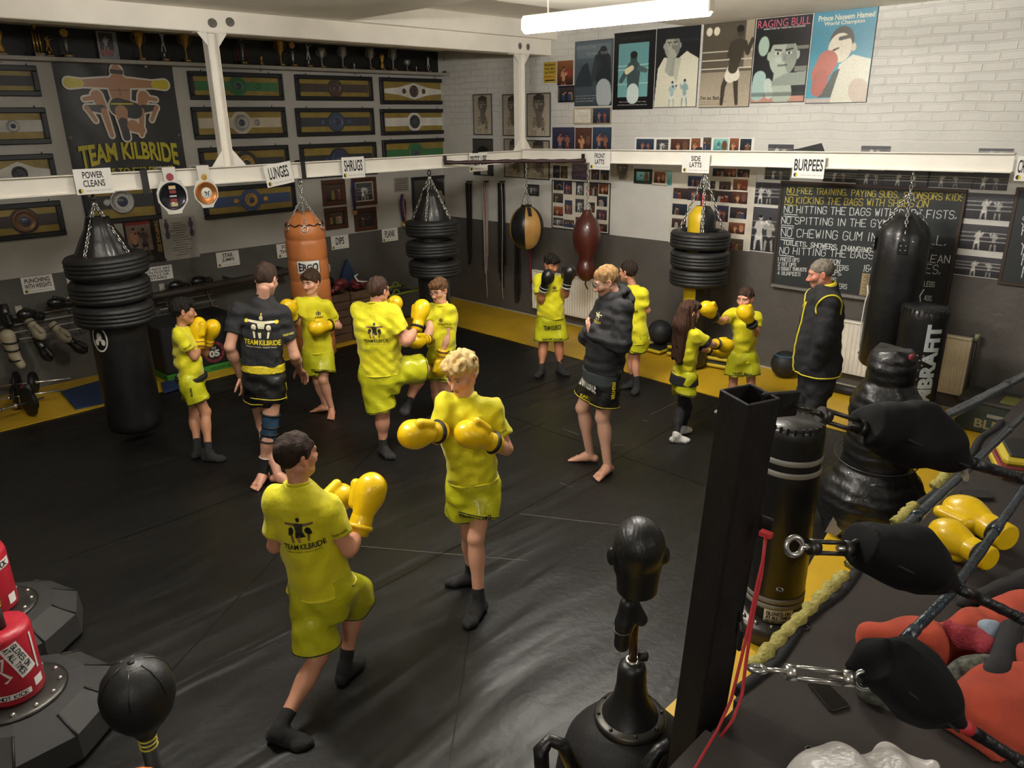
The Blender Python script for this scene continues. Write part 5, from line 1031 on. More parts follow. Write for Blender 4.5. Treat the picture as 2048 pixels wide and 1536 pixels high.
sign('white paper sign reading press ups behind the pull-up bar', 'L', (938, 307), (975, 341), [('PRESS UPS', .9)], RF)
RFX = RX + .055
sign('white paper sign reading front latts on the rail', 'R', (1180, 302), (1220, 340), [('FRONT', .5), ('LATTS', .46)], RFX)
sign('white paper sign reading side latts on the rail', 'R', (1366, 307), (1418, 347), [('SIDE', .34), ('LATTS', .44)], RFX)
sign('white paper sign reading burpees on the rail', 'R', (1588, 311), (1647, 358), [('BURPEES', .9)], RFX)
sign('white paper sign cut off by the right picture edge', 'R', (2037, 312), (2096, 364), [('CRUNCHES', .9)], RFX)

# framed pictures on the white part
def photo_fill(p, kind, i):
    rg = np.random.RandomState(i * 7 + 1)
    if kind == 'group':
        p.grad('1b1a1e', ['3a3436', '4a3a34', '2a3440', '54483c'][i % 4])
        for j in range(rg.randint(3, 6)):
            x = rg.uniform(.12, .88); yy = rg.uniform(.42, .6); c = ['6a2f2b', '2f3a5a', '8a8780', '1f1f22', '4a3a2a', '7a6a35'][rg.randint(6)]
            p.cap(x, .1, x, yy - .12, .13, .11, c); p.ell(x, yy + .08, .065, .08, ['b98a70', '8a5c44', 'c79b80'][rg.randint(3)]); p.ell(x, yy + .14, .065, .05, '241a15')
    elif kind == 'bw':
        p.grad('26262a', '45454a'); p.man(rg.uniform(.3, .42), .02, .8, 'bdbab4', 'd8d6d0', 'e2e0da', 0); p.man(rg.uniform(.6, .72), .02, .76, '9a9791', '2a2a2c', 'cfcdc8', 1)
        for q in (.35, .52, .68): p.cap(0, q, 1, q + .02, .008, .008, 'c8c6c0', .7)
    elif kind == 'warm': p.grad('2e1a16', ['7a4a34', '5a3a30', '8a5a3a'][i % 3]); p.man(.4, -.25, 1.0, 'b98a68', '5a2420', '5a1a1a', i % 3); p.ell(.78, .5, .14, .2, ['a0705a', '6a4a3a', '8a3a30'][i % 3])
    elif kind == 'blue': p.grad('1c2030', ['3a3a52', '4a3a44', '34445a'][i % 3]); p.man(.35, -.1, .9, 'a07060', '30406a', '5a1a1a', 0); p.man(.68, -.1, .85, '8a5a48', '6a2a2a', None, 1)
    elif kind == 'face': p.grad('2a2c2e', '4a4844'); p.face(.5, .5, .27, 'b5aca0', '1c1a18')
    elif kind == 'sketch': p.grad('b5aa95', '9a9080'); p.face(.5, .74, .24, '6a6258', '3a352f'); p.man(.3, .02, .42, '8a8274', 'c9c2b2', None, 0); p.man(.7, .02, .4, '7a7266', '57524a', None, 1)
    elif kind == 'crowd':
        p.grad('4a3a4a', '8a7a8a'); p.grain(.8)
    elif kind == 'teal': p.grad('3c8a88', '8fc4bc'); p.man(.35, 0, .8, '2f6a6c', 'c6d6cc', None, 0); p.ell(.75, .45, .18, .3, '6a4a30')
    elif kind == 'cert': p.grad('d8d2c2', 'e2ddd0'); [p.cap(.15, q, .85, q, .008, .008, '8a8478', .6) for q in np.linspace(.25, .7, 6)]; p.rect(.04, .04, .96, .07, 'b08a3a'); p.rect(.04, .93, .96, .96, 'b08a3a')
    p.grain(.22); return p
def picture(name, label, cat, side, tl, br, kind, i, frame=None, fw=.02, mount=None, off=0.0, group=None, cell=.007, tilt=0):
    t, w, h = hang(name, label, cat, side, tl, br, off, group, tilt)
    if frame is not None:
        mb = MB(); border(mb, w, h, fw, .022, .004); mb.build('picture_frame', frame, t)
        MB().box((0, 0, .004), (w - fw, h - fw, .008)).build('mount_board', mount or PAPER, t); q = fw * 2 + (.03 if mount else 0)
        photo_fill(Pic(w - q * 1.0, h - q, cell), kind, i).build('photograph', t, .0095)
    else:
        MB().box((0, 0, .002), (w, h, .004)).build('backing_card', PAPER, t); photo_fill(Pic(w * .985, h * .985, cell), kind, i).build('photograph', t, .0046)
    return t, w, h
picture('framed_photo', 'brown framed photograph, upper left of the four above the dips sign', 'picture', 'L', (641, 361), (692, 408), 'group', 1, FRAME_B, .06, mat('dark_mount', '26221f', .7), 0, 'brown framed photographs')
picture('framed_photo', 'brown framed photograph with a cream mount, upper right of the four above the dips sign', 'picture', 'L', (701, 357), (754, 408), 'bw', 2, FRAME_B, .06, mat('cream_mount', 'bfb59c', .7), 0, 'brown framed photographs')
picture('framed_photo', 'brown framed photograph, lower left of the four above the dips sign', 'picture', 'L', (647, 417), (696, 455), 'group', 3, FRAME_B, .06, mat('dark_mount', '26221f', .7), 0, 'brown framed photographs')
picture('framed_photo', 'brown framed photograph, lower right of the four above the dips sign', 'picture', 'L', (706, 418), (754, 458), 'group', 4, FRAME_B, .06, mat('dark_mount', '26221f', .7), 0, 'brown framed photographs')
t, w, h = picture('framed_shirt', 'large black framed picture with a silver inner line behind the corner tyre bag', 'picture', 'L', (821, 355), (909, 440), 'face', 5, FRAME_K, .05)
t, w, h = hang('grey_notice', 'small grey notice of text lines left of the large black frame', 'notice', 'L', (787, 356), (818, 382))
MB().box((0, 0, .002), (w, h, .004)).build('paper', mat('grey_paper', '8d8880', .7), t); glyphs(t, 'lettering', INK, [rect2d(0, h * (.36 - .14 * i), w * .82, h * .04) for i in range(6)], .0045)
t, w, h = hang('fight_poster', 'dark fight night poster with champions lettering behind the left tyre bag', 'poster', 'L', (243, 442), (331, 522))
p = Pic(w, h, .008, '17151a'); p.rect(.06, .3, .72, .98, '8a7a70'); p.rect(.06, .88, .72, .97, '8a2a30'); p.man(.25, .2, .62, 'b98a68', '2a2a30', '7a1a1a', 0); p.man(.52, .2, .6, '5a4a44', '201f24', '3a3a40', 1); p.ell(.62, .12, .08, .08, '4a463c'); p.grain(.2)
MB().box((0, 0, .002), (w, h, .004)).build('backing_card', PAPER, t); p.build('poster_print', t, .0046)
v, f = fit_text('CHAMPIONS 2022', 0, 0, h * .74, w * .11, .02); glyphs(t, 'lettering', GOLD, [(np.c_[v[:, 1] + w * .4, -v[:, 0] + h * .1], f)], .005)
t, w, h = hang('programme_sheet', 'pale fight programme sheet under the hanging white belts', 'poster', 'L', (320, 437), (400, 513))
MB().box((0, 0, .002), (w, h, .004)).build('paper', mat('aged_paper', 'a5a199', .7, var=.1), t)
glyphs(t, 'lettering', INK, [rect2d(.03 * w * ((i * 7) % 5 - 2), h * (.36 - .058 * i), w * (.3 + .09 * ((i * 5) % 4)), h * .012) for i in range(14)], .0045)
[glyphs(t, 'small_fighter', mat('violet_grey_ink', '4c4658', .7), [disc2d(sx * w * .36, h * y_ + .03, .03, 10, .05), disc2d(sx * w * .36, h * y_ + .09, .018, 10)], .0045) for sx in (-1, 1) for y_ in (.26, .04)]
for i, (px, py, hh, lb) in enumerate([(705, 362, .42, 'ribboned medal hanging on the upper right brown frame'), (806, 388, .42, 'bunch of ribboned medals hanging left of the corner tyre bag')]):
    c = on_plane(px, py, 1, .05); t = thing('medal', lb, 'medal', tuple(c), frame=FR_L, group='medals on ribbons'); n = 1 if i == 0 else 3
    for j in range(n):
        mb = MB(); dx = (j - (n - 1) / 2) * .03
        for s in (-1, 1): mb.tube([(dx, 0, 0), (dx + s * .035, -hh * .3, .004), (dx + s * .03, -hh * .6, .006), (dx, -hh, .004)], .012, 6, False, (1, .15))
        mb.build('ribbon', mat(['ribbon_blue', 'ribbon_red', 'ribbon_white'][j], ['2a3570', '7a2430', 'b5b0a8'][j], .6), t)
        MB().lathe([(.04, 0), (.042, .004), (.04, .008), (.001, .009)], 20, (dx, -hh - .035 - .02 * j, .004 + .012 * j)).build('medal_disc', GOLD if j != 1 else SILVER, t)

# trophy shelf and trophies
SHZ = 3.53
c0 = on_plane(917, 147, 1, .24)[0]; c1 = 9.0
sh = thing('trophy_shelf', 'long painted shelf of trophies under the ceiling on the left wall', 'shelf', ((c0 + c1) / 2, .12, SHZ - .02))
MB().box((0, 0, 0), (c1 - c0, .24, .04), bev=.003).build('shelf_board', mat('grey_shelf_paint', '9a958c', .5), sh)
for i in range(7): MB().box((-(c1 - c0) / 2 + .3 + i * 1.45, -.1, -.03), (.03, .03, .02)).build('shelf_bracket', mat('grey_shelf_paint', '9a958c', .5), sh)
TB = mat('black_marble', '1c1a1b', .25, var=.3); TW = mat('dark_wood_base', '33201a', .4)
def trophy(px, top, base, kind, label, gold=True):
    a = on_plane(px, base, 1, .13); b = on_plane(px, top, 1, .13); H = max(.08, min(.62, b[2] - SHZ)) if True else 0
    t = thing('trophy', label, 'trophy', (a[0], .13, SHZ), group='trophies on the shelf'); M_ = GOLD if gold else SILVER; w = min(.05, H * .25)
    MB().box((0, 0, H * .06), (w * 2, w * 1.6, H * .12), bev=.004).build('base', TB if gold else TW, t); MB().box((0, w * .82, H * .07), (w * 1.1, .003, H * .05)).build('name_plate', GOLD, t)
    if kind == 'cup':
        MB().lathe([(w * .55, H * .12), (w * .2, H * .18), (w * .16, H * .40), (w * .3, H * .48), (w * .8, H * .58), (w * 1.05, H * .8), (w * 1.15, H), (w * 1.05, H), (w * .9, H * .8), (w * .5, H * .6), (.001, H * .56)], 20, cap=(True, False)).build('cup', M_, t)
        for s in (-1, 1): MB().tube([(s * w * (1.0 + .55 * math.sin(q)), 0, H * (.93 - .33 * q / 3.14)) for q in np.linspace(0, 3.14, 9)], w * .09, 6).build('handle', M_, t)
    elif kind == 'star':
        MB().cyl((0, 0, H * .12), (0, 0, H * .6), w * .22, w * .5, 12).build('stem', SILVER, t)
        mb = MB(); mb.prism([((1 if i % 2 else .8) * w * .9 * math.cos(i * math.pi / 8), (1 if i % 2 else .8) * w * .9 * math.sin(i * math.pi / 8)) for i in range(16)], -.008, .008); mb.xf(([[1, 0, 0], [0, 0, 1], [0, -1, 0]], (0, 0, H * .8))); mb.build('rosette', GOLD, t)
    elif kind == 'figure':
        MB().cyl((0, 0, H * .12), (0, 0, H * .32), w * .3, w * .3, 10).build('stem', M_, t)
        v, f = skin_mesh([cone((0, 0, H * .62), (0, 0, H * .8), w * .32, w * .38, .01), cone((-.1 * w, 0, H * .6), (-w * .5, 0, H * .32), w * .22, w * .14, .01), cone((.1 * w, 0, H * .6), (w * .45, 0, H * .32), w * .22, w * .14, .01), cone((-w * .3, 0, H * .8), (-w * .9, 0, H * .86), w * .15, w * .14, .01), cone((w * .3, 0, H * .8), (w * .6, .3 * w, H * .9), w * .15, w * .14, .01), ell((0, 0, H * .93), (w * .24,) * 3, None, .005)], .004); link_mesh('fighter_figure', v, f, M_, t)
    elif kind == 'column':
        for i in range(3): MB().cyl(((i - 1) * w * .6, 0, H * .12), ((i - 1) * w * .6, 0, H * .68), w * .2, n=10).build('column', mat('gold_foil', 'c2a45a', .25, .7), t)
        MB().box((0, 0, H * .70), (w * 2, w * 1.4, H * .05)).build('top_plate', TB, t); MB().lathe([(w * .2, H * .72), (w * .25, H * .8), (w * .6, H * .9), (w * .7, H)], 14).build('cup', M_, t)
    elif kind == 'tower':
        for s in (-1, 1): MB().cyl((s * w * 1.2, 0, H * .12), (s * w * 1.2, 0, H * .66), w * .14, n=8).build('red_column', mat('red_foil', '7a2a22', .3, .4), t)
        MB().box((0, 0, H * .68), (w * 3, w * 1.3, H * .05)).build('top_plate', TB, t); MB().lathe([(.3 * w, H * .12), (.15 * w, H * .2), (.7 * w, H * .62)], 14).build('cup', SILVER, t); MB().lathe([(.3 * w, H * .7), (.2 * w, H * .8), (.7 * w, H)], 12).build('small_cup', GOLD, t)
    else: MB().lathe([(w * .7, H * .12), (w * .6, H * .3), (w * .25, H * .45), (w * .5, H * .62), (w * .8, H * .85), (w * .5, H)], 16).build('ornament', M_, t)
TROPHIES = [(4, 60, 106, 'bell', 'gold bell trophy at the far left end of the shelf', 1), (78, 40, 105, 'column', 'trophy with three gold columns left on the shelf', 1), (99, 72, 105, 'figure', 'small kicking figure trophy beside the three gold columns', 1), (135, 54, 107, 'star', 'rosette trophy with a silver stem left on the shelf', 0),
 (282, 62, 112, 'cup', 'wide gold cup right of the poster on the shelf', 1), (330, 58, 118, 'figure', 'pale figure trophy on the shelf left of the two-handled cup', 0), (374, 64, 119, 'cup', 'large two-handled cup left of the left white post', 1), (487, 62, 127, 'tower', 'trophy with two red columns right of the left white post', 1), (524, 112, 129, 'bell', 'small dark ornament right of the red-columned trophy', 1),
 (563, 79, 130, 'cup', 'tall gold cup, first of the slim trophies from the left white post', 1), (587, 80, 130, 'star', 'slim silver-stemmed trophy with a blue foot', 0), (618, 84, 131, 'figure', 'silver winged figure trophy above the third belt column', 0), (645, 96, 137, 'cup', 'squat dark cup right of the winged figure trophy', 0), (687, 94, 138, 'cup', 'silver cup with a ring in its stem', 0), (709, 127, 138, 'bell', 'tiny shining silver ornament on the shelf', 0),
 (742, 97, 139, 'cup', 'silver cup with a bright square bowl right of the tiny ornament', 0), (765, 108, 139, 'bell', 'narrow gold column ornament between two silver cups', 1), (787, 99, 140, 'cup', 'tall silver cup near the right end of the shelf', 0), (815, 120, 142, 'cup', 'small silver goblet near the right end of the shelf', 0), (833, 133, 143, 'bell', 'tiny goblet right of the small silver goblet', 0), (857, 112, 143, 'figure', 'dark figure trophy third from the right shelf end', 0), (893, 112, 145, 'star', 'dark slim trophy at the right end of the shelf', 1)]
for a in TROPHIES: trophy(*a)
c, w, h = wall_rect('L', (188, 46), (238, 106), .06); c[2] = SHZ + h / 2 + .003; t = thing('leaning_poster', 'pale poster with red lettering standing among the trophies', 'poster', tuple(c), frame=FR_L)
p = Pic(w, h, .008, '77777a'); p.rect(.1, .35, .8, .95, '2b2b2e'); p.man(.4, .25, .6, 'a09a92', '5a5a5c', None, 0); p.rect(.08, .14, .72, .36, '8a3a3a', .8); p.grain(.4); MB().box((0, 0, -.004), (w, h, .006)).build('backing_card', PAPER, t); p.build('poster_print', t, .0)
# ---------------------------------------------------------------- things on the brick wall (right)
def poster(label, tl, br, paint, texts=(), off=0.0):
    t, w, h = hang('boxing_poster', label, 'poster', 'R', tl, br, off, 'large boxing posters')
    MB().box((0, 0, .004), (w, h, .008), bev=.002).build('poster_board', FRAME_K, t)
    p = Pic(w * .985, h * .985, .0062); paint(p); p.build('poster_print', t, .0086)
    for (s, x, y, fw, fh, m, b) in texts: glyphs(t, 'lettering', m, [fit_text(s, x * w, y * h, fw * w, fh * h, b)], .0094)
T_W = mat('pale_print', 'd8d8d2', .5); T_G = mat('grey_print', '8f9598', .5); T_R = mat('faded_red_print', 'b5576a', .5); T_K = INK
def p1(p):
    p.grad('39424a', '55626a'); p.rect(.05, .74, .95, .95, '6d7b82', .6); p.poly([(0, .3), (.5, .3), (.35, .68), (.2, .62), (.05, .42)], '2d353b'); p.cap(.78, .38, .74, .68, .2, .22, '232a30'); p.cap(.62, .62, .5, .42, .09, .07, '2b3238'); p.cap(.5, .42, .56, .66, .06, .06, '333b42'); p.ell(.76, .8, .11, .14, '20262b'); p.cap(.8, .12, .78, .26, .2, .19, 'a8b0b2'); p.grain(.12)
def p2(p):
    p.grad('131316', '131316'); p.rect(.12, .16, .86, .86, '6fa3a4'); p.rect(.12, .5, .86, .86, '5c9093', .5)
    for q in (.52, .57, .33): p.cap(.12, q, .86, q + .01, .008, .008, 'a9cfca')
    p.cap(.5, .28, .5, .52, .14, .17, '3c4c4e'); p.cap(.5, .17, .5, .24, .15, .14, 'c9d8d2'); p.cap(.36, .52, .2, .38, .06, .05, '445658'); p.cap(.64, .53, .8, .5, .055, .045, '4c5e60'); p.cap(.34, .5, .46, .54, .06, .05, 'd8d0a8'); p.ell(.5, .66, .085, .115, '394849'); p.ell(.5, .71, .09, .07, '161b1c'); p.grain(.1)
def p3(p):
    p.grad('15181c', '1b1e23'); p.poly([(0, 0), (1, 0), (1, .6), (.72, .7), (.5, .6), (.2, .64), (.06, .5)], 'd6d2bd'); p.face(.38, .78, .19, '9a9c90', '1c1e20'); p.cap(.3, .48, .36, .68, .07, .06, 'a4a69a'); p.cap(.38, .7, .44, .66, .06, .05, 'a9ab9e'); p.poly([(.46, .62), (.6, .62), (.52, .3), (.44, .4)], 'b9b8a6'); p.man(.42, .0, .33, '9fb8b8', 'd9dcd2', '2c4a50', 0); p.man(.72, .0, .35, '88a2a4', 'c9d0c8', None, 1); p.grain(.08)
def p4(p):
    p.grad('b0a48f', '5d5546'); p.rect(0, .42, 1, 1, '4a4438', .85); p.ell(.12, .9, .06, .07, 'd8cfb8'); p.ell(.27, .9, .06, .07, 'd8cfb8'); p.rect(.84, .45, 1, 1, '9a8f7a')
    for q in (.46, .56, .66): p.cap(0, q, 1, q, .007, .007, 'd6ceba')
    p.man(.6, .02, .92, '3e372d', 'd8d2c2', None, 0, lean=.3); p.grain(.15)
def p5(p):
    p.grad('1a191c', '17171a'); p.rect(0, 0, 1, .07, 'b98876'); p.face(.55, .56, .27, 'a9b3a5', '15140f'); p.poly([(.2, .2), (1, .2), (1, .36), (.62, .34)], '8b948a'); p.ell(.17, .68, .1, .16, 'a8bfb0'); p.cap(.12, .12, .14, .3, .14, .12, 'a3bcb6'); p.cap(.34, .1, .3, .24, .08, .07, 'b9c6bc'); p.rect(.75, .62, 1, .66, 'a0a090', .5); p.rect(.78, .36, 1, .42, 'a0a090', .5); p.rect(0, .07, 1, .12, '2b3630', .6); p.grain(.1)
def p6(p):
    p.grad('4a97a8', '3f7f96'); p.poly([(.42, 0), (1, 0), (1, .46), (.7, .52), (.5, .42), (.42, .2)], 'cfcdbb'); p.ell(.5, .66, .2, .24, '4a463c'); p.ell(.48, .6, .19, .22, 'd6cfba'); p.cap(.47, .7, .64, .72, .03, .03, '4a463c'); p.ell(.70, .6, .04, .06, 'c9bfa8'); p.cap(.38, .58, .46, .6, .018, .012, '4a4238'); p.cap(.36, .5, .42, .5, .018, .014, '8a6a5a'); p.cap(.2, .32, .3, .46, .15, .17, 'b06a5c'); p.cap(.2, .16, .22, .28, .13, .13, 'a8655a'); p.poly([(.2, .06), (.42, .06), (.52, .38), (.42, .34), (.26, .1)], '4c544e'); p.rect(0, 0, .42, .05, 'b9aba2'); p.ell(.86, .12, .16, .2, 'b59a8c', .4, .6); p.grain(.12)
poster('blue-grey poster of a boxer in white trunks seen from behind, first of the big posters', (1151, 84), (1224, 211), p1, [('BOXING GYM', -.2, .40, .5, .05, T_G, .0), ('TRAIN  WIN', .1, .30, .62, .05, T_G, 0), ('the will must be stronger', -.18, -.34, .56, .016, T_W, 0), ('than the skill every day', -.2, -.38, .52, .016, T_W, 0), ('hard work and belief', -.22, -.42, .48, .016, T_W, 0)])
poster('black-bordered teal poster of a boxer leaning on ropes, second of the big posters', (1230, 67), (1306, 218), p2, [('THE GREATEST', 0, .42, .7, .04, mat('dim_print', '3a3a3c', .5), 0), ('float and sting in the ring', 0, -.40, .66, .018, T_W, 0), ('the hands cannot hit what they cannot see', 0, -.44, .72, .016, T_W, 0)])
poster('poster of a man in a cream robe resting his chin on a fist', (1315, 58), (1393, 214), p3, [('CHAMPION', .28, .33, .36, .03, mat('dim_print', '3a3a3c', .5), 0)])
poster('sepia poster of a running boxer in white trunks, fourth of the big posters', (1409, 47), (1498, 214), p4, [("I'm so fast....", -.24, -.38, .46, .05, T_K, .02), ('that last night I turned off the light', -.2, -.43, .54, .014, T_K, 0), ('switch and was in bed', -.28, -.455, .4, .014, T_K, 0)])
poster('dark film poster of a staring face with faded red title lettering', (1515, 39), (1608, 204), p5, [('RAGING BULL', 0, .435, .94, .09, T_R, .0), ('DIRECTED BY MARTIN SCORSESE', .02, .375, .74, .018, T_W, 0)])
poster('teal poster of a bare-shouldered boxer with a red glove, rightmost big poster', (1630, 25), (1733, 205), p6, [('Prince Naseem Hamed', .02, .425, .88, .06, mat('cream_print', 'c9c7b0', .5), .025), ('World Champion', 0, .36, .64, .055, mat('cream_print', 'c9c7b0', .5), .025)])
# small pictures near the corner
t, w, h = hang('fight_bill', 'small yellow fight bill with black lines beside the red boxer picture', 'poster', 'R', (1088, 125), (1113, 165))
MB().box((0, 0, .002), (w, h, .004)).build('paper', mat('yellow_paper', 'b59a35', .6), t); glyphs(t, 'lettering', INK, [fit_text(s, 0, h * (.36 - .18 * i), w * .8, h * .1, .03) for i, s in enumerate(['BOXING', 'FULL BILL', 'ON TONIGHT'])] + [rect2d(0, -h * .38, w * .8, h * .06)], .0045); glyphs(t, 'red_lettering', mat('red_ink', '9a3020', .6), [fit_text('HALL', 0, -h * .2, w * .8, h * .11, .03)], .0045)
G_R = 'pictures on the brick wall by the corner'
S = lambda lb, tl, br, kd, i, fr=None, fw=.02, gr=G_R: picture('wall_picture', lb, 'picture', 'R', tl, br, kd, i, fr, fw, None, 0, gr)
S('red picture of a boxer right of the yellow fight bill', (1115, 122), (1147, 170), 'warm', 11); S('dark picture of a crowd below the red boxer picture', (1118, 172), (1151, 204), 'group', 12, FRAME_K)
S('narrow grey sketch picture nearest the corner, above the rail', (947, 189), (986, 270), 'sketch', 13, FRAME_K, .012); S('narrow sketch picture mostly hidden by the corner post', (1006, 189), (1047, 272), 'sketch', 14, FRAME_K, .012); S('narrow sepia sketch picture right of the corner post', (1055, 187), (1102, 274), 'sketch', 15, FRAME_K, .012)
S('black picture of a dim face below the narrow sketch nearest the corner', (947, 277), (988, 352), 'face', 16, FRAME_K, .012); S('pale sketch picture behind the foot of the corner post', (1009, 277), (1051, 356), 'sketch', 17, FRAME_K, .01); S('pale sketch of a head crossing the rail right of the corner post', (1055, 280), (1100, 360), 'sketch', 18, FRAME_K, .012)
S('cream certificate below the first big poster', (1149, 216), (1184, 248), 'cert', 19, mat('pale_wood_frame', 'a39272', .5), .012); S('white framed photograph of a purple boxer below the first big poster', (1186, 215), (1223, 248), 'blue', 20, mat('pale_wood_frame', 'a39272', .5), .012)
S('blue fight photograph, left of the row just above the rail', (1105, 254), (1150, 306), 'blue', 21); S('sheet of four orange face photographs above the rail', (1151, 255), (1184, 306), 'warm', 22); S('purple fight photograph with a raised arm above the rail', (1186, 254), (1223, 306), 'blue', 23)
S('crowd photograph in purple just below the rail', (1144, 326), (1180, 361), 'crowd', 24); S('pale photograph of a white robe just below the rail', (1223, 327), (1267, 361), 'sketch', 25); S('dark green framed picture with a green and yellow print', (1270, 337), (1304, 368), 'teal', 26, mat('green_black_frame', '20261f', .5), .035); S('cream framed picture of a red figure', (1307, 339), (1335, 371), 'warm', 27, mat('cream_frame', 'b3ab92', .5), .025); S('turquoise cartoon-like picture beside the side latts sign', (1336, 340), (1376, 373), 'teal', 28); S('small dark picture low near the hanging cords', (1054, 368), (1079, 392), 'bw', 281, FRAME_K, .015)
# photographs mounted together on boards
def board(label, tl, br, pics, kinds, bm_, px=lambda x, y: (x, y), frame=False):
    t, w, h = hang('photo_board', label, 'photo board', 'R', tl, br, 0, 'boards of photographs'); c = np.array(t.matrix_world.translation)
    MB().box((0, 0, .003), (w, h, .006)).build('board', bm_, t)
    if frame: mb = MB(); border(mb, w + .02, h + .02, .012, .014, .002); mb.build('board_edge', FRAME_K, t)
    for i, (x0, y0, x1, y1) in enumerate(pics):
        cc, ww, hh = wall_rect('R', px(x0, y0), px(x1, y1), 0); ox, oy = cc[1] - c[1], cc[2] - c[2]
        if abs(ox) + ww / 2 > w / 2 + .02 or abs(oy) + hh / 2 > h / 2 + .03: 
            ox = max(-w / 2 + ww / 2, min(w / 2 - ww / 2, ox)); oy = max(-h / 2 + hh / 2, min(h / 2 - hh / 2, oy))
        photo_fill(Pic(ww, hh, .0065), kinds[i % len(kinds)], i + int(tl[0])).build('photograph', t, .0068, (ox, oy))
q1 = lambda x, y: (1080 + x / 8.533, 320 + y / 8.533); q2 = lambda x, y: (1320 + x / 7.68, 320 + y / 7.68); q3 = lambda x, y: (1024 + x / 4, y / 4)
CARD = mat('cream_card', 'c9c2b2', .7); CARDK = mat('black_card', '1b1a19', .6)
board('cream board of two small photographs left of the purple crowd picture', (1106, 328), (1142, 361), [(230, 90, 345, 310), (360, 100, 475, 315)], ['group'], CARD, q1)
board('cream board of two small photographs right of the purple crowd picture', (1181, 330), (1221, 362), [(885, 160, 1020, 340), (1040, 170, 1180, 345)], ['group'], CARD, q1)
board('tall board of many small fight photographs behind the brown speedbag', (1106, 361), (1218, 467), [(240, 350, 405, 520), (415, 360, 550, 590), (620, 370, 755, 605), (850, 380, 1000, 620), (1015, 390, 1170, 590), (230, 560, 400, 735), (430, 680, 555, 930), (612, 660, 755, 900), (980, 610, 1150, 800), (235, 785, 400, 960), (850, 720, 940, 900), (970, 840, 1145, 1030), (232, 975, 405, 1130), (410, 1010, 590, 1160), (615, 970, 680, 1100), (1010, 1085, 1150, 1230)], ['group', 'blue', 'bw', 'group', 'warm'], CARD, q1, True)
board('long white strip of eight photographs just above the rail', (1271, 274), (1508, 308), [(1000, 1110, 1135, 1225), (1160, 1115, 1250, 1225), (1275, 1110, 1420, 1225), (1440, 1105, 1505, 1225), (1535, 1100, 1592, 1215), (1618, 1110, 1728, 1210), (1748, 1105, 1812, 1220), (1832, 1110, 1912, 1225)], ['blue', 'bw', 'warm', 'warm', 'group', 'teal', 'warm', 'group'], PAPER, q3)
board('large cream board of colour photographs behind the right tyre bag', (1346, 334), (1500, 503), [(820, 125, 995, 255), (1005, 130, 1175, 262), (1195, 135, 1375, 268), (440, 240, 650, 415), (780, 320, 850, 445), (920, 325, 1090, 460), (1135, 290, 1345, 470), (215, 425, 430, 605), (437, 430, 655, 630), (665, 450, 850, 640), (860, 470, 1100, 660), (1110, 480, 1340, 680), (200, 665, 415, 855), (850, 690, 1045, 955), (1085, 720, 1330, 910), (190, 890, 400, 1055), (1065, 950, 1300, 1145), (1080, 1200, 1275, 1390)], ['group', 'warm', 'group', 'blue', 'group'], CARD, q2)
# black and white fight photographs round the chalkboard
G_B = 'black and white fight photographs round the chalkboard'
Bw = lambda lb, tl, br, i: picture('fight_photo', lb, 'photograph', 'R', tl, br, 'bw', i, None, .02, None, 0, G_B)
Bw('black and white photograph of two boxers face to face left of the chalkboard', (1503, 363), (1561, 411), 31); Bw('tall black and white photograph of ring fights left of the chalkboard', (1503, 412), (1556, 507), 32); Bw('black and white photograph of a boxer by ropes left under the burpees sign', (1531, 334), (1580, 361), 33); Bw('black and white photograph right of the burpees sign', (1648, 338), (1713, 366), 34)
Bw('narrow black and white photograph second from the burpees sign', (1715, 339), (1768, 371), 35); Bw('black and white photograph third from the burpees sign, behind the chain', (1769, 339), (1857, 376), 36); Bw('pale black and white photograph fourth from the burpees sign', (1858, 342), (1945, 378), 37); Bw('black and white photograph of a fallen boxer at the end of the row', (1948, 344), (2014, 382), 38)
Bw('black photograph peeping over the rail above the burpees sign', (1537, 288), (1586, 320), 39); Bw('black photograph peeping over the middle of the right rail', (1723, 291), (1779, 320), 40); Bw('black photograph peeping over the right end of the rail', (1958, 296), (2025, 320), 41)
Bw('black and white photograph of a boxer with raised arms right of the chalkboard', (1936, 384), (2032, 444), 42); Bw('black and white photograph of boxers on the ropes right of the chalkboard', (1922, 446), (2016, 506), 43); Bw('black and white photograph of a bent boxer low right of the chalkboard', (1911, 508), (2007, 559), 44)
# chalkboards
CHALKB = mat('chalkboard_slate', '23282a', .6, var=.22, vscale=2.5); CHALK_W = mat('white_chalk', 'd5d8d5', .9, var=.25, vscale=60); CHALK_Y = mat('yellow_chalk', 'c0b04a', .9, var=.25, vscale=60); ALU = mat('aluminium_edge', '9a9a96', .4, .6)
t, w, h = hang('chalkboard', 'large chalkboard of gym rules behind the man in the black jacket', 'chalkboard', 'R', (1568, 366), (1889, 614)); c = np.array(t.matrix_world.translation)
MB().box((0, 0, .012), (w, h, .024)).build('slate', CHALKB, t); mb = MB(); border(mb, w + .05, h + .05, .03, .034, .003); mb.build('board_frame', mat('dark_board_frame', '3a2c22', .5), t)
MB().box((0, -h / 2 - .02, .045), (w, .03, .05), bev=.004).build('chalk_ledge', ALU, t)
def chalk(txt, p0, p1, hp, m, und=0, th=.0075):
    a = on_plane(*p0, 0, .024) - c; b = on_plane(*p1, 0, .024) - c; hh = hp * .0062; W = b[1] - a[1]
    its = [strokes2d(txt, a[1], a[2], hh, W, th, .05, (b[2] - a[2]) / max(W, .01))]
    for k in range(und): its.append(rect2d(a[1] + W * und_w / 2, a[2] - .016 - .022 * k, W * und_w, .008))
    glyphs(t, 'chalk_writing', m, its, .0255 if True else 0)
und_w = .075
chalk('NO FREE TRAINING, PAYING SUBS, SPONSORS KIDS', (1574, 386), (1930, 402), 10, CHALK_Y, 1); und_w = .1
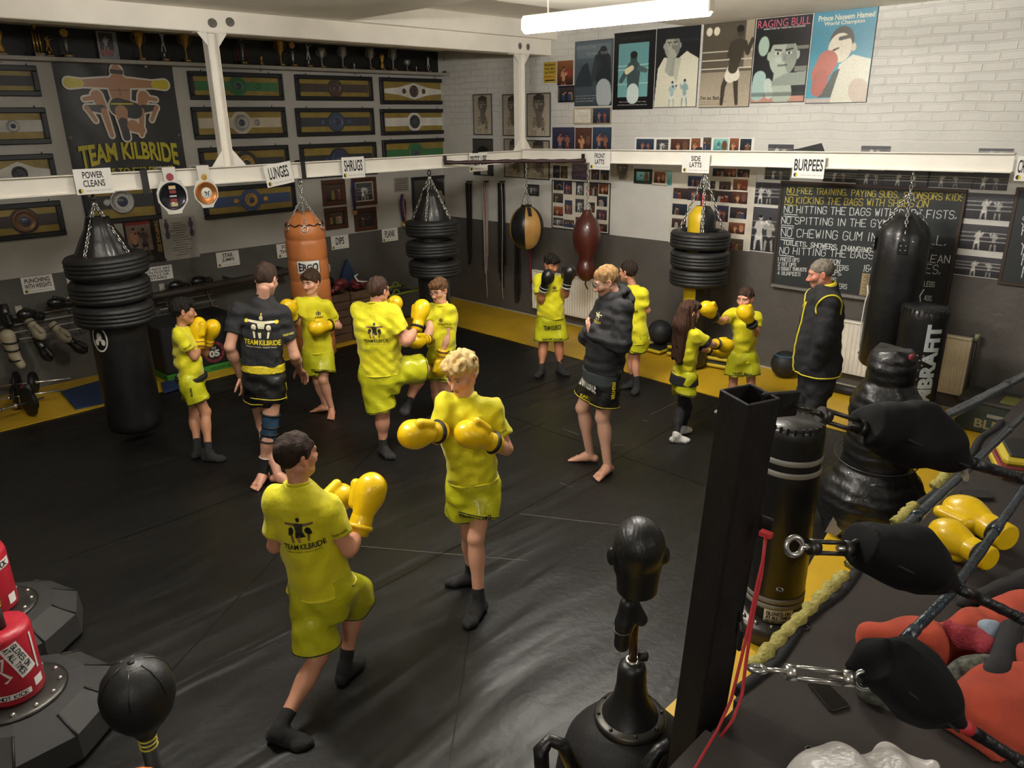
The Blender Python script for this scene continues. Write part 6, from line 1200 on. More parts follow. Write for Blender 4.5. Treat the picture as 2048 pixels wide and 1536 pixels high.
chalk('NO KICKING THE BAGS WITH SHOES ON', (1570, 406), (1858, 415), 11, CHALK_Y, 1); und_w = .09
chalk('NO HITTING THE BAGS WITH BARE FISTS,', (1568, 425), (1918, 438), 12, CHALK_W, 2); und_w = .13
chalk('NO SPITTING IN THE GYM', (1563, 447), (1778, 455), 12, CHALK_W, 2); und_w = .09
chalk('NO CHEWING GUM IN THIS HALL,', (1562, 472), (1898, 491), 14, CHALK_W, 2)
chalk('TOILETS, SHOWERS, CHANGING ROOMS', (1566, 489), (1790, 510), 8, CHALK_W, 0, .009); und_w = .1
chalk('NO HITTING THE BAGS WITH UNCLEAN', (1559, 507), (1902, 527), 12, CHALK_W, 1)
chalk('GLOVES,', (1800, 541), (1886, 549), 14, CHALK_W)
for s, a, b, hh in [('1 PRESS UPS', (1556, 522), (1599, 524), 7), ('2 SIT UPS', (1556, 531), (1593, 533), 6), ('3 SQUAT THRUSTS', (1556, 540), (1614, 543), 6), ('4 BURPEES', (1555, 549), (1602, 552), 6), ('STATION', (1640, 526), (1681, 529), 8), ('100 METERS', (1640, 537), (1698, 541), 8), ('6 STEPS,', (1640, 548), (1686, 551), 8), ('LAPS', (1650, 562), (1673, 564), 7), ('METERS', (1660, 575), (1695, 578), 8), ('164 MINS', (1727, 543), (1780, 546), 11), ('LEGS', (1848, 572), (1870, 574), 8), ('ABS', (1848, 600), (1864, 602), 8)]: chalk(s, a, b, hh, CHALK_W, 0, .007)
t, w, h = hang('paper_note', 'brown handwritten paper taped low on the large chalkboard', 'note', 'R', (1725, 546), (1762, 599), .027)
MB().box((0, 0, .0015), (w, h, .003)).build('paper', mat('tan_paper', '9a8b66', .7), t); glyphs(t, 'lettering', mat('brown_ink', '3d3222', .7), [rect2d(0, h * (.42 - .075 * i), w * (.6 + .2 * ((i * 3) % 2)), h * .022) for i in range(12)], .0035)
t, w, h = hang('chalkboard', 'second chalkboard of names cut off by the right picture edge', 'chalkboard', 'R', (2040, 380), (2240, 590)); c = np.array(t.matrix_world.translation)
MB().box((0, 0, .012), (w, h, .024)).build('slate', CHALKB, t); mb = MB(); border(mb, w + .05, h + .05, .03, .03, .003); mb.build('board_frame', mat('dark_board_frame', '3a2c22', .5), t)
for s, x, y, hh in [('SAM', 2034, 450, 13), ('PETER', 2030, 470, 13), ('JOHN', 2030, 489, 14), ('NEIL', 2036, 509, 13), ('FRANK', 2026, 530, 17), ('FINN', 2034, 554, 16)]: chalk(s, (max(x, 2043), y), (x + 70, y + 4), hh, CHALK_W)
# radiators
RADM = mat('radiator_enamel', 'efe9dc', .3, var=.05)
def radiator(label, tl, br, flip=0, old=False):
    t, w, h = hang('radiator', label, 'radiator', 'R', tl, br, .10, 'white panel radiators'); m = mat('old_radiator_enamel', 'cdbf9f', .4, var=.12) if old else RADM
    mb = MB(); n = int(w / .045); xs = np.linspace(-w / 2, w / 2, n * 4 + 1); V = []; 
    for x, i in zip(xs, range(len(xs))): zz = .0 if i % 4 in (0, 1) else -.009; V += [(x, -h / 2 + .03, zz), (x, h / 2 - .03, zz)]
    mb.add(V, [(2 * i, 2 * i + 2, 2 * i + 3, 2 * i + 1) for i in range(len(xs) - 1)], False); mb.box((0, 0, -.018), (w, h - .02, .016)); mb.build('front_panel', m, t)
    MB().box((0, h / 2 - .012, -.03), (w, .024, .07), bev=.006).build('top_grille', m, t)
    for s in (-1, 1): MB().box((s * (w / 2 - .005), 0, -.035), (.01, h - .03, .07)).build('side_panel', m, t)
    MB().box((0, 0, -.065), (w - .02, h - .05, .02)).build('rear_panel', m, t)
    vb = MB(); vb.cyl((w / 2 + .03, h / 2 - .02, -.03), (w / 2 + .03, h / 2 + .05, -.03), .02, .024, 12); vb.build('valve', mat('valve_plastic', '8c8a6e', .5), t)
    MB().cyl((w / 2 + .03, h / 2 - .02, -.03), (w / 2 + .03, -h / 2 - .12, -.03), .009, n=8).build('pipe', DKSTEEL, t)
radiator('cream radiator behind the boy with black gloves', (1064, 539), (1195, 645)); radiator('white radiator behind the man in the black jacket', (1645, 633), (1772, 766)); radiator('yellowed radiator right of the tall white-lettered bag', (1846, 662), (1922, 795), 0, True)
t, w, h = hang('paper_clip_sheet', 'dark blue folded cloth on top of the white radiator', 'cloth', 'R', (1750, 646), (1764, 654), .11); MB().box((0, 0, 0), (w + .03, .05, .09), bev=.01).build('cloth', mat('navy_cloth', '1c2140', .8), t)
# straps, ropes and belts hung on the wall near the corner
def hangings(label, name, px, top, bot, n, col_list, r, wd, taper=.5, cord=None):
    a = on_plane(px, top, 0, .05); zb = on_plane(px, bot, 0, .05)[2]; t = thing(name, label, 'hanging straps' if r > .01 else 'ropes', tuple(a), frame=FR_R); L = a[2] - zb
    mb = MB(); mb.box((0, .02, -.03), (wd, .02, .04)); mb.cyl((0, .02, -.045), (0, .02, .035), .008, n=8); mb.build('wall_hook', DKSTEEL, t)
    for i in range(n):
        x = (i / max(n - 1, 1) - .5) * wd; k = RNG.uniform(.75, 1.0); tp = 1 - taper; zz = -.02 + .05 * RNG.rand()
        m = MB(); pts = [(x + .004 * math.sin(q * 5 + i), -L * k * q, zz * (1 - .3 * q)) for q in np.linspace(0, 1, 12)]; pts = [(p[0] * (1 - taper * q), p[1], p[2]) for p, q in zip(pts, np.linspace(0, 1, 12))]
        m.tube(pts, r, 6, False, (1, .35) if r > .01 else None); m.build('strap' if r > .01 else 'rope', col_list[i % len(col_list)], t)
    if cord: m = MB(); L2 = a[2] - on_plane(px, cord, 0, .05)[2]; m.tube([(wd * .4 + .015 * math.sin(q * 6), -L2 * q, .03) for q in np.linspace(0, 1, 14)], .006, 6); m.build('white_cord', mat('white_rope', 'b0aba2', .7), t)
STR = mat('black_leather_strap', '171412', .5, var=.3); ROPE_P = mat('pink_rope', '9c7f78', .7); ROPE_W = mat('white_rope', 'b0aba2', .7); ROPE_R = mat('red_rope', '6f1f26', .6); ROPE_B = mat('navy_rope', '252c4a', .6)
hangings('bunch of black weight belts hung in the corner right of the tyre bag', 'weight_belts', 936, 366, 528, 6, [STR, mat('brown_leather_strap', '221712', .5)], .022, .10, .75)
hangings('bunch of pale skipping ropes with red ends hung near the corner', 'skipping_ropes', 970, 366, 552, 8, [ROPE_W, ROPE_P, ROPE_W, ROPE_R, ROPE_P, ROPE_B], .008, .07, .35, 592)
hangings('thick bunch of black straps hung left of the round black and tan bag', 'black_straps', 1002, 366, 575, 8, [STR], .022, .09, -.3, 596)
hangings('dark leather leads hanging behind the round black and tan bag', 'leather_leads', 1034, 480, 612, 5, [STR], .016, .07, -.4); hangings('pink resistance band hanging beside the cream radiator', 'resistance_band', 1061, 470, 575, 2, [mat('pink_rubber', '8a2a45', .5)], .012, .02, 0)
# ---------------------------------------------------------------- punch bags hung from the rail
def above(px, py, x, y):                          # height at which the sight line passes a plumb line through (x, y)
    d = pix_ray(px, py); h = np.array([x, y]) - CAMP[:2]; return float(CAMP[2] + d[2] * (h @ d[:2]) / (d[:2] @ d[:2]))
TYRE = mat('tyre_rubber', '1b1b1b', .55, var=.2, vscale=20, bump=.15, bscale=60); BAG_K = mat('black_bag_leather', '171718', .38, var=.2, vscale=7, bump=.35, bscale=9, coat=.15)
BAG_O = mat('tan_orange_leather', 'b8713f', .42, var=.12, vscale=5, bump=.2, bscale=10); BAG_BR = mat('oxblood_leather', '4a1f18', .35, var=.2, vscale=6, bump=.12, coat=.3); BAG_TAN = mat('tan_leather', 'b58a4a', .4, var=.12, bump=.1)
def tyre_mesh(R, w):
    mb = MB(); t = w / 2; ri = R * .60
    prof = [(ri, -t * .75), (ri + .02, -t * .95), (R * .80, -t), (R * .94, -t * .88), (R * .985, -t * .68), (R, -t * .55)]
    for g in (-.36, 0, .36): prof += [(R, t * (g - .10)), (R - .010, t * (g - .07)), (R - .010, t * (g + .07)), (R, t * (g + .10))]
    prof += [(R, t * .55), (R * .985, t * .68), (R * .94, t * .88), (R * .80, t), (ri + .02, t * .95), (ri, t * .75), (ri, -t * .75)]
    mb.lathe(prof, 44, cap=(False, False)); return mb
def hang_hook(mb, x, y, z):
    mb.torus((x, y, z), .028, .008, (1, 0, 0), 14, 6); mb.torus((x, y, z - .05), .024, .006, (0, 1, 0), 14, 6)
def tyre_bag(label, x, y, ztop_rail, tz, R, w, body, zb, zneck, neck):
    t = thing('tyre_punch_bag', label, 'punch bag', (x, y, zb), group='punch bags wrapped in tyres'); b = body
    b(t, zb, zneck)
    for i, z in enumerate(tz):
        o = tyre_mesh(R * (1 - .012 * i), w).build('tyre', TYRE, t); o.location = (RNG.uniform(-.015, .015), RNG.uniform(-.015, .015), z - zb); o.rotation_euler = (RNG.uniform(-.03, .03), RNG.uniform(-.03, .03), i * 1.3)
        lm = MB()
        for k in range(11):
            a = .9 + k * .07 + i; lm.box((R * .80 * math.cos(a), R * .80 * math.sin(a), w / 2 + .001), (.014, .03 if k % 3 else .018, .003), [[math.cos(a), math.sin(a), 0], [-math.sin(a), math.cos(a), 0], [0, 0, 1]])
        lm.build('raised_lettering', mat('worn_rubber', '343434', .5), o)
    mb = MB(); hang_hook(mb, 0, 0, ztop_rail - zb - .036); mb.build('swivel_hook', DKSTEEL, t)
    top = np.array([0, 0, ztop_rail - zb - .08])
    for k in range(4):
        a = k * math.pi / 2 + .6; e = np.array([R * .72 * math.cos(a), R * .72 * math.sin(a), tz[0] - zb + w * .5]); MB().chain(top, e, .05, .0055).build('chain', CHROME, t)
        MB().torus(e + [0, 0, -.02], .028, .006, (math.cos(a), math.sin(a), 0), 14, 6).build('shackle', mat('rusty_steel', '6a4232', .5, .6), t)
    return t
def bag_body_k(r):
    def f(t, zb, zn):
        H = zn - zb
        MB().lathe([(.001, 0), (r * .8, .0), (r * .98, .03), (r, .10), (r, H * .5), (r * 1.01, H * .78), (r * .96, H * .84), (r * .72, H * .90), (r * .5, H * .95), (r * .38, H), (.001, H + .01)], 32, cap=(False, False), wob=lambda a, h: .014 * np.sin(a * 7 + h * 6) + (.06 * np.sin(a * 9) if h > H * .8 else 0)).build('bag', BAG_K, t)
    return f
xl = on_plane(182, 372, 1, RY)[0]
RTOP = 2.29
zt = [above(228, 527, xl, RY), above(234, 576, xl, RY), above(240, 622, xl, RY)]
tb = tyre_bag('tall black punch bag wrapped in three tyres by the boy with the black belt', xl, RY, RTOP, zt, .345, .205, bag_body_k(.24), .09, zt[0] + .42, 1)
def toward_cam(x, y): return nrm(np.array([CAMP[0] - x, CAMP[1] - y, 0]))
def badge(t, zc, side, items, m, sc=1.0, name='badge'):
    bg = t.children[0]; bv = BVHTree.FromPolygons([tuple(p.co) for p in bg.data.vertices], [tuple(p.vertices) for p in bg.data.polygons])
    n = toward_cam(*t.location[:2]); r = np.cross([0, 0, 1.0], n); a = side; n2 = n * math.cos(a) + r * math.sin(a); r2 = np.cross([0, 0, 1.0], n2)
    return decal(name, m, [subdiv2d(v, f, .02) if len(v) == 4 else (v, f) for v, f in items], bv, np.array([0, 0, zc]), r2, np.array([0, 0, 1.0]), t, .6, .003)
ring = [(np.concatenate([disc2d(0, 0, .075, 24, .12)[0], disc2d(0, 0, .062, 24, .105)[0]]), [(i, (i + 1) % 24, 24 + (i + 1) % 24, 24 + i) for i in range(24)])]
badge(tb, above(212, 668, xl, RY) - .09, -.75, ring + [disc2d(0, .02, .025, 12, .04), disc2d(-.03, -.03, .02, 10, .03), disc2d(.03, -.03, .02, 10, .03)], TRIM_W)
xm = on_plane(858, 340, 1, RY)[0]; zt = [above(868, 455, xm, RY), above(868, 496, xm, RY), above(870, 535, xm, RY)]
tyre_bag('black punch bag wrapped in three tyres by the far corner behind the boys', xm, RY, RTOP, zt, .335, .205, bag_body_k(.20), .12, zt[0] + .46, 1)
yr = on_plane(1411, 336, 0, RX)[1]; zt = [above(1402, 478, RX, yr), above(1399, 515, RX, yr), above(1393, 552, RX, yr)]
def body_two(t, zb, zn):
    H = zn - zb; mb = MB(); r = .155
    n = 28; Rg = []; prof = [(.001, 0), (r * .9, 0), (r, .03), (r, H * .9), (r * .98, H * .95), (r * .5, H), (.001, H)]
    mb.lathe(prof, n, cap=(False, False)); mb.m = 0
    o = mb.build('bag', [BAG_K, mat('yellow_bag_leather', 'c9a91c', .4, var=.08)], t)
    me = o.data; nn = toward_cam(RX, yr); rr = np.cross([0, 0, 1.0], nn); 
    for p in me.polygons:
        a = math.atan2(np.dot(np.array(p.center), rr), np.dot(np.array(p.center), nn)); p.material_index = 1 if (-1.5 < a < -.12) else 0
    MB().cyl((0, 0, H), (0, 0, H + .25), .03, .02, 8).build('strap_neck', BAG_K, t); MB().box((.03, .02, H + .06), (.02, .03, .14)).build('red_tab', mat('red_webbing', 'b02a30', .6), t)
tyre_bag('black and yellow punch bag wrapped in three tyres beside the sparring girl', RX, yr, RTOP + .05, zt, .335, .205, body_two, .05, above(1410, 412, RX, yr), 1)
# orange bag
xo = on_plane(600, 365, 1, RY)[0]; zsh = above(604, 452, xo, RY); znk = above(601, 424, xo, RY); zb = .36
t = thing('orange_punch_bag', 'orange leather punch bag hanging behind the barefoot boy', 'punch bag', (xo, RY, zb)); H = zsh - zb; r = .215
prof = [(.001, 0), (r * .9, 0), (r, .02)]; 
for i in range(1, 7): z = H * i / 6.6; prof += [(r * 1.0, z - .06), (r * .985, z - .012), (r * .955, z), (r * .985, z + .012), (r, z + .06)]
prof = [p for p in prof if p[1] < H - .05] + [(r, H - .05), (r * .95, H), (r * .82, H + .05), (r * .58, H + .12), (r * .42, znk - zb), (.001, znk - zb + .005)]
MB().lathe(prof, 36, cap=(False, False), wob=lambda a, h: (.03 * np.sin(a * 9) * (h > H - .02) + .012 * np.sin(a * 9) * (H - .25 < h <= H - .02))).build('bag', BAG_O, t)
mb = MB()
for k in range(12): a = k * math.pi / 6; mb.tube([(r * .93 * math.cos(a), r * .93 * math.sin(a), H + .012), (r * .92 * math.cos(a + .25), r * .92 * math.sin(a + .25), H + .035), (r * .93 * math.cos(a + .5), r * .93 * math.sin(a + .5), H + .012)], .007, 5)
mb.build('lacing', TRIM_K, t)
for k in range(6):
    a = k * math.pi / 3; MB().chain((0, 0, znk - zb + .16), (r * .9 * math.cos(a), r * .9 * math.sin(a), H + .02), .035, .0045).build('chain', CHROME, t); MB().torus((r * .98 * math.cos(a), r * .98 * math.sin(a), H - .01), .03, .007, (math.cos(a), math.sin(a), .2), 14, 6).build('d_ring', CHROME, t)
MB().chain((0, 0, znk - zb + .14), (0, 0, RTOP - zb - .02), .05, .006).build('main_chain', CHROME, t); mb = MB(); hang_hook(mb, 0, 0, RTOP - zb - .03); mb.build('swivel_hook', CHROME, t)
zc = above(612, 528, xo, RY) - zb; badge(t, zc, .0, [rect2d(0, 0, .235, .135)], TRIM_W, 1, 'label_patch'); badge(t, zc, .0, [rect2d(0, .066, .235, .006), rect2d(0, -.066, .235, .006), rect2d(-.115, 0, .006, .135), rect2d(.115, 0, .006, .135)], TRIM_K, 1, 'patch_edge')
def waisted(txt, w, h, bold):
    v, f = fit_text(txt, 0, 0, w, h, bold); return np.c_[v[:, 0], v[:, 1] * (.72 + .5 * (v[:, 0] / (w / 2)) ** 2)], f
badge(t, zc, .0, [waisted('ERGO', .2, .085, .04)], INK, 1, 'lettering').location = nrm(toward_cam(xo, RY)) * .003
# round black and tan bag
p = on_plane(1046, 335, 0, RX); yb = p[1] + .06; z0 = above(1049, 455, RX, yb); R = .235
t = thing('round_punch_bag', 'round black and tan leather punch bag hanging in the corner', 'punch bag', (RX, yb, z0)); mb = MB(); n = 48; Rg = []
for i in range(1, 20):
    ph = math.pi * i / 20 - math.pi / 2; Rg.append([(R * math.cos(ph) * math.cos(a) * (1 - .02 * math.cos(a * 6)), R * math.cos(ph) * math.sin(a) * (1 - .02 * math.cos(a * 6)), R * 1.28 * math.sin(ph)) for a in np.arange(n) * 2 * math.pi / n])
mb.ring_stack([np.array(q) for q in Rg]); o = mb.build('ball', [BAG_K, BAG_TAN], t); nn = toward_cam(RX, yb); a0 = math.atan2(nn[1], nn[0])
for q in o.data.polygons:
    a = (math.atan2(q.center[1], q.center[0]) - a0 + .05) % (math.pi / 1.5); q.material_index = 1 if a < math.pi / 3.2 else 0
MB().lathe([(R * .34, R * 1.2), (R * .3, R * 1.31), (.02, R * 1.33)], 20).build('top_cap', BAG_K, t)
for k in range(4): a = k * math.pi / 2 + .4; MB().chain((R * .3 * math.cos(a), R * .3 * math.sin(a), R * 1.3), (0, 0, R * 1.3 + .2), .035, .0045).build('chain', CHROME, t)
MB().chain((0, 0, R * 1.3 + .18), (0, 0, RTOP + .015 - z0), .05, .006).build('main_chain', CHROME, t)
nb = nrm(nn + np.array([-nn[1], nn[0], 0]) * .25); mb = MB(); mb.box(nb * R * .70 + np.array([0, 0, R * .98]), (.006, .05, .14), [nrm(nb + [0, 0, .9]), np.cross([0, 0, 1], nb), np.cross(nrm(nb + [0, 0, .9]), np.cross([0, 0, 1], nb))]); mb.build('leather_tab', BAG_K, t)
# brown peanut-shaped bag
p = on_plane(1176, 345, 0, RX); yb = p[1]; zt_ = above(1176, 420, RX, yb); zb_ = above(1172, 562, RX, yb); H = zt_ - zb_
t = thing('double_end_bag', 'brown leather peanut-shaped bag hanging by the cream radiator', 'punch bag', (RX, yb, zb_))
MB().lathe([(.001, 0), (.05, .006), (.10, .05), (.128, .12), (.125, .19), (.10, .25), (.092, .29), (.105, .33), (.145, .41), (.17, .5), (.178, .58), (.17, .68), (.135, .79), (.085, H - .08), (.05, H - .02), (.045, H), (.001, H)], 36, cap=(False, False), wob=lambda a, h: .008 * np.cos(a * 8)).build('bag', BAG_BR, t)
mb = MB(); mb.tube([(0, 0, .0), (.01, 0, -.04), (-.015, .02, -.11)], .014, 6, False, (1, .4)); mb.build('leather_tongue', BAG_BR, t)
for k in range(3): a = k * 2.1; MB().chain((.045 * math.cos(a), .045 * math.sin(a), H), (0, 0, H + .14), .04, .005).build('chain', CHROME, t)
MB().chain((0, 0, H + .12), (0, 0, RTOP + .015 - zb_), .05, .006).build('main_chain', CHROME, t)
# black leather bag in front of the chalkboard
p = on_plane(1826, 352, 0, RX); yb = p[1]; zs = above(1820, 468, RX, yb); zb_ = .52
t = thing('black_punch_bag', 'long black leather punch bag hanging in front of the chalkboard', 'punch bag', (RX, yb, zb_)); H = zs - zb_; r = .235
MB().lathe([(.001, 0), (r * .9, 0), (r, .03), (r, H * .4), (r * .99, H * .8), (r * .97, H), (r * .82, H + .07), (r * .45, H + .16), (r * .2, H + .2), (.001, H + .2)], 36, cap=(False, False), wob=lambda a, h: .01 * np.sin(a * 8) + .045 * np.sin(a * 8) * (h > H * .98)).build('bag', BAG_K, t)
for k in range(4):
    a = k * math.pi / 2 + .35; e = np.array([r * .9 * math.cos(a), r * .9 * math.sin(a), H + .02]); MB().chain(e, (0, 0, above(1825, 385, RX, yb) - zb_), .045, .006).build('chain', CHROME, t); MB().torus(e + [0, 0, -.03], .035, .005, (math.cos(a), math.sin(a), .3), 3, 6).build('d_ring', CHROME, t)
    mb = MB(); c = np.array([r * .995 * math.cos(a), r * .995 * math.sin(a), H - .10]); mb.box(c, (.012, .09, .12), [[math.cos(a), math.sin(a), 0], [-math.sin(a), math.cos(a), 0], [0, 0, 1]], .01); o = mb.build('leather_tab', BAG_K, t)
    rv = MB(); [rv.sphere(c + np.array([math.cos(a), math.sin(a), 0]) * .008 + np.array([-math.sin(a), math.cos(a), 0]) * u + [0, 0, q], .008, 8, 6) for u in (-.02, .02) for q in (-.02, .02)]; rv.build('rivets', CHROME, o)
MB().chain((0, 0, above(1825, 388, RX, yb) - zb_), (0, 0, RTOP + .065 - zb_), .05, .006).build('main_chain', CHROME, t)
nn = toward_cam(RX, yb); rr_ = np.cross([0, 0, 1.0], nn)
for sg in (-1, 1):
    z1 = above(1767, 582, RX, yb) - zb_; pts = [(0, .05), (.03, -.02), (.0, -.12), (-.012, -.3), (-.008, -.52), (.02, -.6), (.0, -.64)] if sg < 0 else [(0, .05), (.06, .0), (.03, -.06), (.02, -.14)]
    mb = MB(); mb.tube([rr_ * sg * (r + .008 - u * .5) + nn * (.03 + u) + [0, 0, z1 + q] for u, q in pts], .007, 6); mb.build('white_outline', TRIM_W, t)
# pull-up bar across the corner, straps over the rail, hanging belts
a = on_plane(890, 325, 1, RY + .07); b = on_plane(1166, 321, 0, RX + .09)
t = thing('pull_up_bar', 'dark red taped pull-up bar fixed across the rail corner', 'bar', tuple(a)); d = b - a
mb = MB(); mb.tube([d * q + [0, 0, -.004 * math.sin(q * 9)] for q in np.linspace(-.01, 1.02, 26)], [.024 + .004 * math.sin(i * 1.9) for i in range(26)], 10); mb.build('taped_bar', mat('dark_red_tape', '2e1416', .6, var=.5, vscale=9), t)
for q in (.0, 1.0): mb = MB(); mb.torus(d * q + [0, 0, .0], .032, .008, tuple(nrm(d))); mb.box(d * q + [0, 0, .045], (.03, .03, .07)); mb.build('clamp', DKSTEEL, t)
def over_rail(label, name, px, zlow_px, wd, m, side='L'):
    ax, val = (1, RF + .01) if side == 'L' else (0, RFX + .01); c = on_plane(px, 335 if side == 'L' else 320, ax, val); zl = on_plane(px, zlow_px, ax, val)[2]
    t = thing(name, label, 'strap', (c[0], RY if side == 'L' else c[1], 2.46)); mb = MB(); dz = zl - 2.46
    q = [(0, -.058, -.12), (0, -.058, .01), (0, 0, .018), (0, .058, .01), (0, .06, -.1), (0, .062, dz)] if side == 'L' else [(-.058, 0, -.12), (-.058, 0, .1), (0, 0, .108), (.058, 0, .1), (.062, 0, dz)]
    for u, v in zip(q[:-1], q[1:]):
        u = np.array(u); v = np.array(v); dd = v - u; ln = np.linalg.norm(dd); w_ax = np.array([1., 0, 0]) if side == 'L' else np.array([0, 1., 0]); mb.box((u + v) / 2, (ln + .004, wd, .006), [nrm(dd), w_ax, np.cross(nrm(dd), w_ax)])
    mb.build('webbing', m, t); return t
over_rail('black web strap looped over the rail right of the power cleans sign', 'web_strap', 286, 388, .06, CLIP); over_rail('black strap looped over the rail right of the lunges sign', 'web_strap', 607, 357, .05, CLIP)
for px, nm, R_, dsc in ((345, 1, .125, 'white champion belt with a large black round plate hung over the rail'), (412, 2, .105, 'white champion belt with a bronze round plate hung over the rail')):
    c = on_plane(px, 392 if nm == 1 else 386, 1, RF + .02); t = thing('champion_belt', dsc, 'belt', (c[0], RF + .02, c[2]), frame=FR_L, group='white belts hung over the rail'); top = 2.475 - c[2]
    pts = [(-.06, top), (-.055, top - .12), (-R_ * .75, R_ * 1.1), (-R_ * 1.12, R_ * .3), (-R_ * 1.1, -R_ * .4), (-R_ * .6, -R_ * 1.05), (-R_ * .5, -R_ * 1.3), (R_ * .5, -R_ * 1.3), (R_ * .6, -R_ * 1.05), (R_ * 1.1, -R_ * .4), (R_ * 1.12, R_ * .3), (R_ * .75, R_ * 1.1), (.055, top - .12), (.06, top)]
    mb = MB(); mb.prism(pts, -.006, .006); mb.box((0, top + .003, -.07), (.12, .008, .15)); mb.box((0, top - .08, -.143), (.12, .16, .008)); o = mb.build('leather_strap', mat('white_leather', 'd0ccc4', .4, var=.04), t)
    pm_ = mat('black_glass_plate', '1b1d26', .2, .4) if nm == 1 else mat('bronze_disc', 'a86a35', .35, .6)
    MB().lathe([(R_, .006), (R_, .013), (R_ * .93, .018), (R_ * .9, .014), (.001, .014)], 32, cap=(False, False)).build('round_plate', pm_, t)
    if nm == 1:
        for i, cc in enumerate(['c9b98a', '8a3a3a', 'd8d5cc', '8a3a3a', 'c9b98a']): MB().box((0, R_ * (.62 - .31 * i), .016), (R_ * .5, R_ * (.24 if i != 2 else .1), .004)).build('plate_panel', mat('panel_' + cc, cc, .35, .3), t)
        glyphs(t, 'strap_badge', mat('red_badge', '8a3038', .5), [disc2d(0, top - .08, .035, 16)], .0066)
    else:
        MB().lathe([(R_ * .5, .014), (R_ * .48, .019), (.001, .019)], 24, cap=(False, False)).build('plate_centre', TRIM_W, t); glyphs(t, 'kicking_figures', INK, [(np.array(q) * R_ * .5, [tuple(range(len(q)))]) for q in ([(-.5, .2), (-.3, .4), (0, .1), (-.1, -.4), (-.25, -.4), (-.2, 0)], [(.1, .1), (.5, .45), (.55, .3), (.3, 0), (.35, -.45), (.2, -.45)])], .0196)
        glyphs(t, 'strap_badge', GOLD, [disc2d(0, top - .10, .03, 16)], .0066)
for px, sd, lb in ((950, 'L', 'black clip holding the press ups sign on the rail'), (1202, 'R', 'black clip holding the front latts sign'), (1395, 'R', 'black clip holding the side latts sign'), (1608, 'R', 'black folded card standing on the rail above the burpees sign')):
    if sd == 'L': c = on_plane(px, 303, 1, RY + .04)
    else: c = on_plane(px, 301, 0, RX + .04)
    z = 2.464 if sd == 'L' else 2.38 + .112 + (.06 * max(0, (c[1] - RY)) / 5.75)
    t = thing('rail_clip', lb, 'clip', (c[0], c[1], z - .008)); fr = np.array([[1, 0, 0], [0, 1, 0], [0, 0, 1.]]) if sd == 'L' else np.array([[0, 1, 0], [-1, 0, 0], [0, 0, 1.]])
    wd = .05 if px != 1608 else .2; mb = MB(); mb.prism([(-wd, 0), (wd, 0), (wd * .8, .03 if px != 1608 else .075), (-wd * .3, .02)], -.02, .0); mb.xf((np.array([fr[0], fr[2], -fr[1]]), (0, 0, 0))); mb.build('clip_body', CLIP, t)
# ---------------------------------------------------------------- gear along the walls
# jump box with the round number badge
Y05 = .50
a = on_plane(322, 655, 1, Y05); b = on_plane(480, 740, 1, Y05); xa, xb = 6.1, b[0]
xa = on_plane(326, 700, 1, .95)[0]; xb = on_plane(486, 700, 1, .95)[0]; zt5 = on_plane(405, 642, 1, .95)[2]
t = thing('foam_jump_box', 'black foam jump box with a red ring badge numbered 05', 'box', ((xa + xb) / 2, .62, 0)); W = xa - xb
MB().box((0, 0, zt5 / 2 + .045), (W, .64, zt5 - .09), bev=.015).build('box_body', mat('black_box_vinyl', '1a1a1c', .5, bump=.1), t)
GRN = mat('green_foam', '2f7a2a', .6); MB().box((0, 0, .045), (W + .004, .644, .085), bev=.006).build('green_base', GRN, t)
RED_D = mat('dull_red_print', '7a2832', .6)
def front(mb_items, m, name, z=.003):
    o = glyphs(t, name, m, mb_items, 0); o.rotation_euler = (math.pi / 2, 0, math.pi); o.location = (0, .32 + z, zt5 * .55); return o
c5 = (on_plane(429, 704, 1, .95)[0] - (xa + xb) / 2) * -1; z5 = on_plane(429, 704, 1, .95)[2] - zt5 * .55
R5 = .135
front([(np.array([(R_ * math.cos(a), R_ * math.sin(a)) for a in (k * math.pi / 5 + .04, k * math.pi / 5 + .59) for R_ in (R5, R5 * .72)])[[0, 2, 3, 1]] + [c5, z5], [(0, 1, 2, 3)]) for k in range(10)], RED_D, 'badge_ring')
front([fit_text('PL3', c5, z5 + .05, .05, .03, .03), fit_text('05', c5, z5 - .02, .13, .085, .05)], TRIM_W, 'badge_number')
o = glyphs(t, 'base_lettering', INK, [fit_text('NO 23 NO 15', c5 + .05, 0, .24, .035, .02)], 0); o.rotation_euler = (math.pi / 2, 0, math.pi); o.location = (0, .325, .045)
# wall rack with sparring gloves, two lengths
WIRE = mat('white_wire', 'b5b2aa', .4, .2); BRK = mat('grey_bracket', '7f7d78', .5, .3)
RKY = .12
def rack(label, px0, px1, y0, y1, br):
    a = on_plane(px0, y0, 1, RKY); b = on_plane(px1, y1, 1, RKY); zt_ = (a[2] + b[2]) / 2; t = thing('wire_rack', label, 'rack', ((a[0] + b[0]) / 2, 0, zt_), group='white wire racks'); W = a[0] - b[0]
    for k, (yy, dz) in enumerate([(.05, .05), (.10, -.02), (.16, -.09), (.22, -.16)]): MB().cyl((-W / 2, yy, dz), (W / 2, yy, dz), .007, n=8).build('rail', WIRE, t)
    for q in br:
        x = on_plane(q, (y0 + y1) / 2, 1, RKY)[0] - t.location[0]; mb = MB(); mb.tube([(x, .012, .10), (x, .05, .03), (x, .17, -.12), (x, .22, -.22)], .028, 6, False, (.25, 1)); mb.box((x, .006, .06), (.05, .012, .12)); mb.build('bracket', BRK, t)
    return t
rack('white wire rack of sparring gloves left of the left tyre bag', -40, 185, 668, 612, (49, 152)); rack('white wire rack behind the boy with the black belt', 316, 424, 610, 580, (332, 418))
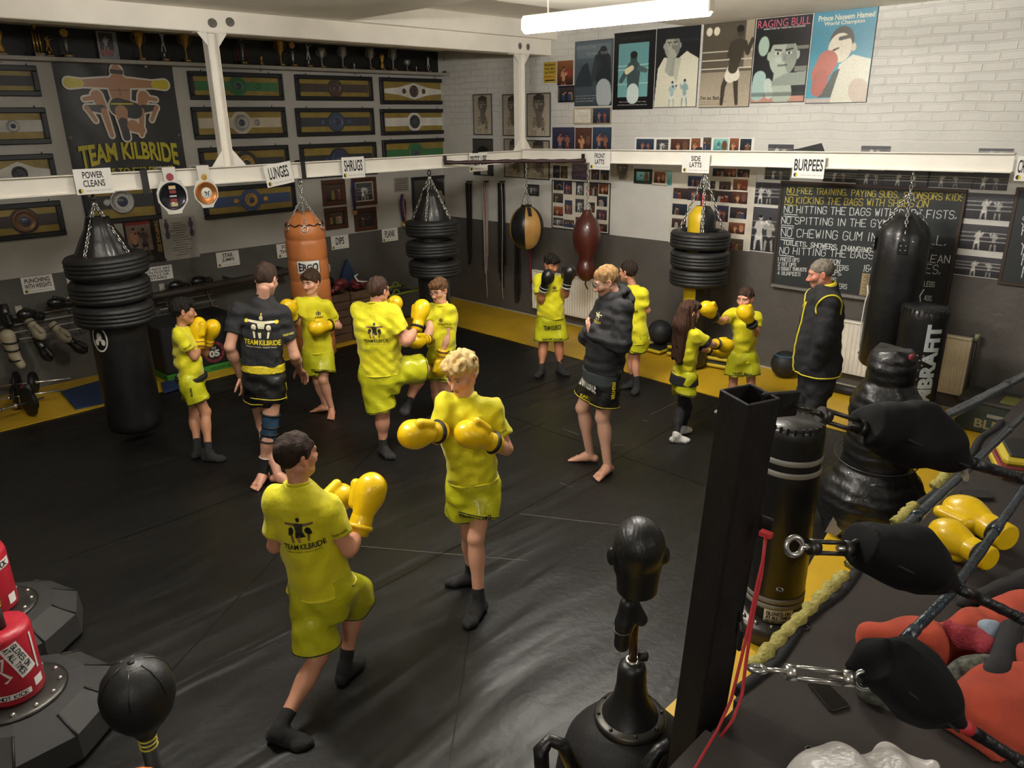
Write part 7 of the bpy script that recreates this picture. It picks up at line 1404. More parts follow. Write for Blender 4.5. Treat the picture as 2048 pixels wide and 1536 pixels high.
def loose_glove(name, label, p, g, tt, k, m, cuffm, cat='glove', group=None):
    p = np.asarray(p, float); g = nrm(g); tt = nrm(np.asarray(tt, float) - g * np.dot(tt, g)); pn = np.cross(g, tt); t = thing(name, label, cat, tuple(p), group=group); O = np.zeros(3)
    gp = [ell(O + g * .022 * k, np.array((.070, .062, .088)) * k, [tt, pn, g], .03), cone(O - g * .095 * k, O, .046 * k, .060 * k, .04), cone(O - g * .045 * k + tt * .06 * k, O + g * .05 * k + tt * .085 * k, .027 * k, .025 * k, .012)]
    v, f = skin_mesh(gp, .007); link_mesh('mitt', v, f, m, t); c0 = -g * .18 * k
    MB().lathe([(.046 * k, 0), (.052 * k, .006), (.05 * k, .1 * k)], 18, tuple(c0), tuple(g), (True, False)).build('cuff', cuffm, t); MB().torus(c0 + g * .05 * k, .0515 * k, .006 * k, tuple(g), 18, 5).build('wrist_strap', TRIM_K if m != GLOVE_K else DKSTEEL, t)
    return t
CREAM = mat('cream_leather', 'a39a82', .5, var=.15); GG = 'gloves drying on the wall rack'
for px, py, g, m, lb, yy in [(14, 640, (0, .3, -1), GLOVE_K, 'black glove hung at the left picture edge of the rack', .2), (54, 630, (.9, .2, .3), GLOVE_K, 'black glove lying on the rack below the punching sign', .2), (114, 606, (.9, .1, .2), GLOVE_K, 'second black glove lying on the rack, nearer the tyre bag', .2), (76, 664, (-.2, .6, -.6), CREAM, 'cream glove hanging from the lowest wire of the rack', .34), (126, 670, (-.5, .5, -.9), CREAM, 'narrow cream glove pointing down from the rack by the tyre bag', .34), (92, 706, (-.3, .3, -1), GLOVE_K, 'black glove hanging low under the rack wires', .30), (158, 694, (-.6, .3, -.7), GLOVE_K, 'black glove hanging low beside the left tyre bag', .29),
      (352, 572, (.8, .2, .2), GLOVE_K, 'black glove on the rack above the boy with the black belt', .15), (398, 563, (.9, .1, .1), GLOVE_K, 'black glove at the right end of the second rack', .15)]:
    loose_glove('sparring_glove', lb, on_plane(px, py, 1, yy), g, (0, .6, .8), .95, m, m, 'glove', GG)
t = thing('shin_guard', 'cream shin guard with black straps hanging at the left picture edge', 'shin guard', tuple(on_plane(20, 694, 1, .34)))
v, f = skin_mesh([cone((0, 0, .12), (-.02, .02, -.10), .075, .055, .02), cone((-.02, .02, -.10), (-.05, .06, -.20), .05, .045, .02)], .008); link_mesh('guard_pad', v, f, CREAM, t); mb = MB()
for z in (.06, -.03, -.14): mb.torus((-.015, .015 if z > -.1 else .035, z), .07 + z * .1, .010, (0, .1, 1), 20, 5)
mb.build('strap', TRIM_K, t)
t = thing('ballet_barre', 'long brown padded rail along the grey wall behind the boys', 'rail', tuple(on_plane(315, 592, 1, .38))); e = on_plane(590, 540, 1, .38) - np.array(t.location)
mb = MB(); mb.tube([e * q for q in np.linspace(-.05, 1, 16)], .05, 12); mb.build('padded_rail', mat('brown_rail_cover', '2c211c', .6, var=.25), t)
for q in (.55, .97): MB().cyl(e * q, e * q + [0, -.375, 0], .018, n=8).build('wall_bracket', DKSTEEL, t)
# socket plates on the wall
for px, py, lb in ((323, 574, 'small white double socket by the do-not-spit sign'), (140, 600, 'small white double socket above the left rack'), (37, 619, 'small cream switch plate below the punching sign')):
    c = on_plane(px, py, 1, 0); t = thing('wall_socket', lb, 'socket', (c[0], .002, c[2]), frame=FR_L); MB().box((0, 0, .008), (.07, .085, .016), bev=.005).build('plate', mat('cream_plastic', 'b3ae9f', .4), t); MB().box((-.014, 0, .018), (.012, .03, .006)).build('rocker', TRIM_W, t); MB().box((.014, 0, .018), (.012, .03, .006)).build('rocker', TRIM_W, t)
# dark stair-like stool, blue mats, weights
BLUE = mat('blue_gym_mat', '1d3358', .6, var=.15, bump=.1)
def quad_mat(label, px, th, m, z=0.009):
    P = [on_plane(*p, 2, z)[:2] for p in px]; c = np.mean(P, 0); t = MB().prism([p - c for p in P][::-1] if np.cross(P[1] - P[0], P[2] - P[1]) < 0 else [p - c for p in P], 0, th); o = t.build('exercise_mat', m); o.location = (c[0], c[1], z + .001); return tag(o, label, 'mat')
quad_mat('blue exercise mat on the yellow border left of the left tyre bag', [(122, 786), (232, 755), (232, 802), (152, 820)], .02, BLUE); quad_mat('blue exercise mat right of the left tyre bag', [(322, 768), (350, 763), (366, 776), (328, 787)], .02, BLUE)
def plate(t, x, r, w, m): MB().lathe([(.02, -w / 2), (r * .9, -w / 2), (r, -w * .3), (r, w * .3), (r * .9, w / 2), (r * .55, w * .3), (.03, w / 2)], 28, (x, 0, 0), (1, 0, 0), (False, False)).build('weight_plate', m, t)
IRON = mat('cast_iron', '232324', .5, .5, var=.25)
def barbell(label, p0, p1, plates, z, rz=0):
    a = on_plane(*p0, 2, z); b = on_plane(*p1, 2, z); c = (a + b) / 2; d = b - a; t = thing('barbell', label, 'barbell', tuple(c), math.atan2(d[1], d[0]), 'barbells on the yellow mat'); L = np.linalg.norm(d); MB().cyl((-L / 2, 0, 0), (L / 2, 0, 0), .012, n=10).build('bar', CHROME, t)
    for q, r, w, m in plates: plate(t, q * L, r, w, m)
    for q in (-.12, .1): MB().lathe([(.022, -.02), (.028, 0), (.022, .02)], 12, (q * L, 0, 0), (1, 0, 0)).build('collar', CHROME, t)
barbell('barbell with a big black plate lying at the left picture edge, nearest', (-60, 838), (88, 795), [(.28, .155, .035, IRON), (.34, .1, .03, IRON)], .168); barbell('barbell with dark red plates behind the nearest barbell', (-50, 806), (124, 780), [(-.05, .135, .03, IRON), (.05, .125, .03, mat('dark_red_plate', '5a1c20', .5)), (.12, .115, .03, mat('grey_plate', '6f6d6a', .5, .4))], .148); barbell('barbell farthest from the black floor at the left picture edge', (-40, 776), (142, 757), [(-.1, .145, .03, IRON), (.08, .12, .06, IRON)], .158)
# wooden crates with gear
WOOD = mat('crate_wood', '5b432e', .65, var=.3, vscale=5, stretch=(1, 1, 6), bump=.2)
def crate(label, px0, px1, pyt, pyb, d=.5):
    a = on_plane(px0, pyb, 2, .012); b = on_plane(px1, pyb, 2, .012); yf = max(a[1], .62); a = on_plane(px0, (pyt + pyb) / 2, 1, yf); b = on_plane(px1, (pyt + pyb) / 2, 1, yf); zt_ = on_plane((px0 + px1) / 2, pyt, 1, yf)[2]; W = a[0] - b[0]
    t = thing('wooden_crate', label, 'crate', ((a[0] + b[0]) / 2, yf - d / 2, .012)); n = 6; hz = zt_ / n
    for i in range(n):
        MB().box((0, d / 2 - .01, hz * (i + .5)), (W - .012, .02, hz - .008), bev=.003).build('slat', WOOD, t); MB().box((0, -d / 2 + .01, hz * (i + .5)), (W - .012, .02, hz - .008), bev=.003).build('slat', WOOD, t)
        for s in (-1, 1): MB().box((s * (W / 2 - .016), 0, hz * (i + .5)), (.02, d - .05, hz - .008), bev=.003).build('slat', WOOD, t)
    for s in (-1, 1):
        for q in (-1, 1): MB().box((s * (W / 2 - .035), q * (d / 2 - .035), zt_ / 2), (.05, .03, zt_)).build('corner_post', WOOD, t)
    MB().box((0, 0, .03), (W - .05, d - .05, .02)).build('crate_floor', WOOD, t)
    return t, zt_, W, d
ct, cz, cw, cd = crate('left wooden crate of guards beside the orange punch bag', 662, 704, 590, 690); ct2, cz2, cw2, cd2 = crate('right wooden crate behind the kicking boy', 705, 748, 582, 681)
def gear_on(c, dx, dy, dz, z): return np.array(c.location) + [dx, dy, z + dz]
MB_ = MB(); pz = cz
t = thing('folded_pads', 'black folded pads heaped on the top of the left crate', 'pads', gear_on(ct, 0, 0, -.02, cz)); v, f = skin_mesh([ell((-.04, -.1, .05), (cw * .26, .1, .05)), ell((-.02, -.1, .10), (.12, .08, .07)), ell((-.06, -.1, .14), (.09, .08, .08))], .012, ripple(.008, 30, 2)); link_mesh('pads', v, f, BLACKCLOTH, t)
t = thing('shin_guard', 'white shin guard standing up out of the left crate', 'shin guard', gear_on(ct, .15, .1, .20, cz)); d = nrm(np.array([-.45, 0, .75])); v, f = skin_mesh([cone(-d * .22, d * .14, .075, .06, .02), cone(d * .12, d * .19, .06, .045, .02)], .008, ripple(.003, 50, 1)); link_mesh('guard_pad', v, f, mat('white_vinyl', 'c0bbb0', .45), t); MB().torus(d * .12, .062, .01, tuple(d), 18, 5).build('strap', TRIM_K, t)
t = thing('head_guard', 'red and white head guard lying on the crates', 'head guard', gear_on(ct2, -.02, .14, .075, cz2)); v, f = skin_mesh([ell((0, 0, 0), (.11, .1, .07)), ell((.02, .03, .0), (.07, .07, .05)).sub()], .009, ripple(.004, 60, 2)); link_mesh('guard_shell', v, f, mat('red_vinyl', '6f1f26', .45), t); mb = MB(); mb.tube([(-.12, .06, .02), (-.02, .11, .04), (.06, .1, .06), (.07, .05, .12), (-.0, .02, .13)], .012, 6); mb.build('white_trim', TRIM_W, t)
t = thing('red_glove', 'dark red glove on the left crate below the blue wedge', 'glove', gear_on(ct, -.12, .12, .12, cz)); v, f = skin_mesh([ell((0, 0, 0), (.1, .07, .06)), cone((.05, 0, -.05), (.14, 0, -.09), .05, .045)], .01); link_mesh('mitt', v, f, mat('red_vinyl', '6f1f26', .45), t); MB().torus((.12, 0, -.08), .05, .01, (.8, 0, -.4), 16, 5).build('cuff', TRIM_K, t)
c = on_plane(701, 552, 1, .12); t = MB().prism([(-.24, -.33), (.24, -.33), (.1, .02), (.0, .24), (-.08, .1)], 0, .05).build('blue_mat', BLUE); t.matrix_world = Matrix(((-1, 0, 0, c[0]), (0, 0, 1, .03), (0, 1, 0, c[2]), (0, 0, 0, 1))); tag(t, 'blue foam mat standing against the wall behind the crates', 'mat')
# grey tub with lime rim
a = on_plane(790, 660, 1, .62); b = on_plane(838, 655, 1, .62); zt_ = on_plane(815, 585, 1, .62)[2]; W = a[0] - b[0] + .1; t = thing('storage_tub', 'grey fabric tub with a lime green rim near the corner tyre bag', 'tub', ((a[0] + b[0]) / 2, .40, .01))
mb = MB(); border(mb, W, .46, .015, zt_ - .02, .004); mb.box((0, 0, .01), (W, .46, .02)); mb.build('tub_side', mat('grey_mesh', '4a4a46', .7, var=.2), t); mb = MB(); LIME = mat('lime_plastic', '8a9a2a', .5)
mb.tube([(-W / 2, -.23, zt_), (-W / 2, .23, zt_), (W / 2, .23, zt_), (W / 2, -.23, zt_)], .016, 8, True); mb.build('tub_rim', LIME, t)
for s in (-1, 1): mb = MB(); mb.tube([(s * W * .3 + .06 * math.cos(q), .0 + .23 * s, zt_ + .07 * math.sin(q)) for q in np.linspace(0, math.pi, 9)], .012, 6); mb.build('tub_handle', LIME, t)
v, f = skin_mesh([ell((.05, 0, zt_ - .08), (W * .36, .17, .06)), ell((-.1, .06, zt_ - .04), (.12, .1, .05))], .012, ripple(.01, 26, 3)); o = link_mesh('tub_contents', v, f, BLACKCLOTH); o.location = t.location; tag(o, 'dark clothing heaped in the lime-rimmed tub', 'clothing')
# kick shields and medicine balls along the right wall
PADY = mat('yellow_pad_vinyl', 'c2ad2c', .45, var=.08); BALLK = mat('black_ball_rubber', '1c1d1f', .6, var=.2, bump=.15, bscale=40)
def shield(label, px, py, w, n, rz=.0, x=.45):
    z0 = .0095; c = on_plane(px, py, 2, z0); t = thing('kick_pad', label, 'kick pad', (c[0], c[1], z0), rz, 'yellow and black kick pads along the wall')
    for i in range(n): MB().box((0, 0, .045 + i * .085), (.36, w, .05), bev=.02).build('yellow_pad', PADY, t); MB().box((0, 0, .0825 + i * .085), (.355, w - .01, .022), bev=.008).build('black_side', TRIM_K, t)
    return t
shield('flat yellow and black pad nearest the boy with glasses, by the wall', 1274, 698, .2, 1, .1); shield('double yellow and black pad under the black medicine ball', 1320, 703, .24, 1, -.05); shield('yellow and black pad left of the long-haired girl', 1362, 710, .24, 2, .08); shield('stack of yellow and black pads between the girl and the punching boy', 1450, 733, .36, 3, .15); 
def ball(label, px, py, r, m, band=None):
    c = on_plane(px, py, 0, .30 if px < 1400 else .2); t = thing('medicine_ball', label, 'ball', (c[0], c[1], c[2])); mb = MB(); mb.sphere((0, 0, 0), r, 28, 18); mb.build('ball', m, t)
    if band: MB().torus((0, 0, r * .72), r * .70, .009, (0, 0, 1), 30, 6).build('blue_band', band, t)
    MB().torus((0, 0, 0), r, .004, (.2, 1, .1), 36, 5).build('seam', DKSTEEL, t)
c = on_plane(1320, 672, 0, .30)
ball('black medicine ball on the pads below the wall', 1320, 664, .155, BALLK); c = on_plane(1570, 724, 0, .2)
t = thing('medicine_ball', 'black and blue medicine ball on the mat behind the man in the black jacket', 'ball', (.2, c[1], .165)); MB().sphere((0, 0, 0), .155, 28, 18).build('ball', BALLK, t); MB().torus((0, 0, .11), .11, .008, (0, 0, 1), 30, 6).build('blue_band', mat('blue_rubber', '2d5f78', .5), t)
t = thing('rolled_mat', 'dark rolled mat on the floor under the white radiator', 'mat', tuple(on_plane(1700, 782, 2, .06))); MB().cyl((0, -.25, 0), (0, .25, 0), .05, n=16).build('roll', TRIM_K, t); MB().torus((0, .1, 0), .051, .006, (0, 1, 0)).build('strap', DKSTEEL, t)
# painted case beyond the ring
c = on_plane(1990, 838, 2, .009); t = thing('storage_case', 'dark green case with worn cream lettering on the yellow mat beyond the ring', 'case', (max(c[0] - .05, .32), c[1] + .24, .0095)); CASE = mat('dark_green_case', '26302a', .6, var=.4, vscale=8)
MB().box((0, 0, .15), (.42, .95, .28), bev=.01).build('case_body', CASE, t); MB().box((0, 0, .30), (.44, .97, .03), bev=.006).build('case_lid', mat('grey_case_lid', '3b3a36', .6), t)
o = glyphs(t, 'lettering', mat('cream_stencil', '8a8258', .7), [fit_text('BLE GLASS', 0, -.02, .62, .09, .03)], 0); o.rotation_euler = (math.pi / 2, 0, math.pi / 2); o.location = (.2125, .0, .12); o = glyphs(t, 'label', GREYINK, [rect2d(-.1, .07, .24, .035)], 0); o.rotation_euler = (math.pi / 2, 0, math.pi / 2); o.location = (.2125, 0, .12)
MB().box((.05, .1, .325), (.18, .5, .02)).build('lid_strip', mat('olive_strip', '6a6a2e', .6), t)
# ---------------------------------------------------------------- boxing ring and the things standing near the camera
CZ = 1.10
CANV = mat('brown_grey_canvas', '28221f', .9, var=.08, vscale=4, bump=.12, bscale=90)
t = thing('ring_platform', 'raised boxing ring platform with a brown-grey canvas at lower right', 'boxing ring', (2.0, 11.2, 0)); RYE = 8.79
ring_t = t; x0, x1 = .6 - 2.0, 7.15 - 2.0; y0, y1 = RYE - 11.2, 13.4 - 11.2
PD = 2.0; tp = at_depth(1500, 787, PD); bt = on_plane(1388, 1500, 2, .9); ax_ = nrm(tp - bt); nx_, ny_ = (bt + ax_ * (CZ - .9) / ax_[2])[:2] - [2, 11.2]
NOTCH = [(x0, y0), (nx_ - .085, y0), (nx_ - .085, ny_ + .085), (nx_ + .085, ny_ + .085), (nx_ + .085, y0), (x1, y0), (x1, y1), (x0, y1)]
MB().prism(NOTCH, CZ - .06, CZ).build('canvas', CANV, t)
MB().prism([(x0 + .08, y0 + .06), (nx_ - .15, y0 + .06), (nx_ - .15, ny_ + .16), (nx_ + .3, ny_ + .16), (nx_ + .3, y0 + .06), (x1 - .08, y0 + .06), (x1 - .08, y1 - .1), (x0 + .08, y1 - .1)], .002, CZ - .061).build('apron', mat('black_apron', '171716', .8), t)
mb = MB(); P = [(x, y0 + .0 + .012 * math.sin(x * 11), CZ - .005) for x in np.linspace(x0 + 2.6, nx_ - .13, 90)]; mb.tube(P, .022, 8); mb.build('black_edge_roll', BLACKCLOTH, t)
FOAM = mat('yellow_foam_edge', 'a39a52', .8, var=.25, vscale=40, bump=.7, bscale=70)
for px0, px1 in (((1500, 1338), (1690, 1148)), ((1700, 1132), (1728, 1105)), ((1790, 1048), (1830, 1012)), ((1868, 975), (1905, 940))):
    a = on_plane(*px0, 2, CZ + .01) - [2, 11.2, 0]; b = on_plane(*px1, 2, CZ + .01) - [2, 11.2, 0]; n = 30; mb = MB(); mb.tube([a + (b - a) * q + [.0, .004 * math.sin(q * 60), .008 * math.sin(q * 47)] for q in np.linspace(0, 1, n)], [.026 + .006 * math.sin(i * 1.9) for i in range(n)], 8, False, (1, .8)); mb.build('yellow_foam', FOAM, t)
for px in ((1610, 1255), (1548, 1322), (1620, 1500), (1836, 1010), (1560, 1180)):
    p = on_plane(*px, 2, CZ + .004) - [2, 11.2, 0]; MB().torus(p, .012, .004, n=14, k=6).build('eyelet', DKSTEEL, t)
# corner post leaning slightly
bt = tp - ax_ * (tp[2] - .0) / ax_[2] * .999
POSTM = mat('black_worn_steel', '1a1817', .5, .3, var=.3, vscale=25, bump=.1, bscale=60)
t = thing('ring_post', 'black square steel corner post of the boxing ring, open at the top', 'post', tuple(bt)); L = np.linalg.norm(tp - bt); z = ax_; xx = nrm(np.array([C_R[0], C_R[1], 0]) * .90 + nrm(np.array([C_F[0], C_F[1], 0])) * -.43 * -1); xx = nrm(xx - z * (xx @ z)); yy = np.cross(z, xx)
def bx(mb, u, v, w, s): mb.box(xx * u + yy * v + z * w, s, [xx, yy, z], .003)
mb = MB(); hw = .052
for s in (-1, 1): bx(mb, s * hw, 0, L / 2, (.008, .112, L)); bx(mb, 0, s * hw, L / 2, (.096, .008, L))
mb.build('post_tube', POSTM, t)
tabs = []
for (px, py), dz in (((1592, 812), 0), ((1575, 1092), 0), ((1500, 1336), 0)):
    e = at_depth(px, py, PD + .02); tabs.append(e); w_ = (e - bt) @ z; u_ = (e - bt) @ xx; v_ = (e - bt) @ yy
    mb = MB(); mb.box((xx * (hw + u_) / 2 + yy * v_ * .5 + z * w_), (abs(u_) - hw + .045, .012, .075), [nrm(xx * u_ + yy * v_ * .5), np.cross(z, nrm(xx * u_ + yy * v_ * .5)), z], .004); mb.build('eye_plate', POSTM, t)
# red lashing strap down the post
STRAP = mat('red_webbing', '8a1c26', .6, var=.15)
mb = MB(); P = [at_depth(*p, PD - .06) for p in ((1532, 1068), (1526, 1120), (1512, 1180), (1498, 1250), (1482, 1320), (1462, 1400), (1435, 1460), (1388, 1540), (1340, 1600))]; c0 = P[0]
mb.tube([p - c0 for p in P], .0085, 6, False, (.3, 1)); P2 = [at_depth(*p, PD - .05) for p in ((1532, 1068), (1523, 1150), (1506, 1230), (1494, 1310), (1484, 1390), (1466, 1440), (1440, 1475))]; mb.tube([p - c0 for p in P2], .0085, 6, False, (.3, 1)); st = thing('red_strap', 'red webbing strap hanging down along the black ring post', 'strap', tuple(c0)); mb.build('webbing', STRAP, st); MB().box((0, 0, .0), (.02, .03, .012)).build('strap_loop', STRAP, st)
# turnbuckles
def turnbuckle(label, a, b, m, ring=False):
    a = np.asarray(a); b = np.asarray(b); d = b - a; L = np.linalg.norm(d); dn = nrm(d); t = thing('turnbuckle', label, 'turnbuckle', tuple(a), group='turnbuckles of the ring ropes'); s = nrm(np.cross(dn, C_F))
    MB().torus(dn * .02, .024 if ring else .02, .008, tuple(nrm(np.cross(dn, s) if ring else s)), 20, 8).build('eye_bolt', CHROME if ring else m, t); MB().cyl(dn * .04, dn * L * .4, .008, n=10).build('threaded_rod', CHROME if ring else m, t)
    mb = MB(); 
    for q in (-1, 1): mb.cyl(dn * L * .36 + s * q * .015, dn * L * .86 + s * q * .015, .0065, n=8)
    for q in (.36, .86): mb.cyl(dn * L * q - dn * .014, dn * L * q + dn * .014, .022, n=12)
    mb.build('buckle_body', m, t); MB().cyl(dn * L * .7, dn * L, .008, n=10).build('far_rod', CHROME if ring else m, t); MB().torus(dn * L, .022, .007, tuple(np.cross(dn, s)), 18, 8).build('far_eye', m, t)
e1 = at_depth(1745, 862, 2.1); e2 = at_depth(1716, 1098, 2.06); e3 = at_depth(1728, 1360, 1.97)
turnbuckle('dark turnbuckle at the top of the ring post', tabs[0], e1, DKSTEEL); turnbuckle('turnbuckle with a bright ring on the middle of the ring post', tabs[1], e2, DKSTEEL, True); turnbuckle('bright steel turnbuckle nearest the ring canvas', tabs[2], e3, CHROME)
# corner cushions and ropes
PADK = mat('black_pad_canvas', '08080a', .85, spec=.25, var=.2, bump=.2, bscale=16)
def cushion(label, a, b, r0, r1, tw):
    a = np.asarray(a); b = np.asarray(b); d = nrm(b - a); L = np.linalg.norm(b - a); t = thing('corner_cushion', label, 'ring cushion', tuple(a), group='black corner cushions of the ring'); u = nrm(C_U - d * (C_U @ d)); s = np.cross(d, u)
    A = [s, u, d]; T = [(-.05, r0 * .9, r0 * .62, -.012), (-.03, r0 * 1.02, r0 * .8, -.008), (L * .2, r0 * 1.05, r0 * 1.05, .012), (L * .42, r0 * .98, r0 * 1.12, .016), (L * .66, r1 * 1.35, r1 * 1.3, .006), (L * .88, r1 * .8, r1 * .7, 0), (L * 1.02, r1 * .36, r1 * .3, 0), (L * 1.06, r1 * .28, r1 * .22, 0)]
    v, f = skin_mesh([loft(np.zeros(3), A, T, .02)], .007, lambda x, y, z: ripple(.009, 40, tw)(x, y, z) + .004 * np.sin((x * u[0] + y * u[1] + z * u[2]) * 60 * 0 + (x * d[0] + y * d[1] + z * d[2]) * 24)); link_mesh('cushion', v, f, PADK, t)
    for q in (-.5, .6): MB().torus(d * .02 + s * q * r0 + u * r0 * .55 * (1 if q < 0 else -.6), .010, .003, tuple(-C_F), 14, 5).build('brass_eyelet', GOLD, t)
    mb = MB(); mb.tube([d * L * q - u * r0 * .2 + -np.array(C_F) * (r0 * (1.02 - .55 * q)) for q in np.linspace(.1, .95, 12)], .0035, 5); mb.build('seam', BLACKCLOTH, t)
    return t
k1 = at_depth(1932, 922, 2.12); k2 = at_depth(1900, 1168, 2.08); k3 = at_depth(1912, 1442, 2.0)
cushion('topmost black corner cushion of the ring', at_depth(1772, 856, 2.10), k1, .088, .055, 1); cushion('middle black corner cushion of the ring', at_depth(1756, 1098, 2.06), k2, .088, .06, 2); cushion('lowest black corner cushion, over the orange jacket', at_depth(1776, 1334, 1.98), k3, .092, .055, 3)
ROPE = mat('black_taped_rope', '15171a', .4, var=.3, vscale=30, bump=.3, bscale=60); ROPEB = mat('blue_black_tape_rope', '1a2a36', .3, var=.5, vscale=25, bump=.4, bscale=60, coat=.4)
def rope(label, pts, r, m, cat='rope'):
    P = [np.asarray(p) for p in pts]; c = P[0]; t = thing('ring_rope', label, cat, tuple(c), group='ropes of the boxing ring'); Q = []
    for a, b in zip(P[:-1], P[1:]): Q += [a + (b - a) * q for q in np.linspace(0, 1, 14)[:-1]]
    Q.append(P[-1]); mb = MB(); mb.tube([q - c for q in Q], [r * (1 + .06 * math.sin(i * 2.3)) for i in range(len(Q))], 10); mb.build('rope', m, t)
    for i in (3, len(Q) // 2): 
        d = nrm(Q[i + 1] - Q[i]); MB().cyl(Q[i] - c - d * .03, Q[i] - c + d * .03, r * 1.12, n=12).build('tape_wrap', m, t)
    return t
rope('black rope leaving the topmost corner cushion', [k1, at_depth(2048, 958, 2.2), at_depth(2200, 1012, 2.3)], .016, ROPE); rope('black rope leaving the middle corner cushion', [k2 - C_U * 0, at_depth(2048, 1240, 2.1), at_depth(2200, 1320, 2.14)], .015, ROPE); low = rope('black rope leaving the lowest corner cushion, with a red band', [k3, at_depth(2048, 1528, 2.0), at_depth(2200, 1620, 2.0)], .016, ROPE)
dr = nrm(at_depth(2048, 1528, 2.0) - k3); MB().cyl(dr * .01, dr * .045, .02, n=14).build('red_band', STRAP, low)
rope('blue-black rope at upper right, behind the topmost cushion', [at_depth(1862, 846, 2.45), at_depth(1945, 806, 2.9), at_depth(2060, 745, 3.6), at_depth(2160, 690, 4.4)], .018, ROPEB); rope('blue-black rope running along the ring edge past the yellow gloves', [at_depth(1790, 1072, 2.3), at_depth(1948, 926, 3.0), at_depth(2060, 818, 4.2), at_depth(2150, 740, 5.4)], .017, ROPEB); rope('blue-black rope crossing in front of the yellow gloves', [at_depth(1792, 1298, 2.12), at_depth(1908, 1180, 2.3), at_depth(2050, 975, 2.9), at_depth(2150, 830, 3.6)], .016, ROPEB)
t = thing('torn_tape', 'scrap of torn cream tape on the rope by the topmost cushion', 'tape', at_depth(1926, 936, 2.62)); v, f = skin_mesh([ell((0, 0, 0), (.022, .014, .014)), cone((0, 0, 0), (.0, .02, -.03), .009, .006), cone((0, .01, -.025), (.02, .02, -.035), .008, .006)], .005, ripple(.004, 90, 2)); link_mesh('tape', v, f, mat('cream_tape', '6f6857', .7), t)
# on the canvas: gloves, phones, pads, jacket, carrier bag
g0 = on_plane(1935, 1045, 2, CZ + .075)
def canvas_pt(px, py, h): return on_plane(px, py, 2, CZ + h)
def pdir(p0, p1, h=.05): return nrm(canvas_pt(*p1, h) - canvas_pt(*p0, h))
loose_glove('boxing_glove', 'yellow boxing glove lying thumb up on the ring canvas, its cuff under the rope', canvas_pt(1938, 1030, .092), pdir((1990, 1072), (1905, 1020)), -np.array(C_R), 1.15, GLOVE_Y, GLOVE_Y, 'glove', 'yellow gloves on the ring canvas')
loose_glove('boxing_glove', 'yellow boxing glove lying nearer the rope on the ring canvas', canvas_pt(1905, 1076, .10), pdir((1960, 1095), (1880, 1050)), -np.array(C_U) , .98, GLOVE_Y, GLOVE_Y, 'glove', 'yellow gloves on the ring canvas')
def slab(name, label, cat, quad, th, m, top=None):
    P = [on_plane(*p, 2, CZ)[:2] for p in quad]; c = np.mean(P, 0); Q = [np.array(p) - c for p in P]; 
    if np.cross(Q[1] - Q[0], Q[2] - Q[1]) < 0: Q = Q[::-1]
    t = thing(name, label, cat, (c[0], c[1], CZ + .0005)); R_ = []
    for i in range(4):
        p, a, b = Q[i], Q[i - 1], Q[(i + 1) % 4]; r = .012; R_ += [p + nrm(a - p) * r, p + (nrm(a - p) + nrm(b - p)) * r * .3, p + nrm(b - p) * r]
    MB().prism(R_, 0, th).build('body', m, t)
    if top: MB().prism([q * .95 for q in R_], th, th + .0006).build('screen', top, t)
    return t
PHK = mat('phone_black', '0c0c0d', .25); slab('mobile_phone', 'black mobile phone lying on the ring canvas near the ring post', 'phone', [(1612, 1366), (1644, 1360), (1702, 1416), (1662, 1428)], .009, mat('phone_edge', '3a3735', .3, .5), mat('phone_glass', '08080a', .06))
slab('black_wallet', 'flat black wallet on the ring canvas beyond the yellow gloves', 'wallet', [(1920, 984), (1978, 989), (1986, 1003), (1926, 1000)], .018, mat('black_wallet', '18181a', .6), mat('black_wallet_top', '141415', .55))
t = thing('focus_pads', 'pair of black and yellow pads lying on the canvas at the right edge', 'pads', tuple(canvas_pt(2064, 948, .001)), .4)
MB().box((0, 0, .032), (.28, .36, .06), bev=.02).build('lower_pad', PADY, t); MB().box((0, 0, .07), (.27, .36, .018), bev=.006).build('red_band', mat('dull_red_print', '7a2832', .6), t); MB().box((0, .01, .105), (.28, .36, .055), bev=.02).build('upper_pad', PADY, t); MB().box((0, .02, .135), (.26, .33, .016), bev=.008).build('black_face', TRIM_K, t)
ORG = mat('orange_workwear', 'a5412c', .9, var=.2, vscale=7, bump=.3, bscale=14)
t = thing('orange_jacket', 'crumpled orange and black work jacket lying on the ring canvas', 'jacket', tuple(canvas_pt(1965, 1370, 0))); O = np.array(t.location)
def lump(items, cell, dsp, name, m):
    for p_ in items: p_.cut((0, 0, CZ + .016 - O[2]), (0, 0, -1))
    v, f = skin_mesh(items, cell, dsp); v[:, 2] = np.maximum(v[:, 2], CZ + .001 - O[2]); return link_mesh(name, v, f, m, t)
cp = lambda px, py, h: canvas_pt(px, py, h) - O
lump([cone(cp(1750, 1285, .045), cp(1850, 1300, .05), .055, .07, .04), cone(cp(1850, 1300, .05), cp(1960, 1265, .06), .07, .085, .05), cone(cp(1960, 1270, .05), cp(2060, 1235, .07), .08, .11, .05), cone(cp(2030, 1330, .05), cp(2060, 1400, .06), .1, .12, .06)], .009, ripple(.017, 30, 4), 'jacket_body', ORG)
lump([cone(cp(1950, 1425, .04), cp(2040, 1400, .06), .11, .13, .06), cone(cp(1985, 1470, .03), cp(2060, 1440, .05), .08, .1, .05)], .009, ripple(.016, 28, 9), 'sleeve', ORG)
lump([cone(cp(2020, 1262, .15), cp(2000, 1345, .135), .035, .035, .02), cone(cp(2000, 1345, .135), cp(1925, 1400, .07), .04, .05, .03), cone(cp(1930, 1205, .03), cp(2070, 1160, .05), .035, .05, .03)], .008, ripple(.008, 26, 5), 'black_panel', BLACKCLOTH)
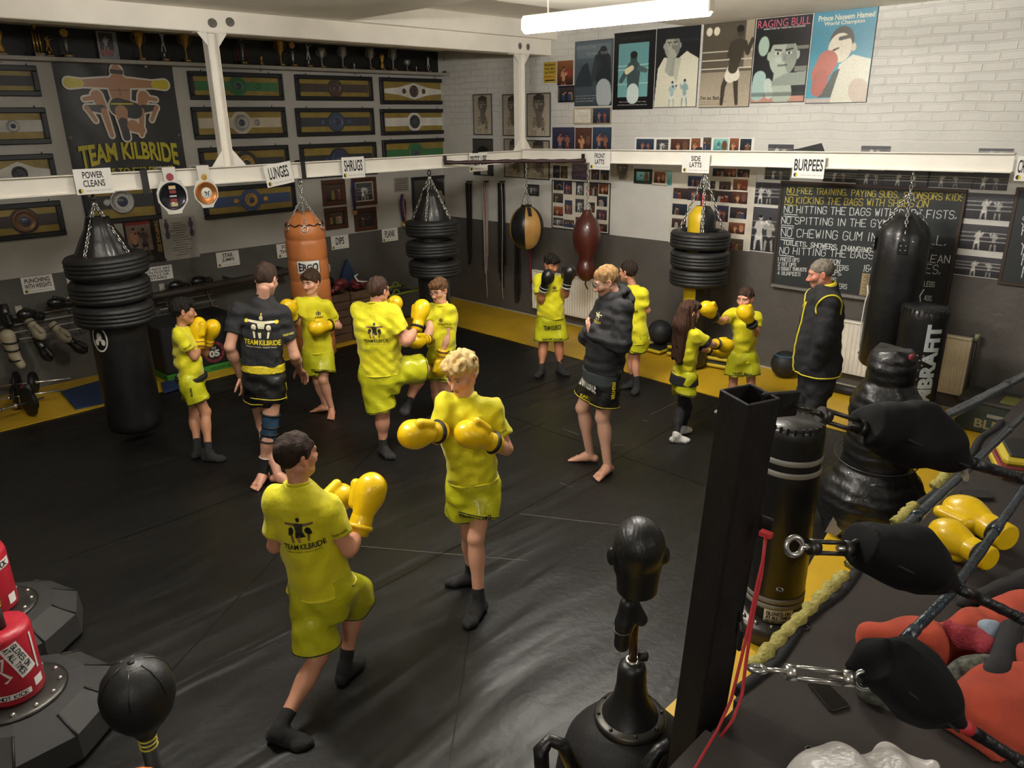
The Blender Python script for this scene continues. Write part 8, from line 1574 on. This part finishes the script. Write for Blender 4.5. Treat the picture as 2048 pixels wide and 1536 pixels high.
lump([ell(cp(1912, 1278, .12), (.04, .04, .035)), cone(cp(1912, 1278, .12), cp(1960, 1290, .12), .03, .05, .02)], .006, ripple(.012, 60, 5), 'red_rag', mat('dark_red_fleece', '8a2430', .9, bump=.6, bscale=90))
lump([ell(cp(1982, 1262, .14), (.05, .03, .03))], .006, ripple(.01, 70, 8), 'pale_blue_cloth', mat('pale_blue_fleece', '8f9fae', .9))
lump([cone(cp(1855, 1366, .085), cp(1975, 1340, .11), .03, .045, .03)], .007, ripple(.010, 40, 6), 'checked_lining', mat('checked_cloth', '4a4c42', .8, var=.9, vscale=40))
CHECK = mat('checked_cloth', '4a4c42', .8, var=.9, vscale=40); v, f = skin_mesh([cone(canvas_pt(1725, 1340, .03), canvas_pt(1750, 1385, .04), .035, .04, .03), cone(canvas_pt(1750, 1385, .04), canvas_pt(1775, 1410, .03), .04, .03, .03)], .007, ripple(.010, 40, 6)); v[:, 2] = np.maximum(v[:, 2], CZ + .001); o = link_mesh('checked_shirt', v, f, CHECK); tag(o, 'rumpled dark and cream checked shirt under the lowest cushion', 'shirt')
v, f = skin_mesh([ell(canvas_pt(1735, 1618, .05), (.15, .2, .11), None, .05), ell(canvas_pt(1800, 1576, .04), (.10, .12, .08), None, .05), cone(canvas_pt(1850, 1575, .05), canvas_pt(1866, 1530, .09), .025, .008, .02), ell(canvas_pt(1650, 1592, .03), (.1, .12, .05), None, .05)], .007, ripple(.017, 44, 12)); v[:, 2] = np.maximum(v[:, 2], CZ + .001); o = link_mesh('carrier_bag', v, f, mat('white_polythene', 'bcb9b4', .35, var=.12, vscale=6, bump=.5, bscale=25)); tag(o, 'white plastic carrier bag at the bottom of the ring canvas', 'carrier bag')
# free-standing bags between the ring and the chalkboard wall
def standing(name, label, x, y, cat='punch bag'): return thing(name, label, cat, (x, y, .0095))
sx, sy = 4.55, 8.10; t = standing('standing_bag', 'black free-standing bag with two grey bands behind the ring post', sx, sy); zt_ = above(1617, 848, sx, sy)
r = .165; MB().lathe([(.001, .12), (r * .9, .12), (r, .15), (r, zt_ - .06), (r * .97, zt_ - .02), (r * .88, zt_), (.001, zt_ + .004)], 36, cap=(False, False)).build('bag', BAG_K, t)
GB = mat('grey_band', '8a8882', .5)
for pz in (912, 936, 1178, 1190):
    z_ = above(1610 if pz < 1000 else 1565, pz, sx, sy); MB().lathe([(r + .001, z_ - .016), (r + .003, z_ - .014), (r + .003, z_ + .014), (r + .001, z_ + .016)], 36, cap=(False, False)).build('grey_band', GB, t)
mb = MB()
for k in range(26): a = k * 2 * math.pi / 26; mb.box((r * .93 * math.cos(a), r * .93 * math.sin(a), zt_ - .015), (.014, .012, .05), [[math.cos(a), math.sin(a), 0], [-math.sin(a), math.cos(a), 0], [0, 0, 1]])
mb.build('top_pleats', BAG_K, t)
MB().lathe([(.001, 0), (.22, 0), (.235, .02), (.235, .10), (.21, .12), (.001, .125)], 32, cap=(False, False)).build('base_flange', DKSTEEL, t); MB().lathe([(.12, .121), (.155, .124), (.15, .17)], 28, cap=(False, False)).build('yellow_collar', mat('yellow_foam_edge', 'b5ab5a'), t)
for k in range(14): a = k * 2 * math.pi / 14; MB().sphere((.195 * math.cos(a), .195 * math.sin(a), .128), .012, 10, 6).build('bolt', CHROME, t)
badge(t, above(1570, 1205, sx, sy) - .0095, .25, [rect2d(0, 0, .155, .085)], PAPER, 1, 'taped_note'); o = badge(t, above(1570, 1205, sx, sy) - .0095, .25, [strokes2d('GLOVES ON', -.065, .012, .02, .13, .004), strokes2d('AT ALL TIMES', -.065, -.014, .018, .13, .004), strokes2d('DO NOT KICK', -.065, -.036, .013, .11, .003)], INK, 1, 'note_lettering'); o.location = toward_cam(sx, sy) * .003
ex, ey = .92, 7.66; t = standing('standing_bag', 'tall black free-standing bag with white vertical lettering and rows of dots', ex, ey); zt_ = above(1852, 612, ex, ey); r = .20
MB().lathe([(.001, .1), (r * .96, .1), (r, .13), (r, zt_ - .10), (r * .98, zt_ - .05), (r * .9, zt_ - .01), (.001, zt_ + .012)], 36, cap=(False, False)).build('bag', BAG_K, t)
MB().lathe([(.001, 0), (.26, 0), (.28, .04), (.27, .09), (.001, .11)], 32, cap=(False, False)).build('base', TRIM_K, t)
mb = MB()
for k in range(30): a = k * 2 * math.pi / 30; mb.box((r * .985 * math.cos(a), r * .985 * math.sin(a), zt_ - .045), (.012, .012, .06), [[math.cos(a), math.sin(a), 0], [-math.sin(a), math.cos(a), 0], [0, 0, 1]])
mb.build('top_stitching', DKSTEEL, t)
dz0 = above(1850, 705, ex, ey) - .0095
badge(t, dz0 - .18, -.45, [disc2d(-.13 + .042 * i + (.02 if j % 2 else 0), .20 - .045 * j, .0075, 8) for i in range(7) for j in range(10)], GREYINK, 1, 'dots')
LB = mat('pale_blue_lettering', 'b9c3c6', .5); v, f = fit_text('EMBRAFIT', 0, 0, .84, .13, .05); badge(t, above(1845, 728, ex, ey) - .0095, .5, [(np.c_[-v[:, 1], v[:, 0]], f)], LB, 1, 'lettering')
dx, dy = 3.0, 8.07; t = standing('taped_dummy_bag', 'bulky black dummy bag wrapped in tape between ring post and tall bag', dx, dy); hz = lambda px, py: above(px, py, dx, dy) - .0095
zt_ = hz(1787, 697); zs = hz(1775, 772); zl = hz(1765, 905); zm = hz(1755, 1000)
WRAP = mat('black_wrap_tape', '101012', .42, var=.3, vscale=12, bump=.4, bscale=22, coat=.15)
v, f = skin_mesh([loft((0, 0, 0), [[1, 0, 0], [0, 1, 0], [0, 0, 1]], [(zs - .03, .13, .13, 0), (zs + .05, .15, .15, 0), (zt_ - .1, .155, .155, 0), (zt_ - .02, .13, .13, 0), (zt_, .11, .11, 0)], .03), ell((0, 0, zs - .14), (.21, .21, .17), None, .06), cone((0, 0, zl), (0, 0, zs - .15), .23, .2, .08), ell((.0, .0, zm), (.36, .36, .28), None, .08), cone((0, 0, .05), (0, 0, zm), .30, .33, .1)], .014, lambda x, y, z: ripple(.006, 30, 3)(x, y, z) + .003 * np.sin(z * 90)); link_mesh('bag_body', v, f, WRAP, t)
mb = MB()
for z_, r_ in ((zs, .15), (zl - .03, .275)): mb.torus((0, 0, z_), r_, .005, (.1, .05, 1), 36, 5)
mb.build('tape_ridges', mat('grey_tape_edge', '2c2c2e', .3), t); nn = toward_cam(dx, dy); rr_ = np.cross([0, 0, 1.0], nn)
mb = MB(); mb.prism([(-.05, -.06), (.03, -.07), (.06, -.02), (-.01, .07)], 0, .006); mb.xf((np.array([rr_, [0, 0, 1], nn]), nn * .30 - rr_ * .2 + [0, 0, zm - .12])); mb.build('torn_paper', mat('grey_paper', '8d8880', .7), t); MB().box(rr_ * .11 + nn * .09 + [0, 0, zt_ - .02], (.05, .03, .04), bev=.01).build('red_tape', mat('dull_red_print', '7a2832', .6), t)
# red kick bags on round rubber bases, at the left edge
REDV = mat('red_bag_vinyl', 'a3202e', .4, var=.1, vscale=6, bump=.15, bscale=14); RUB = mat('grey_rubber_base', '232221', .7, var=.15)
def red_bag(label, x, y, h, words, spring):
    t = thing('kick_bag_stand', label, 'kick bag', (x, y, 0), group='red kick bags on rubber bases'); n = 10; R_ = []
    for r_, z_ in ((.40, 0), (.43, .03), (.42, .16), (.30, .235), (.22, .245)): R_.append(np.array([(r_ * math.cos(a), r_ * math.sin(a), z_) for a in np.arange(n) * 2 * math.pi / n]))
    mb = MB(); mb.ring_stack(R_, True, (True, True), False); b = mb.build('rubber_base', RUB, t)
    mb = MB()
    for k in range(n): a = k * 2 * math.pi / n; MB().tube([(.30 * math.cos(a), .30 * math.sin(a), .237), (.42 * math.cos(a), .42 * math.sin(a), .163)], .006, 5).build('base_rib', TRIM_K, b)
    MB().lathe([(.001, .245), (.215, .245), (.22, .252), (.20, .26), (.14, .262), (.001, .262)], 32, cap=(False, False)).build('steel_flange', DKSTEEL, t)
    for k in range(12): a = k * 2 * math.pi / 12 + .2; MB().sphere((.185 * math.cos(a), .185 * math.sin(a), .264), .013, 10, 6).build('bolt', CHROME, t)
    r = .125; z0 = .265
    o = MB().lathe([(.001, z0), (r * .97, z0), (r, z0 + .015), (r, h - .03), (r * .92, h), (r * .35, h - .008), (.001, h - .02)], 36, cap=(False, False), wob=lambda a, q: .02 * np.sin(a * 14) * (q > h - .012)).build('bag', REDV, t)
    bv = BVHTree.FromPolygons([tuple(p.co) for p in o.data.vertices], [tuple(p.vertices) for p in o.data.polygons]); nn = toward_cam(x, y)
    def wrap(items, zc, ang, m, nm, off=.002, rot=0):
        n2 = nn * math.cos(ang) + np.cross([0, 0, 1.0], nn) * math.sin(ang); r2 = np.cross([0, 0, 1.0], n2); u2 = np.array([0, 0, 1.0]); c_, s_ = math.cos(rot), math.sin(rot)
        return decal(nm, m, [subdiv2d(v, f, .02) if len(v) == 4 else (v, f) for v, f in items], bv, [0, 0, zc], r2 * c_ + u2 * s_, u2 * c_ - r2 * s_, t, .4, off)
    for its in words: wrap(*its)
    if spring:
        MB().cyl((0, 0, h - .02), (0, 0, h + .10), .03, .028, 14).build('spring_seat', TRIM_K, t); mb = MB(); S = []
        for q in np.linspace(0, 1, 260): S.append(((.030) * math.cos(q * 2 * math.pi * 20), .030 * math.sin(q * 2 * math.pi * 20), h + .10 + .30 * q))
        mb.tube(S, .0058, 5); mb.build('coil_spring', mat('brass_spring', 'a5822f', .3, .85), t); MB().cyl((0, 0, h + .40), (0, 0, h + .62), .028, n=12).build('upper_rod', DKSTEEL, t)
    return t
def paw(k): return [(np.array(q) * k, [tuple(range(len(q)))]) for q in ([(-.4, .5), (.4, .5), (.35, .42), (-.32, .42)], [(.4, .5), (.28, 0), (.22, 0), (.32, .45)], [(-.35, .45), (-.2, 0), (-.14, 0), (-.28, .45)], [(-.2, .02), (-.5, -.4), (-.42, -.44), (-.12, 0)], [(.22, .02), (.5, -.35), (.42, -.42), (.16, 0)], [(-.5, -.4), (-.3, -.55), (-.25, -.48), (-.42, -.36)], [(.5, -.35), (.3, -.55), (.22, -.5), (.42, -.38)])]
h1 = .265 + .375
red_bag('red kick bag with a brass spring and handwritten gloves note at the left edge', 7.86, 5.82, h1, [([rect2d(0, 0, .19, .075)], .50, .32, PAPER, 'taped_note', .002, -1.25), ([strokes2d('GLOVES ON', -.085, .006, .022, .15, .004), strokes2d('AT ALL TIMES', -.09, -.026, .022, .17, .004)], .50, .32, INK, 'note_lettering', .004, -1.25),
    ([rect2d(0, 0, .14, .03)], .318, -.12, PAPER, 'taped_note', .002, 0), ([strokes2d('NOT KICK', -.06, -.009, .018, .12, .004)], .318, -.12, INK, 'note_lettering', .004, 0), (paw(.13), .47, -.55, TRIM_W, 'white_emblem', .003, 0), ([rect2d(0, 0, .012, .2)], .5, .95, TRIM_W, 'white_stripe', .003, 0), ([rect2d(0, 0, .05, .045)], .34, .85, PAPER, 'taped_note', .002, 0)], True)
red_bag('red kick bag with a white kick note, farther back at the left edge', 7.76, 4.95, h1, [([rect2d(0, 0, .20, .05)], .55, .3, PAPER, 'taped_note', .002, .06), ([strokes2d('DONT KICK', -.085, -.014, .03, .17, .005)], .55, .3, INK, 'note_lettering', .004, .06), ([rect2d(0, 0, .05, .06)], .33, .85, PAPER, 'taped_note', .002, 0)], False)
# speed ball on a pole
bp_ = at_depth(275, 1385, 2.55); r = .118; t = thing('speed_ball_stand', 'black speed ball on a pole with yellow rings at the lower left', 'speed ball', (bp_[0], bp_[1], 0)); zc = bp_[2]
o = MB().lathe([(.001, zc + r * 1.06), (.3 * r, zc + r * 1.02), (.62 * r, zc + r * .86), (.88 * r, zc + r * .55), (r, zc + r * .12), (.99 * r, zc - r * .25), (.86 * r, zc - r * .65), (.62 * r, zc - r * 1.0), (.40 * r, zc - r * 1.25), (.3 * r, zc - r * 1.45), (.26 * r, zc - r * 1.55)], 40, cap=(False, True)).build('ball', mat('matte_black_leather', '131313', .5, var=.15, bump=.08, bscale=60), t)
mb = MB()
for k in range(6): a = k * math.pi / 3; mb.tube([(q * math.cos(a), q * math.sin(a), zz + .001) for q, zz in ((.34 * r, zc + r * 1.0), (.64 * r, zc + r * .85), (.89 * r, zc + r * .54), (1.005 * r, zc + r * .1))], .0022, 4)
mb.tube([(.34 * r * math.cos(a), .34 * r * math.sin(a), zc + r * 1.003) for a in np.arange(6) * math.pi / 3], .0022, 4, True); mb.build('seams', DKSTEEL, t); MB().lathe([(.011, zc + r * 1.05), (.012, zc + r * 1.07), (.001, zc + r * 1.08)], 14, cap=(False, False)).build('valve_cap', TRIM_K, t)
MB().cyl((0, 0, .05), (0, 0, zc - r * 1.5), .024, .026, 16).build('pole', TRIM_K, t)
for k in range(3): MB().torus((0, 0, zc - r * (1.62 + .15 * k)), .0275, .0035, n=20, k=6).build('yellow_ring', mat('yellow_ring', 'b8a838', .5), t)
MB().lathe([(.001, 0), (.17, 0), (.18, .03), (.15, .12), (.06, .16), (.03, .2)], 28, cap=(False, False)).build('weighted_base', RUB, t)
oc = at_depth(268, 1602, 2.0); t = thing('orange_ring', 'orange plastic rim cut off by the bottom edge beside the speed ball', 'orange rim', tuple(oc)); mb = MB(); mb.torus((0, 0, 0), .07, .018, (.2, .3, 1), 28, 10); mb.build('rim', mat('orange_plastic', 'd0702a', .4), t); MB().cyl((0, 0, -oc[2] + .02), (0, 0, -.0), .02, n=12).build('stem', TRIM_K, t); MB().lathe([(.001, 0), (.09, 0), (.085, .02), (.03, .03)], 20, (0, 0, -oc[2])).build('foot', RUB, t)
# head target on a pole, seen from behind
hp3 = at_depth(1276, 1102, 2.9); t = thing('head_target_stand', 'black rubber head target on a pole seen from behind, by the ring post', 'training dummy', (hp3[0], hp3[1], 0)); hc_ = hp3[2]; RUBK = mat('black_moulded_rubber', '1a1a1b', .42, var=.2, bump=.12, bscale=40); fwd = nrm(np.array([C_F[0], C_F[1], 0])); X_ = nrm(np.cross(fwd, [0, 0, 1])); 
C0 = np.array([0, 0, hc_]); ax3 = [X_, fwd, np.array([0, 0, 1.0])]; q = lambda a, b, c: C0 + X_ * a + fwd * b + np.array([0, 0, c])
pr = head_prims(C0, X_, fwd, np.array([0, 0, 1.0]), 1.17) + [cone(q(0, -.02, -.04), q(0, -.015, -.16), .086, .078, .03), ell(q(0, -.025, .045), (.094, .108, .10), ax3, .02)] + [ell(q(s_ * .104, -.015, -.012), (.016, .024, .038), [nrm(X_ * s_ - fwd * .35), nrm(fwd + X_ * s_ * .35), np.array([0, 0, 1.])], .008) for s_ in (-1, 1)]
v, f = skin_mesh([p.cut(q(0, 0, -.165), (0, 0, -1)) for p in pr], .0055, lambda x, y, z: .0010 * np.sin(((x - C0[0]) * X_[0] + (y - C0[1]) * X_[1]) * 420 + 3 * np.sin(z * 90)) * (z > hc_ + .02)); link_mesh('head', v, f, RUBK, t)
hz3 = lambda px, py: above(px, py, hp3[0], hp3[1]); zc1 = hz3(1262, 1320); zpl = hz3(1262, 1430); 
mb = MB(); S = [(.02 * math.cos(a), .02 * math.sin(a), hc_ - .215 + .05 * a / (12 * math.pi)) for a in np.linspace(0, 12 * math.pi, 120)]; mb.tube(S, .004, 5); mb.build('neck_spring', CHROME, t); MB().cyl((0, 0, zc1 - .02), (0, 0, hc_ - .16), .017, n=14).build('pole', mat('rusty_brown_pole', '5a4020', .4, .6, var=.4), t)
v, f = skin_mesh([cone(q(-.035, -.03, -.22), q(-.045, -.035, -.30), .032, .036, .02), cone(q(-.045, -.035, -.30), q(-.052, -.035, -.40), .034, .032, .02), cone(q(-.02, -.02, -.21), q(.02, -.03, -.29), .026, .026, .02)], .006); link_mesh('padded_clamp', v, f, RUBK, t); MB().torus(q(-.05, -.035, -.33), .036, .005, (0.1, 0, 1), 20, 5).build('clamp_strap', DKSTEEL, t)
kn_ = MB(); kn_.lathe([(.01, 0), (.022, .01), (.022, .035), (.012, .042)], 10, tuple(X_ * .02 + [0, 0, zc1 + .02]), tuple(X_)); kn_.build('locking_knob', TRIM_K, t); MB().torus((0, 0, zc1), .024, .008, n=20, k=8).build('steel_collar', CHROME, t)
MB().lathe([(.03, zc1 - .005), (.052, zc1 - .02), (.058, zc1 - .045), (.062, zc1 - .12), (.075, zc1 - .19), (.105, zpl + .03), (.125, zpl)], 32, cap=(True, False)).build('cone', RUBK, t); MB().lathe([(.11, zpl + .012), (.142, zpl + .008), (.15, zpl - .004), (.148, zpl - .022), (.12, zpl - .03)], 36, cap=(False, False)).build('rim_flange', DKSTEEL, t)
for k in range(8): a = k * math.pi / 4; MB().sphere((.132 * math.cos(a), .132 * math.sin(a), zpl + .012), .008, 8, 6).build('bolt', DKSTEEL, t)
MB().lathe([(.001, .0), (.30, 0), (.32, .05), (.30, zpl * .45), (.26, zpl * .72), (.19, zpl - .06), (.13, zpl - .015)], 40, cap=(False, False), wob=lambda a, h: .012 * np.sin(a * 5)).build('padded_base', mat('black_base_cover', '161617', .6, bump=.25, bscale=14), t)
for sg, p in ((-1, [(1085, 1560), (1082, 1500), (1100, 1480), (1125, 1490), (1150, 1540)]), (1, [(1290, 1570), (1298, 1530), (1318, 1500), (1340, 1490)])):
    mb = MB(); mb.tube([at_depth(*k_, 2.62) - [hp3[0], hp3[1], 0] for k_ in p], [.026 + .003 * math.sin(i * 2) for i in range(len(p))], 12); mb.build('taped_handle', WRAP, t)
